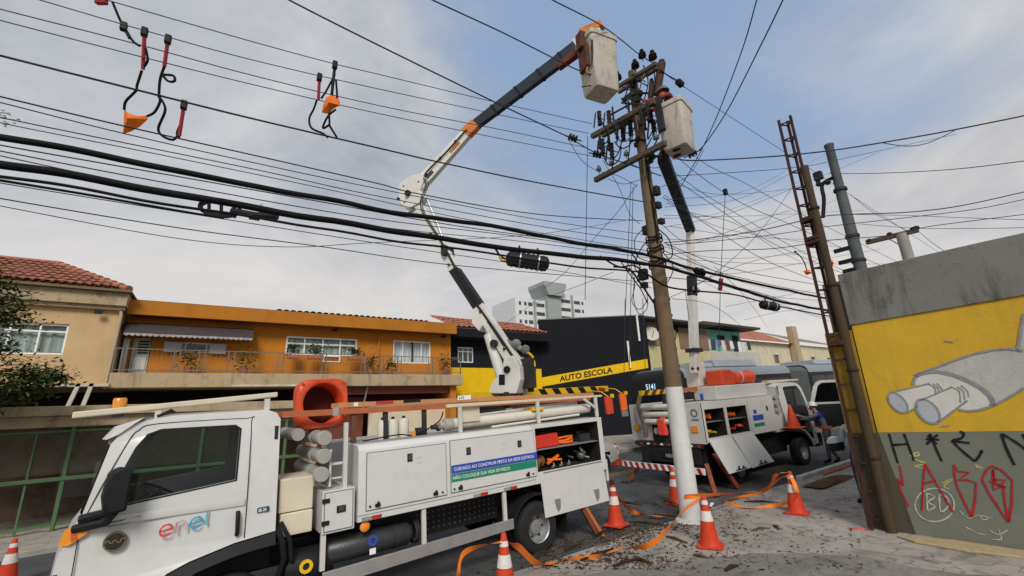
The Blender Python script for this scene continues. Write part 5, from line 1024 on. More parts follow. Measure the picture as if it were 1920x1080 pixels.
# bucket: open tapered tub with rim, stained mouth of the liner and side step
def bucket(parent, c_top, wx, wy, hgt, rz, nm, inset=.86):
    c = Vector(c_top); rot = Matrix.Rotation(rz, 3, 'Z'); n = 28; mb = MB(); vs = []
    for z, s, in ((-hgt, 0.0), (-hgt, inset*.92), (-hgt+.06, inset), (-.10, .985), (-.10, 1.05), (0, 1.06), (0, .96), (-.5, .93), (-.5, 0)):
        for k in range(n): x, y = sq(2*math.pi*(k+.5)/n, 1, .22); vs.append(c+rot @ Vector((x*wx/2*s, y*wy/2*s, z)))
    mb.add(vs, [(i*n+k, i*n+(k+1) % n, (i+1)*n+(k+1) % n, (i+1)*n+k) for i in range(8) for k in range(n)])
    return wpart(nm, mb, MATS.get('bucket_fibreglass') or wall_paint('bucket_fibreglass', (.47, .44, .38), (.15, .115, .075), .85, (3, 3, .5), .6, .7, .12), parent, smooth=45)
bc1 = (atd(1119, 76, 9.15)); bz1 = atd(1114, 196, 9.15); hb1 = bc1.z-bz1.z
rz1 = R(-9)
b1 = bucket(t1, (bc1.x+.02, bc1.y+.05, bc1.z), .66, .58, hb1, rz1, 'bucket')
def bside(px, py, D): return atd(px, py, D)
rb = Matrix.Rotation(rz1, 3, 'Z'); fw_ = rb @ Vector((-1, 0, 0)); wpart('bucket_mount', MB().obox(Vector((bc1.x+.02, bc1.y+.05, bc1.z-.52))+fw_*.335, fw_*.05, rb @ Vector((0, .15, 0)), Vector((0, 0, .28))).obox(Vector((bc1.x+.02, bc1.y+.05, bc1.z-.12))+fw_*.38, fw_*.07, rb @ Vector((0, .1, 0)), Vector((0, 0, .2))), M('rusty_bracket', (.10, .045, .03), .8, .5, 7, .3), b1, smooth=None, bev=.02)
wpart('bucket_step', MB().tube([atd(1110, 160, 8.72), atd(1090, 163, 8.78)], .012, 6).tube([atd(1110, 75, 8.72), atd(1112, 160, 8.72)], .022, 6), DARK, b1)
wpart('bucket_hoses', MB().tube(smooth_pts([atd(1095, 100, 8.9), atd(1106, 112, 8.8), atd(1100, 135, 8.76), atd(1112, 140, 8.74)], 4), .03, 6).tube(smooth_pts([atd(1120, 60, 8.9), atd(1113, 95, 8.8), atd(1118, 130, 8.75)], 4), .025, 6), M('dirty_ochre_hose', (.22, .15, .07), .7, .4, 8), b1)
# ---------------------------------------------------------------- TRUCK 2
M2 = frame(Vector((10.0, 6.75, .12)), 0.0, .03)
t2 = thing('bucket_truck', 'second white bucket truck beyond the painted pole, facing away with two locker doors hanging open', 'truck', mat4=M2); RMAT[t2] = M2
body2, fn2 = cab(t2, 4.05, 1, 2.1, .95, near_door=False)
for x in (1.3, 4.75): wheel(t2, x, .05, .37, .4, .25, dual=x < 2); wheel(t2, x, 1.95, .37, .4, .25)
part('chassis_rail', MB().box(.1, 5.6, .6, .7, .6, .85), SHADOWY, t2, None); part('chassis_rail', MB().box(.1, 5.6, 1.5, 1.6, .6, .85), SHADOWY, t2, None)
part('underbody', MB().box(.2, 4.2, .25, 2.0, .45, 1.1), SHADOWY, t2, None)
bx = MB(); xs = [(.10, .95), (1.06, 2.0)]
bx.box(.02, .10, 0, .6, 1.10, 2.05); bx.box(.95, 1.06, 0, .6, 1.10, 2.05); bx.box(2.0, 3.42, 0, .6, 1.10, 2.05); bx.box(.1, .95, 0, .6, 1.87, 2.05); bx.box(1.06, 2.0, 0, .6, 1.87, 2.05); bx.box(.1, .95, 0, .6, 1.10, 1.2); bx.box(1.06, 2.0, 0, .6, 1.10, 1.2)
bd2 = part('body', bx, WHITE2, t2, None)
for a, b in xs: part('locker_shade_lining', MB().box(a, b, .5, .55, 1.2, 1.87).box(a+.001, a+.01, .02, .5, 1.2, 1.87).box(b-.01, b-.001, .02, .5, 1.2, 1.87).box(a+.011, b-.011, .02, .5, 1.201, 1.208).box(a+.011, b-.011, .02, .5, 1.86, 1.868), DKIN, bd2, None); part('shelf', MB().box(a+.01, b-.01, .05, .5, 1.55, 1.56), STEEL, bd2, None)  # near-black sheets stand in for the shade inside both lockers
part('far_body', MB().box(.02, 3.42, 1.6, 2.2, 1.1, 2.05), WHITE2, t2, None); part('deck', MB().box(.02, 3.9, .605, 1.595, 1.05, 1.3), DARK, t2, None)
part('upper_box', MB().box(.95, 3.45, .12, .8, 2.06, 2.42), WHITE2, t2, None, .02)
part('panel_line', MB().box(2.05, 2.056, -.004, -.001, 1.2, 1.95), DARK, bd2, None); latch(bd2, 3.02, 1.72, .08, .12, -.001)
for z0, z1, m, s in ((1.44, 1.58, BLUE, 'CUIDADO'), (1.28, 1.37, GREEN, 'REDE')): q = part('decal', MB().box(2.22, 2.75, -.006, -.001, z0, z1), m, bd2, None)
part('decal_mark', MB().box(2.3, 2.45, -.006, -.001, 1.62, 1.72), BLUE, bd2, None)
for x0, x1, d in ((.06, 1.02, .2), (1.07, 2.03, .38)):
    dr_ = part('locker_door', MB().add([(x0, -.01, 1.16), (x1, -.01, 1.15), (x1+d*.5+.12, -.26, .42), (x0+.2+d*.0, -.26, .40), (x0, -.03, 1.16), (x1, -.03, 1.15), (x1+d*.5+.12, -.28, .42), (x0+.2, -.28, .40)], [(0, 1, 2, 3), (7, 6, 5, 4), (0, 4, 5, 1), (1, 5, 6, 2), (2, 6, 7, 3), (3, 7, 4, 0)]), WHITE, t2, None, label='locker door hanging open')
    part('door_fittings', MB().box(x0+.5, x0+.95, -.3, -.282, .44, .455).box(x0+.6, x0+.64, -.3, -.282, .44, .53).box(x0+.8, x0+.84, -.3, -.282, .44, .51), BLACK, dr_, None, kind='stuff')
# rear end
for y in (.0, 2.12): part('rear_post', MB().box(-.02, .02, y, y+.16, 1.1, 2.05), WHITE2, t2, None)
rp = part('rear_panel', MB().box(-.03, .015, .0, .42, 1.08, 2.03), WHITE2, t2, None); part('tail_lamp', MB().box(-.05, -.031, .16, .34, 1.34, 1.5), AMBER, rp, None, .006); part('tail_lamp', MB().box(-.05, -.031, 1.98, 2.18, 1.36, 1.52), AMBER, t2, None, .006)
part('rear_decal', MB().ring((-.034, .2, 1.8), (1, 0, 0), .06, .1, .004, 20).box(-.036, -.032, .1, .3, 1.62, 1.66), M('green_grey_decal', (.12, .2, .17), .6), rp, None, kind='stuff')
for i, (y, z) in enumerate(((1.0, 1.95), (1.0, 1.72), (1.0, 1.52), (1.05, 1.36))): s = part('long_tube', MB().tube([(-.12, y+.1*i, z), (2.5, y+.1*i, z)], .085 if i else .07, 14), GREYPVC if i > 1 else M('white_pvc', (.64, .61, .54)), t2)
for i, z in enumerate((1.97, 1.78, 1.6)): part('cross_tube', MB().tube([(-.1, .75, z), (-.1, 1.75, z)], .075, 14), M('white_pvc', (.64, .61, .54)), t2)
part('rear_dark', MB().box(.03, .06, .42, 2.1, 1.08, 2.0), DARK, t2, None)
part('hanging_rope', MB().tube(smooth_pts([(-.1, 1.75, 2.3), (-.18, 1.8, 2.0), (-.15, 1.7, 1.5), (-.12, 1.72, 1.2)], 5), .06, 8), M('grey_brown_rope', (.16, .13, .10), .9, .3, 12, .3), t2)
part('red_bag', MB().box(-.2, -.06, 1.0, 1.25, 1.25, 1.68), M('bright_red_bag', (.75, .07, .05), .6, .15, 6), t2, None, .04)
part('rear_bumper', MB().box(-.05, .0, .1, 2.2, .98, 1.07), DARK, t2, None)
for k in range(9): part('reflector', MB().box(-.056, -.051, .15+k*.22, .24+k*.22, 1.0, 1.05), (REDL, LETTER)[k % 2], t2, None)
bw_ = part('striped_bar', MB().box(-.28, -.24, .0, 2.55, .42, .56), LETTER, t2, None)
for k in range(12): part('red_stripe', MB().prism([(.04+k*.21, .42), (.145+k*.21, .42), (.205+k*.21, .56), (.10+k*.21, .56)], (-.2825, 0, 0), (0, 1, 0), (0, 0, 1), (.002, 0, 0)), REDL, bw_, None)
part('tow_frame', MB().box(-.24, .0, .4, .5, .45, .95).box(-.24, .0, 1.7, 1.8, .45, .95).box(-.06, .0, .2, 2.0, .6, .95), SHADOWY, t2, None)
pl_ = part('rear_plate', MB().box(-.075, -.065, .85, 1.35, .68, .86), INK, t2, None); text('plate_text', 'NEX', (-.077, 1.2, .72), (0, -1, 0), (0, 0, 1), .12, M('grey_letter', (.4, .4, .38)), pl_, 1, 1, .001)
part('rear_lamp', MB().box(-.09, -.066, 1.72, 1.86, .70, .84), emit('lit_amber_lamp', (.9, .45, .12), 1.6), t2, None, .01)
for y, dy in ((2.0, .45), (.15, -.32)):
    o = part('outrigger', MB().beam((.05, y, .6), (-.25, y+dy, .03), .1, .1), M('rusty_orange_steel', (.20, .055, .03)), t2, None, .005); part('jack_foot', MB().box(-.42, -.1, y+dy-.12, y+dy+.12, -.01, .03), DARK, o, None)
part('outrigger', MB().beam((.15, -.05, .85), (.65, -.18, .02), .1, .1), M('rusty_orange_steel', (.20, .055, .03)), t2, None, .005)
# striped beam on top and gear
wb = part('warning_beam', MB().box(-.9, 1.9, 1.0, 1.1, 2.30, 2.42), YEL, t2, None)
for k in range(8): part('dark_stripe', MB().prism([(-.85+k*.3, 2.30), (-.7+k*.3, 2.30), (-.6+k*.3, 2.42), (-.75+k*.3, 2.42)], (0, .997, 0), (1, 0, 0), (0, 0, 1), (0, .002, 0)), M('dark_rust_stripe', (.12, .05, .02), .6), wb, None)
part('ladder_rail', MB().beam((.3, .7, 2.36), (2.0, .7, 2.42), .06, .1), WOODL, t2, None); part('beam_prop', MB().box(-.05, .05, 1.02, 1.08, 1.3, 2.3), DARK, t2, None)
part('blue_plate', MB().box(.02, .12, -.03, -.005, 2.1, 2.25), BLUE, t2, None)
part('roof_bar', MB().prism([(3.9, 2.40), (5.9, 2.42), (5.9, 2.47), (3.9, 2.48)], (0, .3, 0), (1, 0, 0), (0, 0, 1), (0, .15, 0)), CREAM, t2, None)
for z in (1.98, 1.78, 1.6): part('storage_tube', MB().tube([(3.78, .06, z), (3.78, 1.4, z)], .085, 16), GREYPVC, t2)
part('beige_locker', MB().box(3.5, 4.02, .1, .8, 1.02, 1.5), WHITE2, t2, None, .01)
for i, (x, lab) in enumerate(((1.75, 'orange square cover on the roof of the second truck, left of the orange cylinder'), (2.75, 'orange ribbed cylinder lying on the roof of the second truck'))):
    o = thing('orange_cover', lab, 'safety cover', mat4=M2); RMAT[o] = M2
    if i == 0: part('shell', MB().prism([(-.3, 0), (.3, 0), (.3, .26), (.2, .42), (-.26, .42), (-.3, .36)], (x, .2, 2.425), (1, 0, 0), (0, 0, 1), (0, .5, 0)), ORANGE, o, None, .04); part('spigot', MB().tube([(x+.3, .4, 2.6), (x+.48, .4, 2.6)], .08, 12), M('pale_spigot', (.6, .5, .45)), o)
    else: part('shell', MB().lathe([(0, -.4), (.12, -.4), (.17, -.36), (.17, -.25), (.185, -.24), (.185, -.18), (.17, -.17), (.17, .3), (.2, .32), (.2, .5), (0, .5)], (x, .45, 2.61), (1, 0, 0), 20), ORANGE, o); part('band', MB().ring((x-.12, .45, 2.61), (1, 0, 0), .17, .178, .05, 20), M('pale_band', (.6, .5, .45)), o)
cn = thing('large_cone', 'tall orange cone strapped behind the cab of the second truck', 'cone', mat4=M2); RMAT[cn] = M2
part('body', MB().lathe([(.025, .62), (.17, .04), (.17, 0)], (3.85, -.22, 1.15), (.0, 0, 1), 18), ORANGE, cn); part('base', MB().box(3.62, 4.08, -.45, .0, 1.12, 1.15), ORANGE, cn, None, .01); part('strap', MB().box(3.4, 4.05, -.1, -.04, 1.09, 1.118), BLACK, cn, None)
for i, (x, z, m, l) in enumerate(((.25, 1.565, FLUO, 'orange hoses on the upper shelf of the left open locker of the second truck'), (.3, 1.21, YEL, 'yellow helmets and gear in the bottom of the left open locker of the second truck'), (1.25, 1.565, FLUO, 'orange straps on the upper shelf of the right open locker of the second truck'), (1.55, 1.21, M('red_plastic', (.58, .035, .02)), 'red and grey tools in the bottom of the right open locker of the second truck'))):
    b = MB(); rr = random.Random(i)
    for k in range(8): p = Vector((x+rr.uniform(0, .45), rr.uniform(.08, .35), z+.05+rr.uniform(0, .1))); b.tube(smooth_pts([p, p+Vector((rr.uniform(-.15, .15), rr.uniform(-.1, .1), rr.uniform(-.02, .05))), p+Vector((rr.uniform(-.2, .2), 0, rr.uniform(-.04, .02)))], 3), .03, 6)
    b.v = [tuple(M2 @ Vector(v)) for v in b.v]; top('locker_gear', b, m, l, 'tools')
# open cab door, hinged at the cab's front edge
DM = Matrix.Translation((5.66, .06, 0)) @ Matrix.Rotation(R(-72), 4, 'Z')
def dfn(u, z, t): p = DM @ Vector((-(u-1.62), t, 0)); return (p.x, p.y, z)
do = [(.36, 1.16), (.36, 2.30), (.43, 2.36), (1.18, 2.38), (1.30, 2.33), (1.40, 2.2), (1.58, 1.66), (1.62, 1.3), (1.6, .9), (1.2, .9), (1.0, 1.0)]
dh = [(.46, 1.72), (.46, 2.25), (.5, 2.29), (1.16, 2.3), (1.27, 2.22), (1.46, 1.72)]
dd_ = part('cab_door', panel(MB(), do, [dh], dfn, .02), WHITE, t2, None, label='driver door swung wide open')
part('door_lining', panel(MB(), [(.42, 1.0), (.42, 1.66), (1.54, 1.66), (1.56, 1.0)], [], lambda u, z, t: dfn(u, z, -.03+t), .025), M('dark_door_trim', (.02, .022, .027), .5), dd_, None)
part('door_glass', panel(MB(), dh, [], lambda u, z, t: dfn(u, z, .005+t), .004), glass('tinted_glass', (.18, .2, .22)), dd_, None)
# boom of truck 2
tb2 = Vector((11.45, 7.8, 0)); el2 = aty(1294, 430, 7.2); tp2 = atd(1243, 296, 10.15)
wpart('turret', MB().obox(aty(1305, 705, 7.8), (.2, 0, 0), (0, .2, 0), (0, 0, .38)), BW, t2, smooth=None, bev=.03); wpart('turret_column', MB().tube([(11.55, 7.8, 1.2), (11.55, 7.8, 2.5)], .2, 14), DARK, t2)
bl = aty(1303, 700, 7.6); q1 = bl.lerp(el2, .52); q2 = bl.lerp(el2, .66)
wpart('lower_boom', MB().beam(bl, q1, .21, .2, 0, (0, 1, 0)), BW, t2, smooth=None, bev=.015); wpart('lower_boom_sleeve', MB().beam(q1, q2, .22, .21, 0, (0, 1, 0)), M('black_boom_section', (.022, .023, .025)), t2, smooth=None, bev=.015); wpart('lower_boom_upper', MB().beam(q2, el2, .18, .18, 0, (0, 1, 0)), BW, t2, smooth=None, bev=.015)
wpart('boom_clamp', MB().obox(bl.lerp(el2, .15), (.2, 0, 0), (0, .15, 0), (0, 0, .05)).ball(bl.lerp(el2, .03), .13, 8), DARK, t2)
wpart('elbow', MB().ball(el2, .15, 12), DARK, t2)
wpart('upper_boom', MB().beam(el2, tp2, .2, .26, 0, (0, 1, 0)), SLEEVE, t2, smooth=None, bev=.02)
c2 = atd(1262, 203, 9.75); z2 = atd(1264, 298, 9.75)
b2 = bucket(t2, (c2.x, c2.y, c2.z), .66, .60, c2.z-z2.z, R(14), 'bucket')
wpart('bucket_mount', MB().obox(atd(1238, 215, 9.6), (.08, .02, 0), (0, .08, 0), (0, 0, .42)).beam(tp2, atd(1250, 262, 9.85), .16, .16), DARK, b2, smooth=None)
# ---------------------------------------------------------------- articulated BUS
bt_ = thing('articulated_bus', 'dark windowed articulated city bus with a grey roof, number 5141 on its front', 'bus', (14.3, 10.5, g(16)))
zb0 = g(18); sl_ = .03
BROOF = M('grey_blue_bus_roof', (.22, .255, .29), .55, .06, 2, 0, dirt=(.22, .22, .22)); BSIDE = M('dark_bus_side', (.016, .017, .02), .6, .2, 2, 0); BGL = M('bus_window_glass', (.008, .009, .011), .22, .3, 1, 0, spec=.2)
def bus_sec(x0, x1, nm, front=False):
    mb = MB(); n = 1; prof = [(0, .35), (0, 2.72), (.05, 2.95), (.18, 3.10), (.40, 3.16), (2.1, 3.16), (2.32, 3.10), (2.45, 2.95), (2.5, 2.72), (2.5, .35)]
    rows = []
    xs_ = [x0, x0+.05, x0+.2, x0+.5, x1] if front else [x0, x1]; ins = [.34, .18, .07, 0, 0] if front else [0, 0]; dn = [.35, .16, .05, 0, 0] if front else [0, 0]
    for x, i_, d_ in zip(xs_, ins, dn): rows += [(x, 10.5+(y if i_ == 0 else 1.25+(y-1.25)*(1-i_/1.25*.75)), g(x)+(z if z < 1 else z-d_*(z/3.16)**2)) for y, z in prof]
    k = len(prof); mb.add(rows, [(r*k+c, r*k+(c+1) % k, (r+1)*k+(c+1) % k, (r+1)*k+c) for r in range(len(xs_)-1) for c in range(k)]+[tuple(range(k)), tuple(range((len(xs_)-1)*k, len(xs_)*k))[::-1]])
    return part(nm, mb, BROOF if nm == 'roof_shell' else BSIDE, bt_, 50)
f1 = bus_sec(14.3, 22.9, 'front_body', True); f2 = bus_sec(24.8, 33, 'rear_body')
part('roof', MB().prism([(-.005, 2.78), (.05, 3.0), (.18, 3.13), (.4, 3.19), (2.1, 3.19), (2.32, 3.13), (2.45, 3.0), (2.505, 2.78)], (14.75, 10.5, g(14.75)), (0, 1, 0), (0, 0, 1), (8.15, 0, .03*8.15)), BROOF, f1, 50); part('roof', MB().prism([(-.005, 2.78), (.05, 3.0), (.18, 3.13), (.4, 3.19), (2.1, 3.19), (2.32, 3.13), (2.45, 3.0), (2.505, 2.78)], (24.8, 10.5, g(24.8)), (0, 1, 0), (0, 0, 1), (8.2, 0, .03*8.2)), BROOF, f2, 50)
for x0, x1, par in ((15.2, 22.7, f1), (25.0, 32.8, f2)):
    k = int((x1-x0)/1.5); st = (x1-x0)/k
    for i in range(k): xa = x0+i*st+.04; xb = x0+(i+1)*st-.04; part('side_window', MB().add([(xa, 10.494, g(xa)+1.25), (xb, 10.494, g(xb)+1.25), (xb, 10.494, g(xb)+2.6), (xa, 10.494, g(xa)+2.6)], [(0, 1, 2, 3)]), BGL, par, None)
bl_ = MB()
for i in range(13):
    x = 22.9+i*1.9/12; r_ = .06 if i % 2 else 0; bl_.add([(x, 10.55+r_, g(x)+.5), (x, 10.55+r_, g(x)+2.9-r_), (x, 10.8, g(x)+3.1-r_), (x, 12.7, g(x)+3.1-r_), (x, 12.95-r_, g(x)+2.9), (x, 12.95-r_, g(x)+.5)], [])
bl_.f = [(i*6+k, i*6+k+1, i*6+k+7, i*6+k+6) for i in range(12) for k in range(5)]; bl_.m = [0]*len(bl_.f); part('bellows', bl_, M('grey_bellows', (.085, .095, .095), .8), bt_, None)
for x0, x1, h in ((15.6, 17.2, .16), (17.3, 20.6, .30), (26.5, 29.5, .25)): part('roof_unit', MB().prism([(.3, 0), (2.2, 0), (2.1, h), (.4, h)], (x0, 10.5, g(x0)+3.19), (0, 1, 0), (0, 0, 1), (x1-x0, 0, .03*(x1-x0))), M('pale_roof_unit', (.30, .335, .37), .6), bt_, None, .03)
ws_ = part('windscreen', MB().prism([(.32, 1.0), (2.18, 1.0), (2.15, 2.2), (.35, 2.2)], (14.285, 10.5, g(14.3)), (0, 1, 0), (0, 0, 1), (.01, 0, 0)), BGL, f1, None, .02)
text('bus_number', '5141', (14.27, 12.02, g(14.3)+2.44), (0, -1, 0), (0, 0, 1), .30, emit('blue_white_lamp_number', (.45, .7, .95), .9), f1, 1.0, .85, .003)
part('front_bumper', MB().prism([(0.25, .3), (2.25, .3), (2.2, .75), (.3, .75)], (14.18, 10.5, g(14.3)), (0, 1, 0), (0, 0, 1), (.2, 0, 0)), M('grey_bumper', (.12, .12, .125), .5), f1, None, .06)
part('headlamp', MB().box(14.2, 14.26, 12.3, 12.6, 1.05, 1.25), LETTER, f1, None, .02)
for x in (16.6, 21.5, 28.5): wheel(bt_, x, 10.52, g(x)+.48, .48, .28)
# ---------------------------------------------------------------- white car beyond
cr_ = thing('hatchback_car', 'white hatchback car mostly hidden behind the tail of the near truck', 'car', (8.8, 11.5, g(8.8)))
pr_ = [(6.7, .35), (6.75, .85), (6.95, 1.05), (7.5, 1.42), (8.6, 1.47), (9.3, 1.35), (10.0, .98), (10.75, .85), (11.02, .62), (11.05, .35), (10.8, .28), (10.62, .28), (10.55, .5), (10.35, .6), (10.15, .5), (10.05, .28), (8.2, .28), (8.12, .5), (7.9, .6), (7.7, .5), (7.62, .28), (6.85, .28)]
mb = panel(MB(), [(x, z+g(x)) for x, z in pr_], [], lambda a, b, t: (a, 10.7+t+.12*max(0, b-g(a)-.9)*(1 if t < .8 else -1), b), 1.65); cbody = part('body', mb, WHITE, cr_, 40, .04)
part('side_window', panel(MB(), [(x, z+g(x)) for x, z in [(7.55, 1.0), (7.75, 1.36), (8.55, 1.40), (9.2, 1.28), (9.75, .98)]], [], lambda a, b, t: (a, 10.69+.12*max(0, b-g(a)-.9)+t, b), .004), BGL, cr_, None)
for x in (7.9, 10.35): wheel(cr_, x, 10.69, g(x)+.30, .30, .19)
part('head_lamp', MB().box(10.75, 11.0, 10.72, 10.95, g(11)+.62, g(11)+.76), LETTER, cr_, None, .03)
# ================================================================ UTILITY POLE, LINES
POLE = wall_paint('brown_concrete_pole', (.15, .105, .06), (.045, .033, .022), .85, blot=.8); POLW = wall_paint('white_pole_paint', (.58, .585, .575), (.36, .34, .31), .45, blot=.35)
WOODA = M('weathered_timber', (.10, .075, .055), .9, .3, 3, .3, stretch=(4, 1, 4)); PORC = M('brown_porcelain', (.022, .015, .014), .85, .2, 5, 0); GPORC = M('grey_porcelain', (.20, .21, .22), .3, .1, 5, 0)
ORDW = 'first second third fourth fifth sixth seventh'.split()
PX, PY = 7.58, 5.69
up = thing('utility_pole', 'tall tapered utility pole, brown above and painted white at its foot, crowded with cables', 'utility pole', (PX, PY, g(PX)))
def pr(z): return .185-.0085*z
part('shaft', MB().lathe([(pr(z)+.004*math.sin(z*3), z) for z in np.linspace(2.5, 10.0, 26)]+[(0, 10.0)], (PX, PY, 0), (0, 0, 1), 20), POLE, up, 60)
mb = MB().lathe([(.2, -.1)]+[(pr(z)+.003, z) for z in np.linspace(0.05, 2.5, 10)]+[(pr(2.52), 2.53)], (PX, PY, 0), (0, 0, 1), 20); part('painted_foot', mb, POLW, up, 60)
part('foot_collar', MB().lathe([(.30, g(PX)+.03), (.27, g(PX)+.075), (.185, g(PX)+.10)], (PX, PY, 0), (0, 0, 1), 18), M('pale_mortar', (.5, .48, .45), .9, .3, 7, .4), up)
for z in (2.9, 3.25, 3.6, 3.95, 4.3, 4.75, 5.2, 5.6, 6.1, 6.5, 7.0, 7.35): part('strap', MB().lathe([(pr(z)+.006, z), (pr(z)+.012, z+.005), (pr(z)+.012, z+.03), (pr(z)+.006, z+.035)], (PX, PY, 0), (.03, .02, 1), 18), (STEEL, DARK)[int(z*10) % 2], up)
LOWM = (1114, 339), (1248, 267)
def arm(a, b, x, lab, w=.11, h=.12, xtra=None):
    p, q = atx(*a, x), atx(*b, x); t = thing('crossarm', lab, 'crossarm', ((p+q)/2)); part('beam', MB().beam(p, q, w, h), WOODA, t, None, .01)
    br_ = MB(); m = (p+q)/2
    part('brace', MB().beam(m+(q-p)*.22-Vector((0, 0, .05)), Vector((PX-.05, PY, m.z-.55)), .03, .012), STEEL, t, None); part('bolt', MB().tube([m-Vector((.12, 0, 0)), m+Vector((.35, 0, 0))], .015, 6), DARK, t); return t, p, q
aL, l0, l1 = arm((1116, 338), (1248, 268), 7.30, 'lowest timber crossarm of the pole, thick and single')
aM, m0, m1 = arm((1110, 256), (1228, 190), 7.33, 'front timber of the middle pair of crossarms'); aM2, n0, n1 = arm((1130, 254), (1240, 194), 7.83, 'rear timber of the middle pair of crossarms')
aU, u0, u1 = arm((1155, 165), (1231, 119), 7.38, 'front bar of the top pair of crossarms', .08, .09); aU2, v0, v1 = arm((1160, 173), (1234, 127), 7.80, 'rear bar of the top pair of crossarms', .08, .09)
def pin_ins(c, lab, s=1.0, m=None, down=False):
    t = thing('pin_insulator', lab, 'insulator', c); k = -1 if down else 1
    part('pin', MB().tube([c, Vector(c)+Vector((0, 0, .12*k*s))], .012, 6), DARK, t)
    part('skirt', MB().lathe([(.0, .30*s), (.04*s, .29*s), (.045*s, .25*s), (.03*s, .24*s), (.075*s, .2*s), (.08*s, .17*s), (.05*s, .17*s), (.085*s, .12*s), (.05*s, .1*s), (0, .1*s)], c, (0, 0, k), 14), m or PORC, t); return t
for (a, b), x, lab in (((1160, 160), 7.38, 'far left end of the top crossarm'), ((1193, 138), 7.38, 'middle of the top crossarm'), ((1206, 118), 7.8, 'pole head between the top crossarms'), ((1226, 122), 7.38, 'near right end of the top crossarm')): pin_ins(atx(a, b, x)+Vector((0, 0, .05)), 'brown pin insulator on the '+lab, 1.15)
for i, (px, py) in enumerate(((1124, 330), (1148, 318), (1176, 302), (1232, 272))): pin_ins(atx(px, py, 7.3)+Vector((0, 0, .06)), 'small insulator on the lowest crossarm, number %s from its left end' % ('one', 'two', 'three', 'four')[i], .8, GPORC)
def cutout(c, lab, h=.42, tilt=(.1, .05)):
    t = thing('fuse_cutout', lab, 'fuse switch', c); c = Vector(c); a = Vector((tilt[0], tilt[1], 1)).normalized()
    part('porcelain', MB().lathe([(0, -h/2)]+[(.045 if k % 2 else .062, -h/2+h*k/8) for k in range(9)]+[(0, h/2)], c, a, 12), PORC, t); part('fuse_tube', MB().tube([c+a*h*.5+Vector((-.03, .1, .02)), c-a*h*.5+Vector((-.05, .17, 0))], .02, 8), DARK, t)
    part('bracket', MB().beam(c, c+Vector((.22, 0, .04)), .03, .02), STEEL, t, None); return t
for (px, py, x), lab in (((1130, 275, 7.3), 'dark fuse switch hanging below the left end of the middle crossarm'), ((1147, 283, 7.5), 'second fuse switch from the left below the middle crossarm'), ((1168, 248, 7.5), 'dark fuse switch between the middle crossarm and the pole'), ((1182, 240, 7.7), 'fuse switch beside the pole shaft below the middle crossarm'), ((1142, 222, 7.45), 'fuse switch hanging just under the higher bucket'), ((1124, 222, 7.6), 'fuse switch on the bar end left of the higher bucket floor'), ((1218, 215, 7.9), 'dark fuse switch right of the pole beside the lower bucket'), ((1226, 240, 7.9), 'lower dark fuse switch right of the pole beside the lower bucket')): cutout(atx(px, py, x), lab)
def strain(c, d, lab, n=3):
    t = thing('strain_insulator', lab, 'insulator', c); d = Vector(d).normalized(); part('discs', MB().lathe([(0, 0)]+[q for k in range(n) for q in ((.025, .07*k), (.075, .07*k+.02), (.08, .07*k+.04), (.025, .07*k+.05))]+[(0, .07*n)], c, d, 14), PORC, t); part('clevis', MB().tube([Vector(c)-d*.1, Vector(c)+d*(.07*n+.1)], .014, 6), DARK, t); return t
strain(atd(1066, 256, 9.3), (.8, -.2, -.15), 'strain insulator on the heavy wire left of the pole'); strain(atd(1112, 288, 9.6), (.8, -.3, -.1), 'dark strain insulator just left of the crossarms'); strain(atd(1270, 152, 10.2), (.9, .1, -.05), 'strain insulator right of the pole head'); strain(atd(1290, 292, 9.9), (.3, -.9, .1), 'strain insulator under the lower bucket')
for (a, b, x, r), lab in (((((1241, 118), (1231, 178), 7.9, .095)), 'tall brown cylinder standing right of the pole head'), (((1222, 153), (1219, 186), 7.9, .06), 'slim dark cylinder between the pole and the tall brown cylinder')):
    t = thing('surge_arrester', lab, 'arrester', atx(*b, x)); part('housing', MB().tube([atx(*b, x), atx(*a, x)], r, 14), M('rust_brown_housing', (.09, .05, .035), .6, .3), t); part('cap', MB().tube([atx(*a, x), atx(*a, x)+Vector((0, 0, .06))], r*.75, 12), BLACK, t)
t = thing('switch_frame', 'dark steel switch frame between the top and middle crossarms', 'switch', atx(1170, 195, 7.5))
for a, b in (((1140, 218), (1200, 185)), ((1150, 232), (1208, 197)), ((1148, 200), (1152, 240)), ((1178, 190), (1180, 222)), ((1165, 185), (1215, 188)), ((1165, 193), (1212, 196))): part('bar', MB().beam(atx(*a, 7.45), atx(*b, 7.45), .035, .035), DARK, t, None)
part('plate', MB().obox(atx(1180, 180, 7.5), (.02, 0, 0), (0, .22, 0), (0, 0, .07)), DARK, t, None)
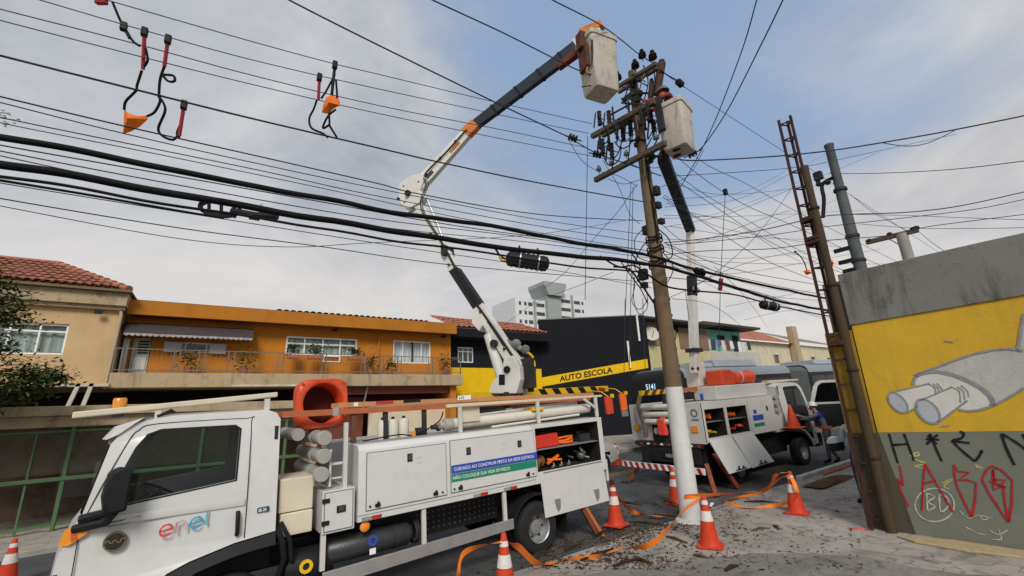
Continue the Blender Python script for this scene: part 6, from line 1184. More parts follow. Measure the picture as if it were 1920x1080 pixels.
# small gear up the shaft
for i, (px, py, sx, sz) in enumerate(((1231, 358, .06, .1), (1234, 385, .05, .07), (1212, 432, .07, .1), (1240, 415, .05, .06), (1206, 515, .09, .12), (1208, 535, .06, .06), (1236, 590, .06, .35))):
    c = atx(px, py, PX-.05); t = top('junction_box', MB().obox(c, (.07, 0, 0), (0, sx, 0), (0, 0, sz)), BLACK, ['black clamp high on the right of the pole', 'second black clamp down the right of the pole', 'black box on the left of the pole at mid height', 'small black clamp right of the pole at mid height', 'black cable box on the left of the pole by the thick cables', 'small black box under the cable box left of the pole', 'long black riser box on the pole above the white paint'][i], 'cable box', bev=.012)
for i, ((a, b), x) in enumerate((((1128, 258), 7.33), ((1144, 247), 7.33), ((1160, 238), 7.33), ((1205, 212), 7.33), ((1218, 203), 7.33), ((1145, 262), 7.83), ((1212, 222), 7.83))):
    c = atx(a, b, x); t = thing('line_bracket', ORDW[i]+' small steel bracket along the middle crossarms', 'bracket', c, group='small brackets on the crossarms')
    part('plate', MB().obox(c+Vector((-.07, 0, 0)), (.012, 0, 0), (0, .035, 0), (0, 0, .1)), DARK, t, None); part('stud', MB().tube([c+Vector((-.07, 0, -.05)), c+Vector((-.07, .02, -.28))], .028, 8), PORC, t); part('cap', MB().ball(c+Vector((-.07, .02, -.3)), .05, 8), BLACK, t)
for i, (a, b) in enumerate(((1189, 152), (1200, 175), (1214, 205), (1236, 205), (1196, 262), (1222, 292))):
    c = atx(a, b, PX-.1+.5*(i in (2, 3))); t = top('clamp_cluster', MB().ball(c, .08, 8).tube([c, c+Vector((-.05, .2, .06))], .03, 6).tube([c, c+Vector((.05, -.18, -.1))], .025, 6).obox(c+Vector((0, .05, -.1)), (.04, 0, 0), (0, .05, 0), (0, 0, .05)), BLACK, 'black line clamp cluster on the pole head, %s from the top' % ORDW[i], 'clamp', 'line clamps on the pole head')
# ---- wires -----------------------------------------------------
ORD = 'first second third fourth fifth sixth seventh eighth ninth tenth eleventh twelfth thirteenth fourteenth fifteenth sixteenth'.split(); CNT = {}
def wire(pts, r, lab, grp, mat=None, y=None, x=None, D=None, ext=(0, 0), nm='wire', wob=0, seg=6, cat='wire', sag=None):
    """photo sight lines taken to an upright plane (x or y fixed) or to distances D[0]..D[1] along the lens axis"""
    if y is not None: P = [aty(a, b, y) for a, b in pts]
    elif x is not None: P = [atx(a, b, x) for a, b in pts]
    else:
        L = [0]
        for i in range(1, len(pts)): L.append(L[-1]+math.hypot(pts[i][0]-pts[i-1][0], pts[i][1]-pts[i-1][1]))
        P = [atd(a, b, 1/((1-l/L[-1])/D[0]+(l/L[-1])/D[1])) for (a, b), l in zip(pts, L)]
    P = smooth_pts(P, 7 if len(P) > 2 else 2)
    for e, (i, j) in zip(ext, ((0, 1), (-1, -2))):
        if e: q = P[i]+(P[i]-P[j]).normalized()*e; P.insert(0, q) if i == 0 else P.append(q)
    if grp: CNT[grp] = CNT.get(grp, 0)+1; lab = ORD[CNT[grp]-1]+' '+lab
    if wob: P = [p+Vector((0, noise.noise((p.x*1.3, p.y, 3))*wob, noise.noise((p.x*1.1, 7, p.z))*wob)) for p in P]
    return top(nm, MB().tube(P, r, seg), mat or WIREM, lab, cat, grp, 60)
GA = 'bare line wires crossing the upper left sky to the pole'; LA = 'bare line wire from the top, crossing the upper left sky'
YT = 6.2
for i, pts in enumerate(([(120, -25), (211, 3), (480, 80), (628, 120), (700, 137), (914, 188), (1110, 232)], [(-60, -40), (75, 0), (267, 56), (480, 114), (720, 169), (1011, 231), (1104, 250)], [(-60, 0), (0, 17), (258, 83), (480, 143), (720, 200), (949, 245), (1100, 277)], [(-60, 22), (0, 38), (267, 107), (480, 160), (720, 215), (1000, 272), (1150, 300)])):
    wire(pts, .0065, LA, GA, y=YT+.25*(i % 2), ext=(14, 0))
wire([(-60, 88), (0, 104), (294, 178), (480, 224), (720, 280), (828, 305), (1000, 341), (1205, 378)], .012, 'slightly thicker dark wire running from the left edge to the pole below the clamped wires', None, y=5.9, ext=(14, 0))
GB = 'thin wires between the clamped wires and the thick cables'; LB = 'thin grey wire down from the thicker dark wire, above the thick cables'
for pts, yy, r in (([(-60, 166), (0, 181), (231, 236), (480, 292), (700, 342), (793, 365), (1011, 402), (1205, 414)], 5.85, .011), ([(-60, 178), (0, 192), (231, 250), (480, 306), (700, 352), (1000, 410), (1210, 440)], 5.8, .008), ([(-60, 204), (28, 226), (480, 318), (700, 366), (1000, 422), (1212, 455)], 5.8, .008), ([(-60, 215), (28, 236), (300, 290), (600, 352), (900, 416), (1212, 470)], 5.75, .007), ([(-60, 258), (0, 272), (300, 325), (600, 378), (900, 430), (1215, 470)], 5.5, .009), ([(-60, 268), (0, 283), (340, 348), (700, 410), (1000, 447), (1216, 480)], 5.5, .008), ([(-60, 275), (0, 292), (340, 362), (700, 424), (1000, 455), (1218, 484)], 5.45, .007)): wire(pts, r*.75, LB, GB, y=yy, ext=(14, 0))
GC = 'thin wires below the thick cables'; LC = 'thin dark wire under the thick black cables on the left'
for pts, yy, r in (([(-60, 358), (0, 372), (340, 428), (607, 463), (840, 496), (1140, 523), (1225, 530)], 5.7, .008), ([(-60, 372), (0, 386), (340, 448), (540, 463), (700, 455), (1000, 440), (1190, 410)], 5.9, .006), ([(-60, 330), (0, 343), (340, 398), (700, 455), (1000, 500), (1222, 540)], 5.6, .007)): wire(pts, r*.75, LC, GC, y=yy, ext=(14, 0))
wire([(-80, 240), (0, 256), (194, 293), (427, 340), (590, 369), (757, 402), (944, 427), (1082, 455), (1205, 476)], .032, 'upper thick black cable bundle crossing the picture to the pole', None, CABLE, y=5.35, ext=(12, 0), nm='cable', wob=.03, seg=10, cat='cable')
wire([(1205, 476), (1248, 488), (1307, 506), (1396, 527), (1480, 545), (1560, 562)], .030, 'upper thick black cable from the pole to the lattice mast', None, CABLE, y=5.35, ext=(0, 25), nm='cable', wob=.02, seg=8, cat='cable')
wire([(-80, 290), (0, 308), (150, 333), (340, 367), (523, 398), (757, 436), (923, 461), (1140, 486), (1212, 495)], .038, 'thickest black cable bundle, second from the top, crossing to the pole', None, CABLE, y=5.3, ext=(12, 0), nm='cable', wob=.03, seg=10, cat='cable')
wire([(1212, 495), (1254, 502), (1337, 526), (1456, 563), (1536, 579), (1600, 592)], .034, 'lower thick black cable from the pole past the lattice mast', None, CABLE, y=5.3, ext=(0, 25), nm='cable', wob=.02, seg=8, cat='cable')
wire([(-80, 318), (0, 331), (170, 358), (340, 388), (523, 415), (757, 454), (923, 474), (1027, 492), (1140, 505), (1214, 512)], .016, 'third black cable just under the thickest bundle on the left', None, CABLE, y=5.25, ext=(12, 0), nm='cable', wob=.025, seg=8, cat='cable')
wire([(1215, 515), (1250, 537), (1300, 545), (1380, 553), (1450, 572), (1540, 590)], .018, 'slim black cable sagging right of the pole to the small splice case', None, CABLE, y=5.25, ext=(0, 20), nm='cable', seg=8, cat='cable')
wire([(-80, 324), (0, 338), (170, 366), (340, 396), (420, 409)], .012, 'loose cable strand under the thick bundle at the left edge', None, CABLE, y=5.2, ext=(12, 0), nm='cable', cat='cable')
wire([(480, -35), (542, 0), (700, 80), (925, 190), (1066, 257)], .013, 'heavy wire slanting down from the top edge to the strain insulator', None, D=(6.3, 9.3), ext=(12, 0))
wire([(1066, 257), (1120, 288), (1190, 312), (1240, 330)], .012, 'heavy wire from the strain insulator past the pole', None, D=(9.3, 10.2))
wire([(750, -32), (811, 0), (940, 60), (1032, 106), (1090, 134), (1190, 172)], .012, 'wire slanting from the top edge behind the raised boom tip', None, D=(6.6, 10.2), ext=(12, 0)); wire([(980, -32), (1036, 0), (1120, 43), (1165, 75), (1196, 100), (1230, 122)], .012, 'wire slanting from the top edge over the higher bucket', None, D=(7.2, 10.5), ext=(12, 0))
wire([(1440, -60), (1419, 0), (1392, 92), (1340, 228), (1300, 310), (1262, 372)], .009, 'left of two service wires rising from the pole to the top edge', None, D=(5.5, 10.0), ext=(9, 0)); wire([(1490, -45), (1468, 0), (1430, 78), (1365, 205), (1320, 272), (1292, 296)], .011, 'right of two service wires rising from the pole to the top edge', None, D=(5.5, 9.9), ext=(9, 0))
GD = 'line wires running on beyond the pole up the street'; LD = 'thin line wire running from the pole up the street, counted by height'
for pts, yy in (([(1235, 130), (1268, 153), (1340, 200), (1460, 278), (1580, 356)], 5.5), ([(1232, 180), (1300, 290), (1400, 345), (1500, 400), (1600, 450)], 5.7), ([(1235, 240), (1270, 295), (1380, 375), (1480, 420), (1590, 470)], 5.2), ([(1240, 320), (1330, 380), (1420, 440), (1500, 480), (1600, 520)], 5.6), ([(1243, 370), (1340, 430), (1420, 480), (1500, 515), (1600, 550)], 5.6), ([(1215, 280), (1300, 350), (1400, 412), (1500, 470), (1600, 515)], 6.0), ([(1245, 455), (1330, 490), (1400, 510), (1480, 525), (1600, 545)], 5.4), ([(1245, 470), (1340, 508), (1420, 528), (1500, 545), (1600, 560)], 5.3), ([(1250, 520), (1340, 530), (1420, 548), (1500, 572), (1600, 590)], 5.1)): wire(pts, .0075, LD, GD, y=yy, ext=(0, 30))
GE = 'service wires fanning from the pole to the right edge'; LE = 'wire from the top crossing to the right edge of the picture'
for pts, D, r in (([(1262, 295), (1300, 301), (1440, 294), (1552, 283), (1650, 268), (1770, 247), (1920, 217), (1980, 203)], (9.8, 8.0), .016), ([(1255, 330), (1300, 328), (1450, 318), (1520, 310), (1555, 303)], (9.8, 13), .009), ([(1555, 325), (1640, 325), (1780, 318), (1920, 302), (1980, 294)], (15.5, 9.0), .013), ([(1245, 455), (1300, 450), (1420, 433), (1530, 408), (1590, 402), (1700, 398), (1800, 386), (1920, 360), (1980, 347)], (9.7, 8.6), .012), ([(1250, 460), (1330, 453), (1450, 440), (1550, 425), (1700, 408), (1830, 392), (1920, 374), (1980, 362)], (9.7, 8.8), .009), ([(1245, 478), (1330, 470), (1450, 466), (1560, 450), (1660, 442), (1740, 425), (1840, 412), (1920, 402), (1980, 394)], (9.7, 9.5), .010), ([(1600, 402), (1700, 404), (1800, 408), (1920, 412), (1980, 413)], (16, 12), .010), ([(1612, 420), (1720, 428), (1850, 428), (1920, 427), (1980, 427)], (16, 12), .010)): wire(pts, r*.85, LE, GE, D=D, ext=(0, 10))
wire([(1655, 268), (1700, 274), (1740, 268), (1790, 245)], .008, 'slack loop under the heavy wire at the upper right', None, D=(9.3, 8.9)); wire([(1595, 365), (1640, 400), (1700, 432)], .008, 'short wire from the grey pole down to the T shaped pole', None, D=(14.5, 17)); wire([(1720, 432), (1770, 470), (1830, 480), (1920, 495), (1980, 505)], .009, 'dark wire running down from the T shaped pole over the concrete parapet', None, D=(17, 7.0), ext=(0, 8))
GF = 'slack leads in the tangle right of the pole'; LF = 'slack lead crossing the tangle of wires right of the pole'
for pts, D in (([(1250, 560), (1330, 520), (1420, 440), (1490, 345)], (9.4, 14)), ([(1260, 560), (1340, 575), (1400, 620), (1440, 660)], (9.4, 30)), ([(1340, 500), (1400, 560), (1440, 615)], (10, 26)), ([(1290, 540), (1380, 500), (1450, 480), (1510, 470)], (10, 14)), ([(1240, 420), (1290, 455), (1350, 440), (1430, 410), (1480, 395)], (9.6, 13)), ([(1360, 575), (1440, 560), (1520, 545)], (14, 18)), ([(1395, 600), (1460, 585), (1530, 578)], (16, 18)), ([(1240, 350), (1290, 330), (1320, 280)], (9.7, 9.9)), ([(1250, 380), (1300, 400), (1380, 420), (1460, 470), (1500, 490)], (9.7, 16)), ([(1065, 260), (1090, 300), (1120, 320), (1160, 330), (1195, 350)], (9.5, 9.9)), ([(1130, 300), (1160, 350), (1180, 400), (1200, 420)], (9.7, 9.8)), ([(1140, 335), (1170, 345), (1205, 335)], (9.6, 9.8)), ([(1190, 300), (1225, 315), (1260, 300), (1275, 250)], (9.6, 9.8)), ([(1195, 345), (1160, 395), (1120, 440), (1060, 510), (1020, 540)], (9.6, 12)), ([(945, 610), (1000, 570), (1100, 530), (1150, 510)], (22, 10))): wire(pts, .0065, LF, GF, D=D)
GG = 'cable loops drooping from the pole at the height of the thick cables'; LG = 'black cable loop drooping beside the pole where the thick cables meet it'
for pts, r in (([(1165, 492), (1185, 520), (1200, 540), (1215, 570)], .012), ([(1150, 500), (1180, 505), (1200, 530), (1226, 568)], .020), ([(1175, 488), (1190, 530), (1185, 565), (1200, 580), (1215, 560)], .008), ([(1190, 520), (1188, 560), (1198, 588), (1214, 575), (1210, 530)], .008), ([(1125, 480), (1160, 500), (1190, 498), (1215, 520)], .018), ([(1180, 470), (1200, 500), (1195, 525), (1215, 540)], .014), ([(1215, 450), (1200, 470), (1190, 500), (1205, 520)], .012), ([(1240, 470), (1262, 500), (1250, 530), (1235, 520)], .010), ([(1235, 430), (1255, 450), (1260, 480), (1240, 490)], .012), ([(1238, 640), (1245, 655), (1262, 650), (1268, 625)], .010), ([(1205, 430), (1190, 450), (1195, 480), (1215, 490)], .009)): wire(pts, r, LG, GG, CABLE, D=(9.25, 9.3), nm='cable_loop', cat='cable')
for i, z in enumerate((5.0, 5.3, 5.55)): top('cable_wrap', MB().tube([Vector((PX+(pr(z)+.03)*math.cos(t), PY+(pr(z)+.03)*math.sin(t), z+.012*t+.03*math.sin(3*t))) for t in np.linspace(0, 12.5, 40)], .016, 6), CABLE, 'coil of black cable wrapped round the pole, %s of three' % ('lowest', 'middle', 'topmost')[i], 'cable', 'cable coils round the pole')
for i, z in enumerate((6.0, 6.6, 7.2)): top('cable_riser', MB().tube([Vector((PX-pr(z)*.6, PY-pr(z)*.95, z+.5)), Vector((PX-pr(z)*.5, PY-pr(z)*1.05, z)), Vector((PX-pr(z)*.55, PY-pr(z)*1.0, z-.5))], .02, 6), CABLE, 'black riser cable strapped to the face of the pole, %s length' % ('lower', 'middle', 'upper')[i], 'cable', 'riser cables on the pole')
GJ = 'jumper leads looping among the crossarms'; LJ = 'dark jumper lead looping among the crossarms by the pole head'
for pts, d in (([(1147, 232), (1160, 262), (1178, 262), (1190, 238)], 9.7), ([(1152, 265), (1165, 278), (1182, 270), (1186, 248)], 9.7), ([(1130, 290), (1142, 310), (1160, 300), (1165, 275)], 9.6), ([(1195, 140), (1180, 160), (1172, 185), (1176, 205)], 10), ([(1206, 122), (1215, 150), (1210, 180), (1200, 200)], 10.2), ([(1226, 128), (1228, 160), (1222, 200), (1226, 235)], 10.1), ([(1240, 175), (1235, 210), (1228, 235), (1215, 262)], 10.1), ([(1222, 258), (1210, 285), (1222, 300), (1240, 285)], 9.9), ([(1120, 218), (1135, 240), (1140, 262), (1130, 272)], 9.7), ([(1168, 255), (1160, 285), (1150, 300), (1148, 318)], 9.5), ([(1182, 255), (1180, 280), (1178, 302)], 9.5), ([(1236, 130), (1250, 140), (1268, 150)], 10.2), ([(1245, 160), (1240, 190), (1232, 215), (1236, 250), (1225, 275)], 9.9)): wire(pts, .014, LJ, GJ, CABLE, D=(d, d+.1), nm='jumper', cat='cable')
GH = 'hand lines hanging from the crossarms'; LH = 'thin grey hand line hanging straight down near the pole'
for a, b, D in (((1102, 255), (1097, 562), 9.4), ((1183, 340), (1172, 600), 9.6), ((1187, 350), (1180, 690), 9.6), ((1172, 560), (1170, 700), 9.6), ((1205, 560), (1210, 700), 9.4), ((1285, 545), (1292, 600), 9.6)): 
    p = atd(*a, D); wire([a, b], .007, LH, GH, D=(D, (Vector((p.x, p.y, atd(*b, D).z))-O3).dot(CFW)))
hl = thing('red_handled_line', 'hand line with a clamp above and a red handle, hanging over the bus', 'hand line', atd(1351, 530, 10.5)); part('line', MB().tube([atd(1360, 362, 10.5), atd(1351, 520, 10.5), atd(1348, 660, 10.5)], .008, 6), WIREM, hl); part('clamp', MB().obox(atd(1360, 360, 10.5), (.04, 0, 0), (0, .04, 0), (0, 0, .07)), BLACK, hl, None); part('handle', MB().tube([atd(1352, 522, 10.5), atd(1350, 545, 10.5)], .05, 8), M('dark_red_handle', (.35, .02, .04), .5), hl)
# ---- things hung on the lines
def splice(px, D, lab, L, r, rod=True):
    a, b = atd(*px[0], D), atd(*px[1], D); d = (b-a).normalized(); t = thing('splice_case', lab, 'splice case', (a+b)/2)
    l = (b-a).length; part('case', MB().lathe([(0, 0), (r*.5, .01), (r*.95, .06)]+[(r*(1 if k % 2 else .9), .08+(l-.16)*k/14) for k in range(15)]+[(r*.95, l-.06), (r*.5, l-.01), (0, l)], a, d, 18), BLACK, t)
    for f in (.33, .75): part('band', MB().ring(a+d*l*f, d, r*.98, r*1.04, .025, 18), STEEL, t); part('hanger', MB().beam(a+d*l*f, a+d*l*f+Vector((0, 0, r*1.9)), .02, .03), DARK, t, None)
    return t
s1_ = splice(((948, 484), (1030, 496)), 8.0, 'large ribbed black splice case slung under the cables above the black wall', .8, .15); part('cable_tail', MB().tube(smooth_pts([atd(948, 486, 8), atd(938, 480, 8), atd(930, 468, 8), atd(925, 462, 8)], 5), .02, 6).tube(smooth_pts([atd(950, 490, 8), atd(940, 488, 8), atd(934, 474, 8)], 5), .012, 6), CABLE, s1_); part('yellow_lead', MB().tube(smooth_pts([atd(936, 476, 7.95), atd(941, 487, 7.95), atd(950, 488, 7.95)], 5), .015, 6), YEL, s1_)
splice(((1424, 570), (1462, 577)), 10.6, 'small black splice case under the cable left of the lattice mast', .4, .11)
splice(((1290, 541), (1312, 546)), 9.6, 'short black cable clamp on the dark boom of the second truck', .3, .07); top('cable_knot', MB().ball(atd(1313, 512, 9.8), .12, 10).ball(atd(1306, 507, 9.8), .08, 8), CABLE, 'dark round knot of cable right of the pole on the upper thick cable', 'cable')
lp = thing('slack_cable_frame', 'oval black slack cable coil frame hung from the thick cables at the left', 'cable frame', atd(420, 392, 5.6)); P5 = lambda a, b: atd(a, b, 5.65)
part('hoop', MB().tube([P5(412+38*math.cos(t), 390+16*math.sin(t)+.1*38*math.cos(t)) for t in np.linspace(0, 6.283, 28)], .022, 8), BLACK, lp); part('hoop', MB().tube([P5(410+32*math.cos(t), 391+11*math.sin(t)+.1*32*math.cos(t)) for t in np.linspace(0, 6.283, 28)], .015, 8), BLACK, lp)
for x in (392, 415, 440): part('spacer', MB().beam(P5(x, 374+(x-392)*.12), P5(x, 404+(x-392)*.1), .03, .03), BLACK, lp, None)
part('cable_splice', MB().tube([P5(435, 396), P5(480, 404), P5(520, 406)], .045, 10), BLACK, lp); part('tag', MB().obox(P5(477, 408), (.06, 0, 0), (0, .03, 0), (0, 0, .025)), M('rust_tag', (.14, .06, .03)), lp, None); part('clip', MB().obox(P5(490, 388), (.02, 0, 0), (0, .02, 0), (0, 0, .04)), STEEL, lp, None)
REDH = M('dull_red_handle', (.30, .03, .035), .5, .2, 6)
def ground_clamp(pts, D, lab, rod, loops):
    t = thing('grounding_clamp', lab, 'grounding clamp', atd(*pts[0], D)); Q = lambda p: atd(p[0], p[1], D)
    part('head', MB().obox(Q(pts[0]), (.035, 0, 0), (0, .035, 0), (0, 0, .06)), BLACK, t, None, .01); part('rod', MB().tube([Q(pts[0]), Q(pts[1])], .022, 8), rod, t)
    for l in loops: part('lead', MB().tube(smooth_pts([Q(p) for p in l], 5), .016, 6), CABLE, t)
    return t
Dc = 5.7
ground_clamp([(232, 50), (244, 72)], Dc, 'black clamp linking the two topmost wires at the upper left', BLACK, [[(211, 4), (224, 35), (232, 50)], [(238, 60), (250, 78), (262, 86)]])
ground_clamp([(271, 60), (268, 130)], Dc, 'red rod clamp, left of the pair at the upper left, leading to the orange bag', REDH, [[(273, 90), (277, 112), (270, 125)], [(266, 132), (257, 160), (255, 170), (236, 190), (233, 206)]])
ground_clamp([(315, 74), (308, 125)], Dc, 'dark rod clamp with knotted leads, right of the pair at the upper left', REDH, [[(308, 125), (300, 150), (298, 180)], [(306, 140), (325, 142), (327, 152), (315, 152), (304, 140)], [(296, 178), (300, 190), (290, 210), (276, 218)], [(298, 180), (310, 205), (297, 240), (305, 255), (325, 262), (335, 250)]]); 
ground_clamp([(345, 197), (336, 255)], Dc, 'lowest red rod clamp on the thicker wire at the left', REDH, [[(338, 235), (332, 250), (336, 258)]])
ground_clamp([(599, 145), (597, 186)], 6.6, 'short red rod clamp left of the orange bundle on the wires', REDH, [[(594, 188), (588, 205), (580, 222), (584, 240), (605, 250), (615, 258)]]); ground_clamp([(628, 122), (622, 178)], 6.6, 'long dark rod clamp holding the orange bundle on the wires', BLACK, [[(628, 140), (612, 170), (602, 185)], [(630, 150), (632, 180), (630, 192)], [(630, 205), (615, 218), (605, 240), (616, 235), (618, 232)], [(617, 212), (618, 236)], [(618, 236), (630, 255), (632, 260)]])
top('red_clamp', MB().obox(atd(190, 3, Dc), CRT*.07, CUP*.035, CFW*.03), REDH, 'dark red clamp at the very top edge on the first wire', 'grounding clamp', bev=.01)
def bag(px, D, lab, m=FLUO):
    n = len(px); f = [atd(a, b, D) for a, b in px]; c = sum(f, Vector())/n; mb = MB(); vs = f+[c+CFW*.09, c-CFW*.09]
    mb.add(vs, [(i, (i+1) % n, n) for i in range(n)]+[((i+1) % n, i, n+1) for i in range(n)]); return top('orange_bag', mb, m, lab, 'bag', smooth=30)
OB = M('orange_tarpaulin', (.72, .16, .02), .7, .25, 8, .4, bscale=12, dirt=(.35, .07, .02), damt=.5)
bag([(233, 205), (240, 212), (258, 217), (276, 217), (277, 224), (262, 238), (245, 247), (230, 252), (232, 230)], Dc, 'triangular orange bag slung on a lead below the wires at the left', OB); bag([(612, 182), (622, 178), (635, 184), (639, 198), (632, 200), (624, 205), (616, 214), (603, 211), (606, 197)], 6.6, 'bunched orange bag hanging on the wires in the upper middle', OB)
bag([(1506, 508), (1518, 505), (1522, 512), (1512, 516)], 11, 'small bright orange wrap on the wires left of the lattice mast', FLUO); bag([(1553, 488), (1560, 486), (1562, 497), (1556, 500)], 9.3, 'small orange wrap beside the rough timber post', FLUO)
top('cable_lead', MB().tube(smooth_pts([atd(1490, 472, 10), atd(1500, 480, 10), atd(1508, 492, 10), atd(1513, 508, 10)], 4), .012, 6).ball(atd(1491, 472, 10), .03, 6), CABLE, 'short dark lead above the orange wrap left of the lattice mast', 'cable')
# ---- lattice mast, timber post, far poles
RUST = M('rusty_painted_steel', (.055, .024, .021), .75, .4, 6, .3, dirt=(.05, .04, .035), dscale=5); LX, LY = 8.95, 3.36
lm = thing('lattice_mast', 'rusty three legged steel lattice mast standing at the corner of the yellow wall', 'lattice mast', (LX, LY, g(LX)))
legs = [Vector((LX, LY, 0)), Vector((LX+.05, LY-.20, 0)), Vector((LX+.19, LY-.08, 0))]
for l in legs: part('leg', MB().obox(l+Vector((0, 0, 3.85)), (.022, 0, 0), (0, .022, 0), (0, 0, 3.82)), RUST, lm, None, .004)
z = .3; k = 0
while z < 7.65:
    for i in range(3): part('rung', MB().beam(legs[i]+Vector((0, 0, z)), legs[(i+1) % 3]+Vector((0, 0, z)), .022, .022), RUST, lm, None)
    z += .42 if z < 5.5 else .36; k += 1
for i, z in enumerate((5.05, 5.45, 5.0, 3.1)): part('clamp', MB().obox((LX+.06, LY-.1, z), (.1, 0, 0), (0, .12, 0), (0, 0, .045)), RUST, lm, None, .01)
tp_ = thing('timber_post', 'rough round timber post strapped behind the lattice mast', 'post', (9.0, 3.12, g(9)))
part('shaft', MB().lathe([(.08-.002*z+.005*math.sin(z*4), z) for z in np.linspace(-.05, 6.5, 20)]+[(0, 6.53)], (9.0, 3.13, 0), (0, 0, 1), 14), wall_paint('mossy_brown_timber', (.062, .043, .024), (.022, .018, .013), .8, blot=.7), tp_, 60)
for z in (1.2, 2.6, 4.1, 5.6): part('strap', MB().lathe([(.085, z), (.089, z+.005), (.089, z+.04), (.084, z+.045)], (9.0, 3.13, 0), (0, 0, 1), 14), RUST, tp_)
gp = thing('grey_pole', 'dark grey round steel pole rising behind the concrete parapet', 'utility pole', (16, 4.74, g(16)))
part('shaft', MB().lathe([(.19, 0), (.17, 5), (.145, 8.4), (.13, 8.6), (.125, 10.1), (.14, 10.12), (.14, 10.2), (0, 10.2)], (16, 4.74, 0), (0, 0, 1), 16), M('dull_grey_green_pole', (.085, .098, .10), .7, .25, 2, .1), gp, 50)
part('gooseneck', MB().tube(smooth_pts([Vector((15.9, 4.8, 9.0)), Vector((15.9, 5.15, 8.9)), Vector((15.9, 5.2, 8.4)), Vector((15.9, 5.35, 7.8))], 5), .06, 8), BLACK, gp); part('lamp_head', MB().obox((15.9, 5.2, 9.25), (.1, 0, 0), (0, .12, 0), (0, 0, .14)), BLACK, gp, None, .03)
for z in (5.4, 6.1, 6.9, 8.5): part('clamp', MB().lathe([(.18, z), (.19, z+.01), (.19, z+.09), (.18, z+.1)], (16, 4.74, 0), (0, 0, 1), 14), DARK, gp)
for y_, z in ((5.1, 5.9), (5.15, 6.2), (5.2, 6.6)): part('bracket', MB().obox((15.9, y_-.15, z), (.04, 0, 0), (0, .22, 0), (0, 0, .06)), BLACK, gp, None)
for i, (px, py) in enumerate(((1533, 337), (1552, 342), (1535, 345))): top('line_fitting', MB().ball(atx(px, py, 15.5), .09, 8), BLACK, 'small black fitting on the wires left of the grey pole, %s of three' % ('first', 'second', 'third')[i], 'fitting', 'fittings left of the grey pole')
GK = 'thin leads in the web right of the pole'; LK = 'thin lead in the web of wires right of the pole'
rw = random.Random(21)
for k in range(16):
    a = (1240+rw.uniform(-5, 15), rw.uniform(330, 520)); b = (rw.uniform(1480, 1570), a[1]+rw.uniform(-80, 110)); m = ((a[0]+b[0])/2+rw.uniform(-30, 30), (a[1]+b[1])/2+rw.uniform(4, 22)); wire([a, m, b], .005, LK, GK, D=(9.7, rw.uniform(11, 20)), ext=(0, 4))
tpole = thing('t_pole', 'short grey pole with a single tilted timber crossarm above the parapet', 'utility pole', (20, 4.5, g(20)))
part('shaft', MB().tube([(20, 4.48, 0), (20, 4.5, 7.75)], .17, 12), M('grey_concrete_post', (.28, .27, .25), .8), tpole); part('crossarm', MB().beam(atx(1624, 455, 20), atx(1722, 431, 20), .14, .16), WOODA, tpole, None, .01); part('brace', MB().beam(atx(1665, 447, 20), atx(1692, 462, 20), .04, .04), STEEL, tpole, None)
for px, py in ((1630, 452), (1668, 440), (1712, 430), (1718, 428)): part('insulator', MB().ball(atx(px, py, 20), .1, 8), PORC, tpole)
# ================================================================ CONES, TAPE, RUBBLE, PEOPLE
def gnd(px, py, off=.05):
    z = 0
    for _ in range(12): p = atz(px, py, z); z = g(p.x)+off
    return p
def cone(p, lab, tilt=0, h=.72, top_m=None, grime=0):
    t = thing('traffic_cone', lab, 'traffic cone', p, group='orange traffic cones round the site'); p = Vector(p)
    prof = lambda z: .155-.125*z/h
    part('base', MB().prism([(-.19, -.15), (-.15, -.19), (.15, -.19), (.19, -.15), (.19, .15), (.15, .19), (-.15, .19), (-.19, .15)], p, (math.cos(tilt), math.sin(tilt), 0), (-math.sin(tilt), math.cos(tilt), 0), (0, 0, .028)), CONEM, t, None, .008)
    part('body', MB().lathe([(.16, .028)]+[(prof(z), z) for z in np.linspace(.05, h-.01, 8)]+[(.02, h), (0, h)], p, (0, 0, 1), 20), CONEM, t)
    for z0, z1 in ((.36, .50), (.59, .65)): part('white_band', MB().lathe([(prof(z0)+.003, z0), (prof(z1)+.003, z1)], p, (0, 0, 1), 20), CONEW, t)
    if top_m: part('cap', MB().lathe([(.045, h-.06), (.04, h+.03), (0, h+.04)], p, (0, 0, 1), 12), top_m, t)
    return t
cA = gnd(1155, 985); cB = gnd(1332, 1024); cC = gnd(1495, 962); cD = gnd(1268, 945, 0); cE = gnd(948, 1124); cF = Vector((-2.52, 11.3, g(-2.5))); cG = gnd(1158, 872, 0)
cone(cA, 'orange traffic cone with a dark cap behind the open locker flap', .3, .75, M('dark_purple_cap', (.05, .02, .03), .6)); cone(cB, 'orange traffic cone nearest the foot of the white pole with tape on its tip', .5); cone(cC, 'orange traffic cone furthest right, near the lattice mast', .2, .72); cone(cD, 'orange and white traffic cone half hidden behind the white pole', 0, .75)
cone(cE, 'orange traffic cone at the bottom edge by the rear wheel', .4, .74); cone(cF, 'orange traffic cone cut by the left edge of the picture', 0, .72); cone(cG, 'bright orange traffic cone far off beside the white car', 0, .72)
TAPE = M('orange_safety_tape', (.80, .20, .02), .5, .12, 6, .1)
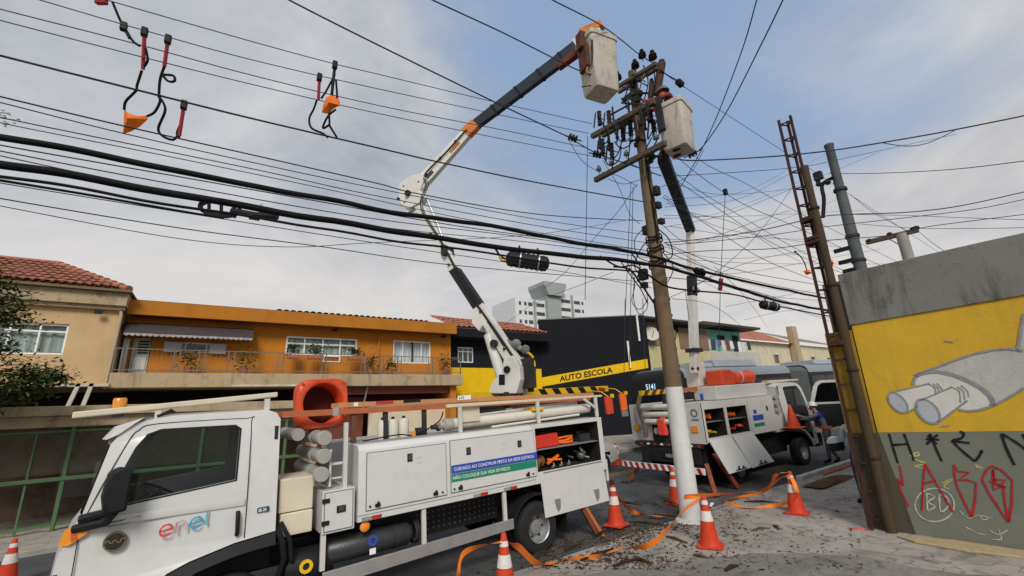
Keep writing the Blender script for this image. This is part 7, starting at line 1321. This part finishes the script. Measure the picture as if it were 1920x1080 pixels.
def tape(pts, lab, w=.07, tw=0):
    P = smooth_pts(pts, 8); vs = []; n = len(P)
    for i, p in enumerate(P):
        d = (P[min(i+1, n-1)]-P[max(i-1, 0)]).normalized(); s = d.cross(Vector((0, 0, 1))).normalized(); a = .9+.7*math.sin(i*.33+tw); v = (Vector((0, 0, 1))*math.cos(a)+s*math.sin(a)).normalized()*w/2; vs += [p+v, p-v]
    t = MB().add(vs, [(2*i, 2*i+2, 2*i+3, 2*i+1) for i in range(n-1)]); return top('safety_tape', t, TAPE, lab, 'tape', smooth=60)
U = Vector((0, 0, 1)); tE = cE+U*.64; tB = cB+U*.68; tC = cC+U*.70
tape([gnd(760, 1120, .25), gnd(850, 1088, .35), tE+Vector((-.5, .1, -.05)), tE], 'orange tape from the bottom edge up to the cone by the rear wheel', .085)
tape([tE+Vector((.03, 0, 0)), tE+Vector((.25, .05, -.12)), gnd(1010, 1058, .14), gnd(1050, 1052, .06), gnd(1110, 1046, .07), gnd(1160, 1030, .12), gnd(1225, 1018, .3), tB+Vector((-.35, .12, -.14)), tB], 'long orange tape drooping from the wheel cone to the cone by the pole', .095, 1)
tape([tB, tB+Vector((.25, .5, -.08)), gnd(1400, 925, .1)+U*.02, gnd(1440, 915, .25), tC+Vector((-.3, .1, -.02)), tC], 'orange tape from the cone by the pole to the right hand cone', .07, 2); tape([tB+Vector((.02, .05, -.04)), gnd(1365, 935, .12), gnd(1430, 922, .2), tC+Vector((-.25, .1, -.1)), tC-U*.05], 'second strand of orange tape to the right hand cone', .05, .4)
tape([tC, tC+Vector((-.12, -.1, -.4)), gnd(1450, 948, .08), gnd(1400, 952, .07), gnd(1360, 942, .07)], 'orange tape falling from the right hand cone onto the ground', .07, .2)
tape([cA+U*.5+Vector((.05, -.05, 0)), gnd(1180, 955, .25), gnd(1195, 962, .08), gnd(1240, 968, .07), gnd(1258, 962, .07)], 'orange tape looped from the capped cone to the ground behind the pole', .075, .3)
RT = M('red_white_tape', (.55, .09, .07), .6, .3, 4)
tp2 = MB(); 
P = [gnd(1545, 890, .06), gnd(1575, 880, .07), gnd(1600, 870, .06)]; tp2.tube(P, .03, 6); top('red_tape', tp2, RT, 'red tape lying along the white kerb near the worker', 'tape')
tp3 = top('paper_scrap', MB().prism([(0, 0), (.35, .06), (.33, .12), (0, .05)], gnd(1335, 950, .055), (1, .3, 0), (-.3, 1, 0), (0, 0, .006)), LETTER, 'white scrap of paper on the pavement behind the pole cone', 'paper')
# rubble and bark round the pole foot
BARKD = M('dark_bark_scrap', (.035, .024, .018), .95, .5, 3, .3); BARKL = M('brown_bark_scrap', (.11, .068, .04), .95, .4, 3, .3)
rr = random.Random(11); mbs = [MB(), MB()]
def dens(): 
    r = rr.random()
    if r < .55: return gnd(rr.gauss(1130, 110), rr.uniform(985, 1068), .055)
    if r < .85: return gnd(rr.gauss(1240, 70), rr.uniform(930, 1010), .055)
    return gnd(rr.uniform(1050, 1620), rr.uniform(925, 1075), .058)
for i in range(5200):
    p = dens(); 
    if p.y > 6.6 and p.x < 5.6: continue
    if noise.noise((p.x*1.6, p.y*1.6, 4)) < rr.uniform(-.45, .25): continue
    if p.y > 6.0: p.z -= .04
    a = rr.uniform(0, 6.28); L_ = rr.uniform(.006, .045)*(1 if rr.random() < .93 else 2); w = L_*rr.uniform(.15, .5); u = Vector((math.cos(a), math.sin(a), rr.uniform(-.1, .3))); v = Vector((-math.sin(a), math.cos(a), rr.uniform(-.3, .3)))
    m = mbs[rr.random() < .45]; m.add([p-u*L_, p+v*w+U*.006, p+u*L_*.9+U*.004, p-v*w, p+U*.012], [(0, 1, 4), (1, 2, 4), (2, 3, 4), (3, 0, 4)])
for m, mt, nm in zip(mbs, (BARKD, BARKL), ('dark bark and leaf litter strewn round the foot of the pole', 'brown wood chips strewn round the foot of the pole')): top('litter', m, mt, nm, 'litter', smooth=None, kind='stuff')
sticks = [((1090, 1050), (1150, 1028)), ((1180, 978), (1250, 985)), ((1248, 1005), (1290, 1018)), ((1110, 1005), (1150, 990)), ((1060, 1028), (1090, 1020)), ((1300, 1040), (1330, 1046)), ((1225, 965), (1290, 972)), ((1395, 940), (1460, 942)), ((1410, 994), (1445, 990)), ((1150, 1062), (1200, 1048)), ((1360, 1070), (1385, 1060)), ((1240, 935), (1275, 948)), ((1000, 1040), (1040, 1034)), ((1190, 1048), (1220, 1056)), ((1450, 985), (1460, 992)), ((1160, 940), (1205, 948))]
SL = ['long dark branch under the long tape, nearest the camera', 'dark branch left of the white pole foot', 'dark stick at the right of the white pole, before the pole cone', 'short dark stick in front of the capped cone', 'stub of bark left of the long branch under the tape', 'short stick just in front of the pole cone', 'dark branch lying behind the white pole foot', 'straight dark stick behind the right hand cone', 'short dark stick alone on the bare pavement left of the mast', 'dark branch near the bottom edge below the long tape', 'short stick near the bottom edge right of the pole cone', 'dark stick beside the cone half hidden by the pole', 'small stick by the rear wheel tape', 'brown stub below the tape in front of the pole', 'tiny stick on the pavement left of the right hand cone base', 'dark stick right behind the capped cone']
for i, (a, b) in enumerate(sticks):
    p, q = gnd(*a, .07), gnd(*b, .07); m_ = p.lerp(q, .5)+Vector((rr.uniform(-.03, .03), rr.uniform(-.03, .03), .015)); s = rr.uniform(.8, 1.3)
    top('stick', MB().tube([p, p.lerp(m_, .6), m_, q], [.012*s, .02*s, .022*s, .008*s], 6), (BARKD, BARKL)[i % 3 == 2], SL[i], 'stick', 'broken branch pieces on the pavement')
top('red_stick', MB().tube([gnd(1590, 990, .06), gnd(1622, 992, .06)], .014, 6), RT, 'short reddish stick on the pavement beside the mast foot', 'stick')
mb = MB(); vs = []; c = gnd(1562, 902, .05); nn_ = 18
for j in range(9):
    for i in range(nn_+1): x = -1.1+2.2*i/nn_; y = -.22+.44*j/8; h = max(0, (1-(x/1.1)**2))*max(0, 1-(y/.22)**2)*.09; vs.append(c+Vector((x, y, h+.03*abs(noise.noise((x*6, y*9, 2)))*(h > 0)+.002)))
mb.add(vs, [(j*(nn_+1)+i, j*(nn_+1)+i+1, (j+1)*(nn_+1)+i+1, (j+1)*(nn_+1)+i) for j in range(8) for i in range(nn_)])
top('soil_heap', mb, M('red_brown_soil', (.13, .07, .04), .95, .5, 6, .6), 'low heap of reddish soil and leaves inside the white kerb', 'soil', smooth=None, kind='stuff')
# ---------------------------------------------------------------- people: one skinned body each
SKIN = M('skin', (.34, .19, .13), .55, .08, 5, 0); HAIR = M('dark_hair', (.02, .015, .012), .8)
def person(name_loc, rz, J, zones, mats, label, seat=0, sc=1.0):
    """J: joints (x right, y forward, z up) -> (pos, radius); body grown with a Skin modifier over the joint graph"""
    E_ = [('pelvis', 'waist'), ('waist', 'chest'), ('chest', 'neck'), ('neck', 'jaw'), ('jaw', 'brow'), ('brow', 'crown'), ('brow', 'nose'), ('chest', 'shL'), ('shL', 'elL'), ('elL', 'wrL'), ('wrL', 'paL'), ('chest', 'shR'), ('shR', 'elR'), ('elR', 'wrR'), ('wrR', 'paR'), ('pelvis', 'hiL'), ('hiL', 'knL'), ('knL', 'anL'), ('anL', 'toL'), ('pelvis', 'hiR'), ('hiR', 'knR'), ('knR', 'anR'), ('anR', 'toR')]
    J = dict(J)
    for s in 'LR':
        w, pa = Vector(J['wr'+s][0]), Vector(J['pa'+s][0]); d = (pa-w).normalized(); si = d.cross(Vector((0, .3, 1))).normalized()
        for k, off in enumerate((-.03, -.01, .01, .03)):
            b = pa+si*off; J['f%d%s' % (k, s)] = (b+d*(.045-.006*abs(k-1.4)), (.0095, .0095)); J['g%d%s' % (k, s)] = (b+d*(.075-.008*abs(k-1.4))+Vector((0, .012, -.018)), (.008, .008)); E_ += [('pa'+s, 'f%d%s' % (k, s)), ('f%d%s' % (k, s), 'g%d%s' % (k, s))]
        J['th'+s] = (w+d*.04-si*.05+Vector((0, .01, 0)), (.010, .010)); E_.append(('wr'+s, 'th'+s))
    names = list(J); idx = {n: i for i, n in enumerate(names)}; me = bpy.data.meshes.new('person'); me.from_pydata([tuple(J[n][0]) for n in names], [(idx[a], idx[b]) for a, b in E_], []); o = bpy.data.objects.new('person', me); C.objects.link(o)
    m = o.modifiers.new('skin', 'SKIN'); m.use_smooth_shade = True; sv = me.skin_vertices[0].data
    for i, n in enumerate(names): r = J[n][1]; sv[i].radius = r if isinstance(r, tuple) else (r, r); sv[i].use_root = (n == 'pelvis')
    s2 = o.modifiers.new('sub', 'SUBSURF'); s2.levels = 2; s2.render_levels = 2
    nm = bpy.data.meshes.new_from_object(o.evaluated_get(bpy.context.evaluated_depsgraph_get())); bpy.data.objects.remove(o)
    for k in mats: nm.materials.append(k)
    seg = [(Vector(J[a][0]), Vector(J[b][0]), zones(a, b)) for a, b in E_]
    for p in nm.polygons:
        c = p.center; best = None
        for a, b, z in seg:
            ab = b-a; t = max(0, min(1, (c-a).dot(ab)/max(1e-9, ab.dot(ab)))); dd = (c-(a+ab*t)).length
            if best is None or dd < best[0]: best = (dd, z(t) if callable(z) else z)
        p.material_index = best[1]; p.use_smooth = True
    ob = bpy.data.objects.new('person', nm); C.objects.link(ob); ob.location = name_loc; ob.rotation_euler = (0, 0, rz); ob.scale = (sc,)*3; RLOC[ob] = (0, 0, 0); return tag(ob, label, 'person')
def pose(**k):
    J = dict(pelvis=((0, 0, .95), (.145, .105)), waist=((0, 0, 1.12), (.13, .095)), chest=((0, .01, 1.34), (.155, .105)), neck=((0, .03, 1.475), .058), jaw=((0, .06, 1.55), .068), brow=((0, .065, 1.63), (.078, .092)), crown=((0, .055, 1.70), .065), nose=((0, .155, 1.60), .014),
        shL=((-.185, 0, 1.42), .066), elL=((-.25, 0, 1.14), .047), wrL=((-.26, .07, .89), .034), paL=((-.26, .09, .82), .036), shR=((.185, 0, 1.42), .066), elR=((.25, 0, 1.14), .047), wrR=((.26, .07, .89), .034), paR=((.26, .09, .82), .036),
        hiL=((-.095, 0, .88), .098), knL=((-.11, .02, .49), .066), anL=((-.12, -.02, .09), .05), toL=((-.13, .15, .045), .042), hiR=((.095, 0, .88), .098), knR=((.11, .02, .49), .066), anR=((.12, -.02, .09), .05), toR=((.13, .15, .045), .042)); J.update(k); return J
def zn(a, b):
    if b in ('jaw', 'brow', 'crown', 'nose') or b[:2] in ('pa', 'th', 'f0', 'f1', 'f2', 'f3', 'g0', 'g1', 'g2', 'g3'): return 2
    if b in ('neck',): return lambda t: 0 if t < .5 else 2
    if b == 'waist': return lambda t: 3 if t < .55 else 0
    if b in ('chest',): return 0
    if b == 'shL' or b == 'shR': return lambda t: 5 if t > .25 else 0
    if b[:2] in ('el', 'wr'): return 0
    if b[:2] == 'to': return 4
    if b[:2] == 'an': return lambda t: 1 if t < .72 else (3 if t < .8 else 4)
    return 1
GREYU = M('grey_work_uniform', (.105, .10, .105), .85, .2, 6, .2); REFL = M('orange_reflective_trim', (.45, .12, .07), .6, .2, 8); BOOT = M('dark_boot', (.03, .022, .024), .7); BLUEB = M('blue_shoulder_band', (.03, .06, .33), .7); PALEU = M('pale_grey_shirt', (.15, .16, .185), .85, .15, 6, .2)
def helmet(par, c, m, r=.125, brim=(0, 1, 0)):
    h = MB().lathe([(0, r*.95), (r*.4, r*.9), (r*.75, r*.66), (r*.95, r*.3), (r*1.0, 0), (r*1.12, -.005), (r*1.1, -.018), (r*.98, -.012)], c, (0, 0, 1), 20); b = Vector(brim)
    h.prism([(-.09, .0), (.09, 0), (.07, .07), (-.07, .07)], Vector(c)+b*r*.85-U*.02, (b.y, -b.x, 0), (b.x, b.y, -.15), (0, 0, .012)); o = bpy.data.objects.new('helmet', _mesh('helmet', h, m, None, 50)); C.objects.link(o); o.parent = par; return o
HW = M('white_helmet', (.70, .70, .72), .25, .03, 3, 0, coat=.5)
w1 = person((15.25, 6.32, g(15.25)), R(10), pose(chest=((0, .10, 1.33), (.155, .105)), neck=((0, .17, 1.45), .058), jaw=((0, .21, 1.52), .068), brow=((0, .23, 1.60), (.078, .092)), crown=((0, .22, 1.67), .065), nose=((0, .32, 1.57), .014), shL=((-.185, .1, 1.40), .066), elL=((-.23, .36, 1.28), .047), wrL=((-.18, .58, 1.36), .034), paL=((-.17, .65, 1.38), .036), shR=((.185, .1, 1.40), .066), elR=((.25, .3, 1.22), .047), wrR=((.16, .52, 1.24), .034), paR=((.15, .59, 1.25), .036), knR=((.12, .03, .49), .066), anR=((.14, -.14, .09), .05), toR=((.17, .02, .045), .042), anL=((-.10, .05, .09), .05), toL=((-.10, .22, .045), .042)), zn, [PALEU, GREYU, SKIN, REFL, BOOT, BLUEB], 'worker in white helmet and grey uniform leaning into the cab of the second truck')
helmet(w1, (0, .22, 1.655), HW)
hb_ = MB()
for sx in (-.09, .09): hb_.tube(smooth_pts([Vector((sx, -.10, 1.0)), Vector((sx*1.1, -.075, 1.25)), Vector((sx*1.2, .02, 1.455)), Vector((sx*1.1, .2, 1.4))], 5), .016, 6)
part('harness', hb_, M('dark_harness_webbing', (.03, .03, .03), .9), w1)
part('tool_belt', MB().lathe([(.165, .98), (.17, 1.0), (.17, 1.05), (.165, 1.06)], (0, 0, 0), (0, 0, 1), 18), REFL, w1)
BLUEJ = M('dark_blue_jeans', (.03, .032, .09), .85, .2, 7, .2); TEALS = M('pale_teal_shirt', (.42, .52, .54), .85, .15, 7, .2)
w2 = person((10.58, 3.90, g(10.6)+.05), R(75), pose(elL=((-.27, -.05, 1.18), .047), wrL=((-.22, .16, 1.12), .034), paL=((-.19, .23, 1.13), .036), elR=((.30, -.04, 1.17), .047), wrR=((.22, .1, 1.02), .034), paR=((.17, .16, 1.0), .036)), zn, [TEALS, BLUEJ, SKIN, BLUEJ, BOOT, TEALS], 'person in a pale teal shirt and dark jeans half hidden behind the lattice mast')
part('hair', MB().ball((0, .04, 1.655), .105, 12, sq=(.86, 1, .9)), HAIR, w2)
hm = thing('crash_helmet', 'white and teal crash helmet with a dark visor carried behind the lattice mast', 'helmet', (10.45, 4.18, 1.2)); part('shell', MB().lathe([(0, .26), (.08, .245), (.125, .19), (.14, .12), (.13, .05), (.105, .0), (.09, 0)], (10.45, 4.20, 1.17), (-.1, .15, 1), 20), M('white_teal_helmet', (.55, .62, .64), .25, .35, 7, 0, coat=.5), hm); part('visor', MB().lathe([(.137, .15), (.146, .12), (.14, .05), (.118, .0)], (10.45, 4.20, 1.165), (-.1, .15, 1), 20), BLACK, hm)
MAROON = M('maroon_work_jacket', (.20, .05, .045), .85, .25, 6, .2)
bp_ = Vector((c2.x, c2.y, c2.z-1.16)); ppx = math.atan2(PY-c2.y, PX-c2.x)-math.pi/2
w3 = person(bp_, ppx+.35, pose(chest=((0, .07, 1.34), (.155, .105)), neck=((0, .12, 1.46), .058), jaw=((0, .16, 1.53), .068), brow=((0, .17, 1.61), (.078, .092)), crown=((0, .16, 1.68), .065), nose=((0, .26, 1.58), .014), elL=((-.24, .26, 1.34), .047), wrL=((-.12, .48, 1.44), .034), paL=((-.1, .55, 1.46), .036), elR=((.24, .26, 1.32), .047), wrR=((.12, .46, 1.38), .034), paR=((.1, .53, 1.40), .036), shL=((-.185, .05, 1.42), .066), shR=((.185, .05, 1.42), .066)), zn, [MAROON, GREYU, M('orange_rubber_glove', (.5, .12, .04), .5), GREYU, BOOT, MAROON], 'lineman in a maroon jacket working from the lower bucket beside the pole head')
helmet(w3, (0, .15, 1.665), M('blue_grey_helmet', (.10, .13, .17), .3, .1, 3, 0, coat=.4))
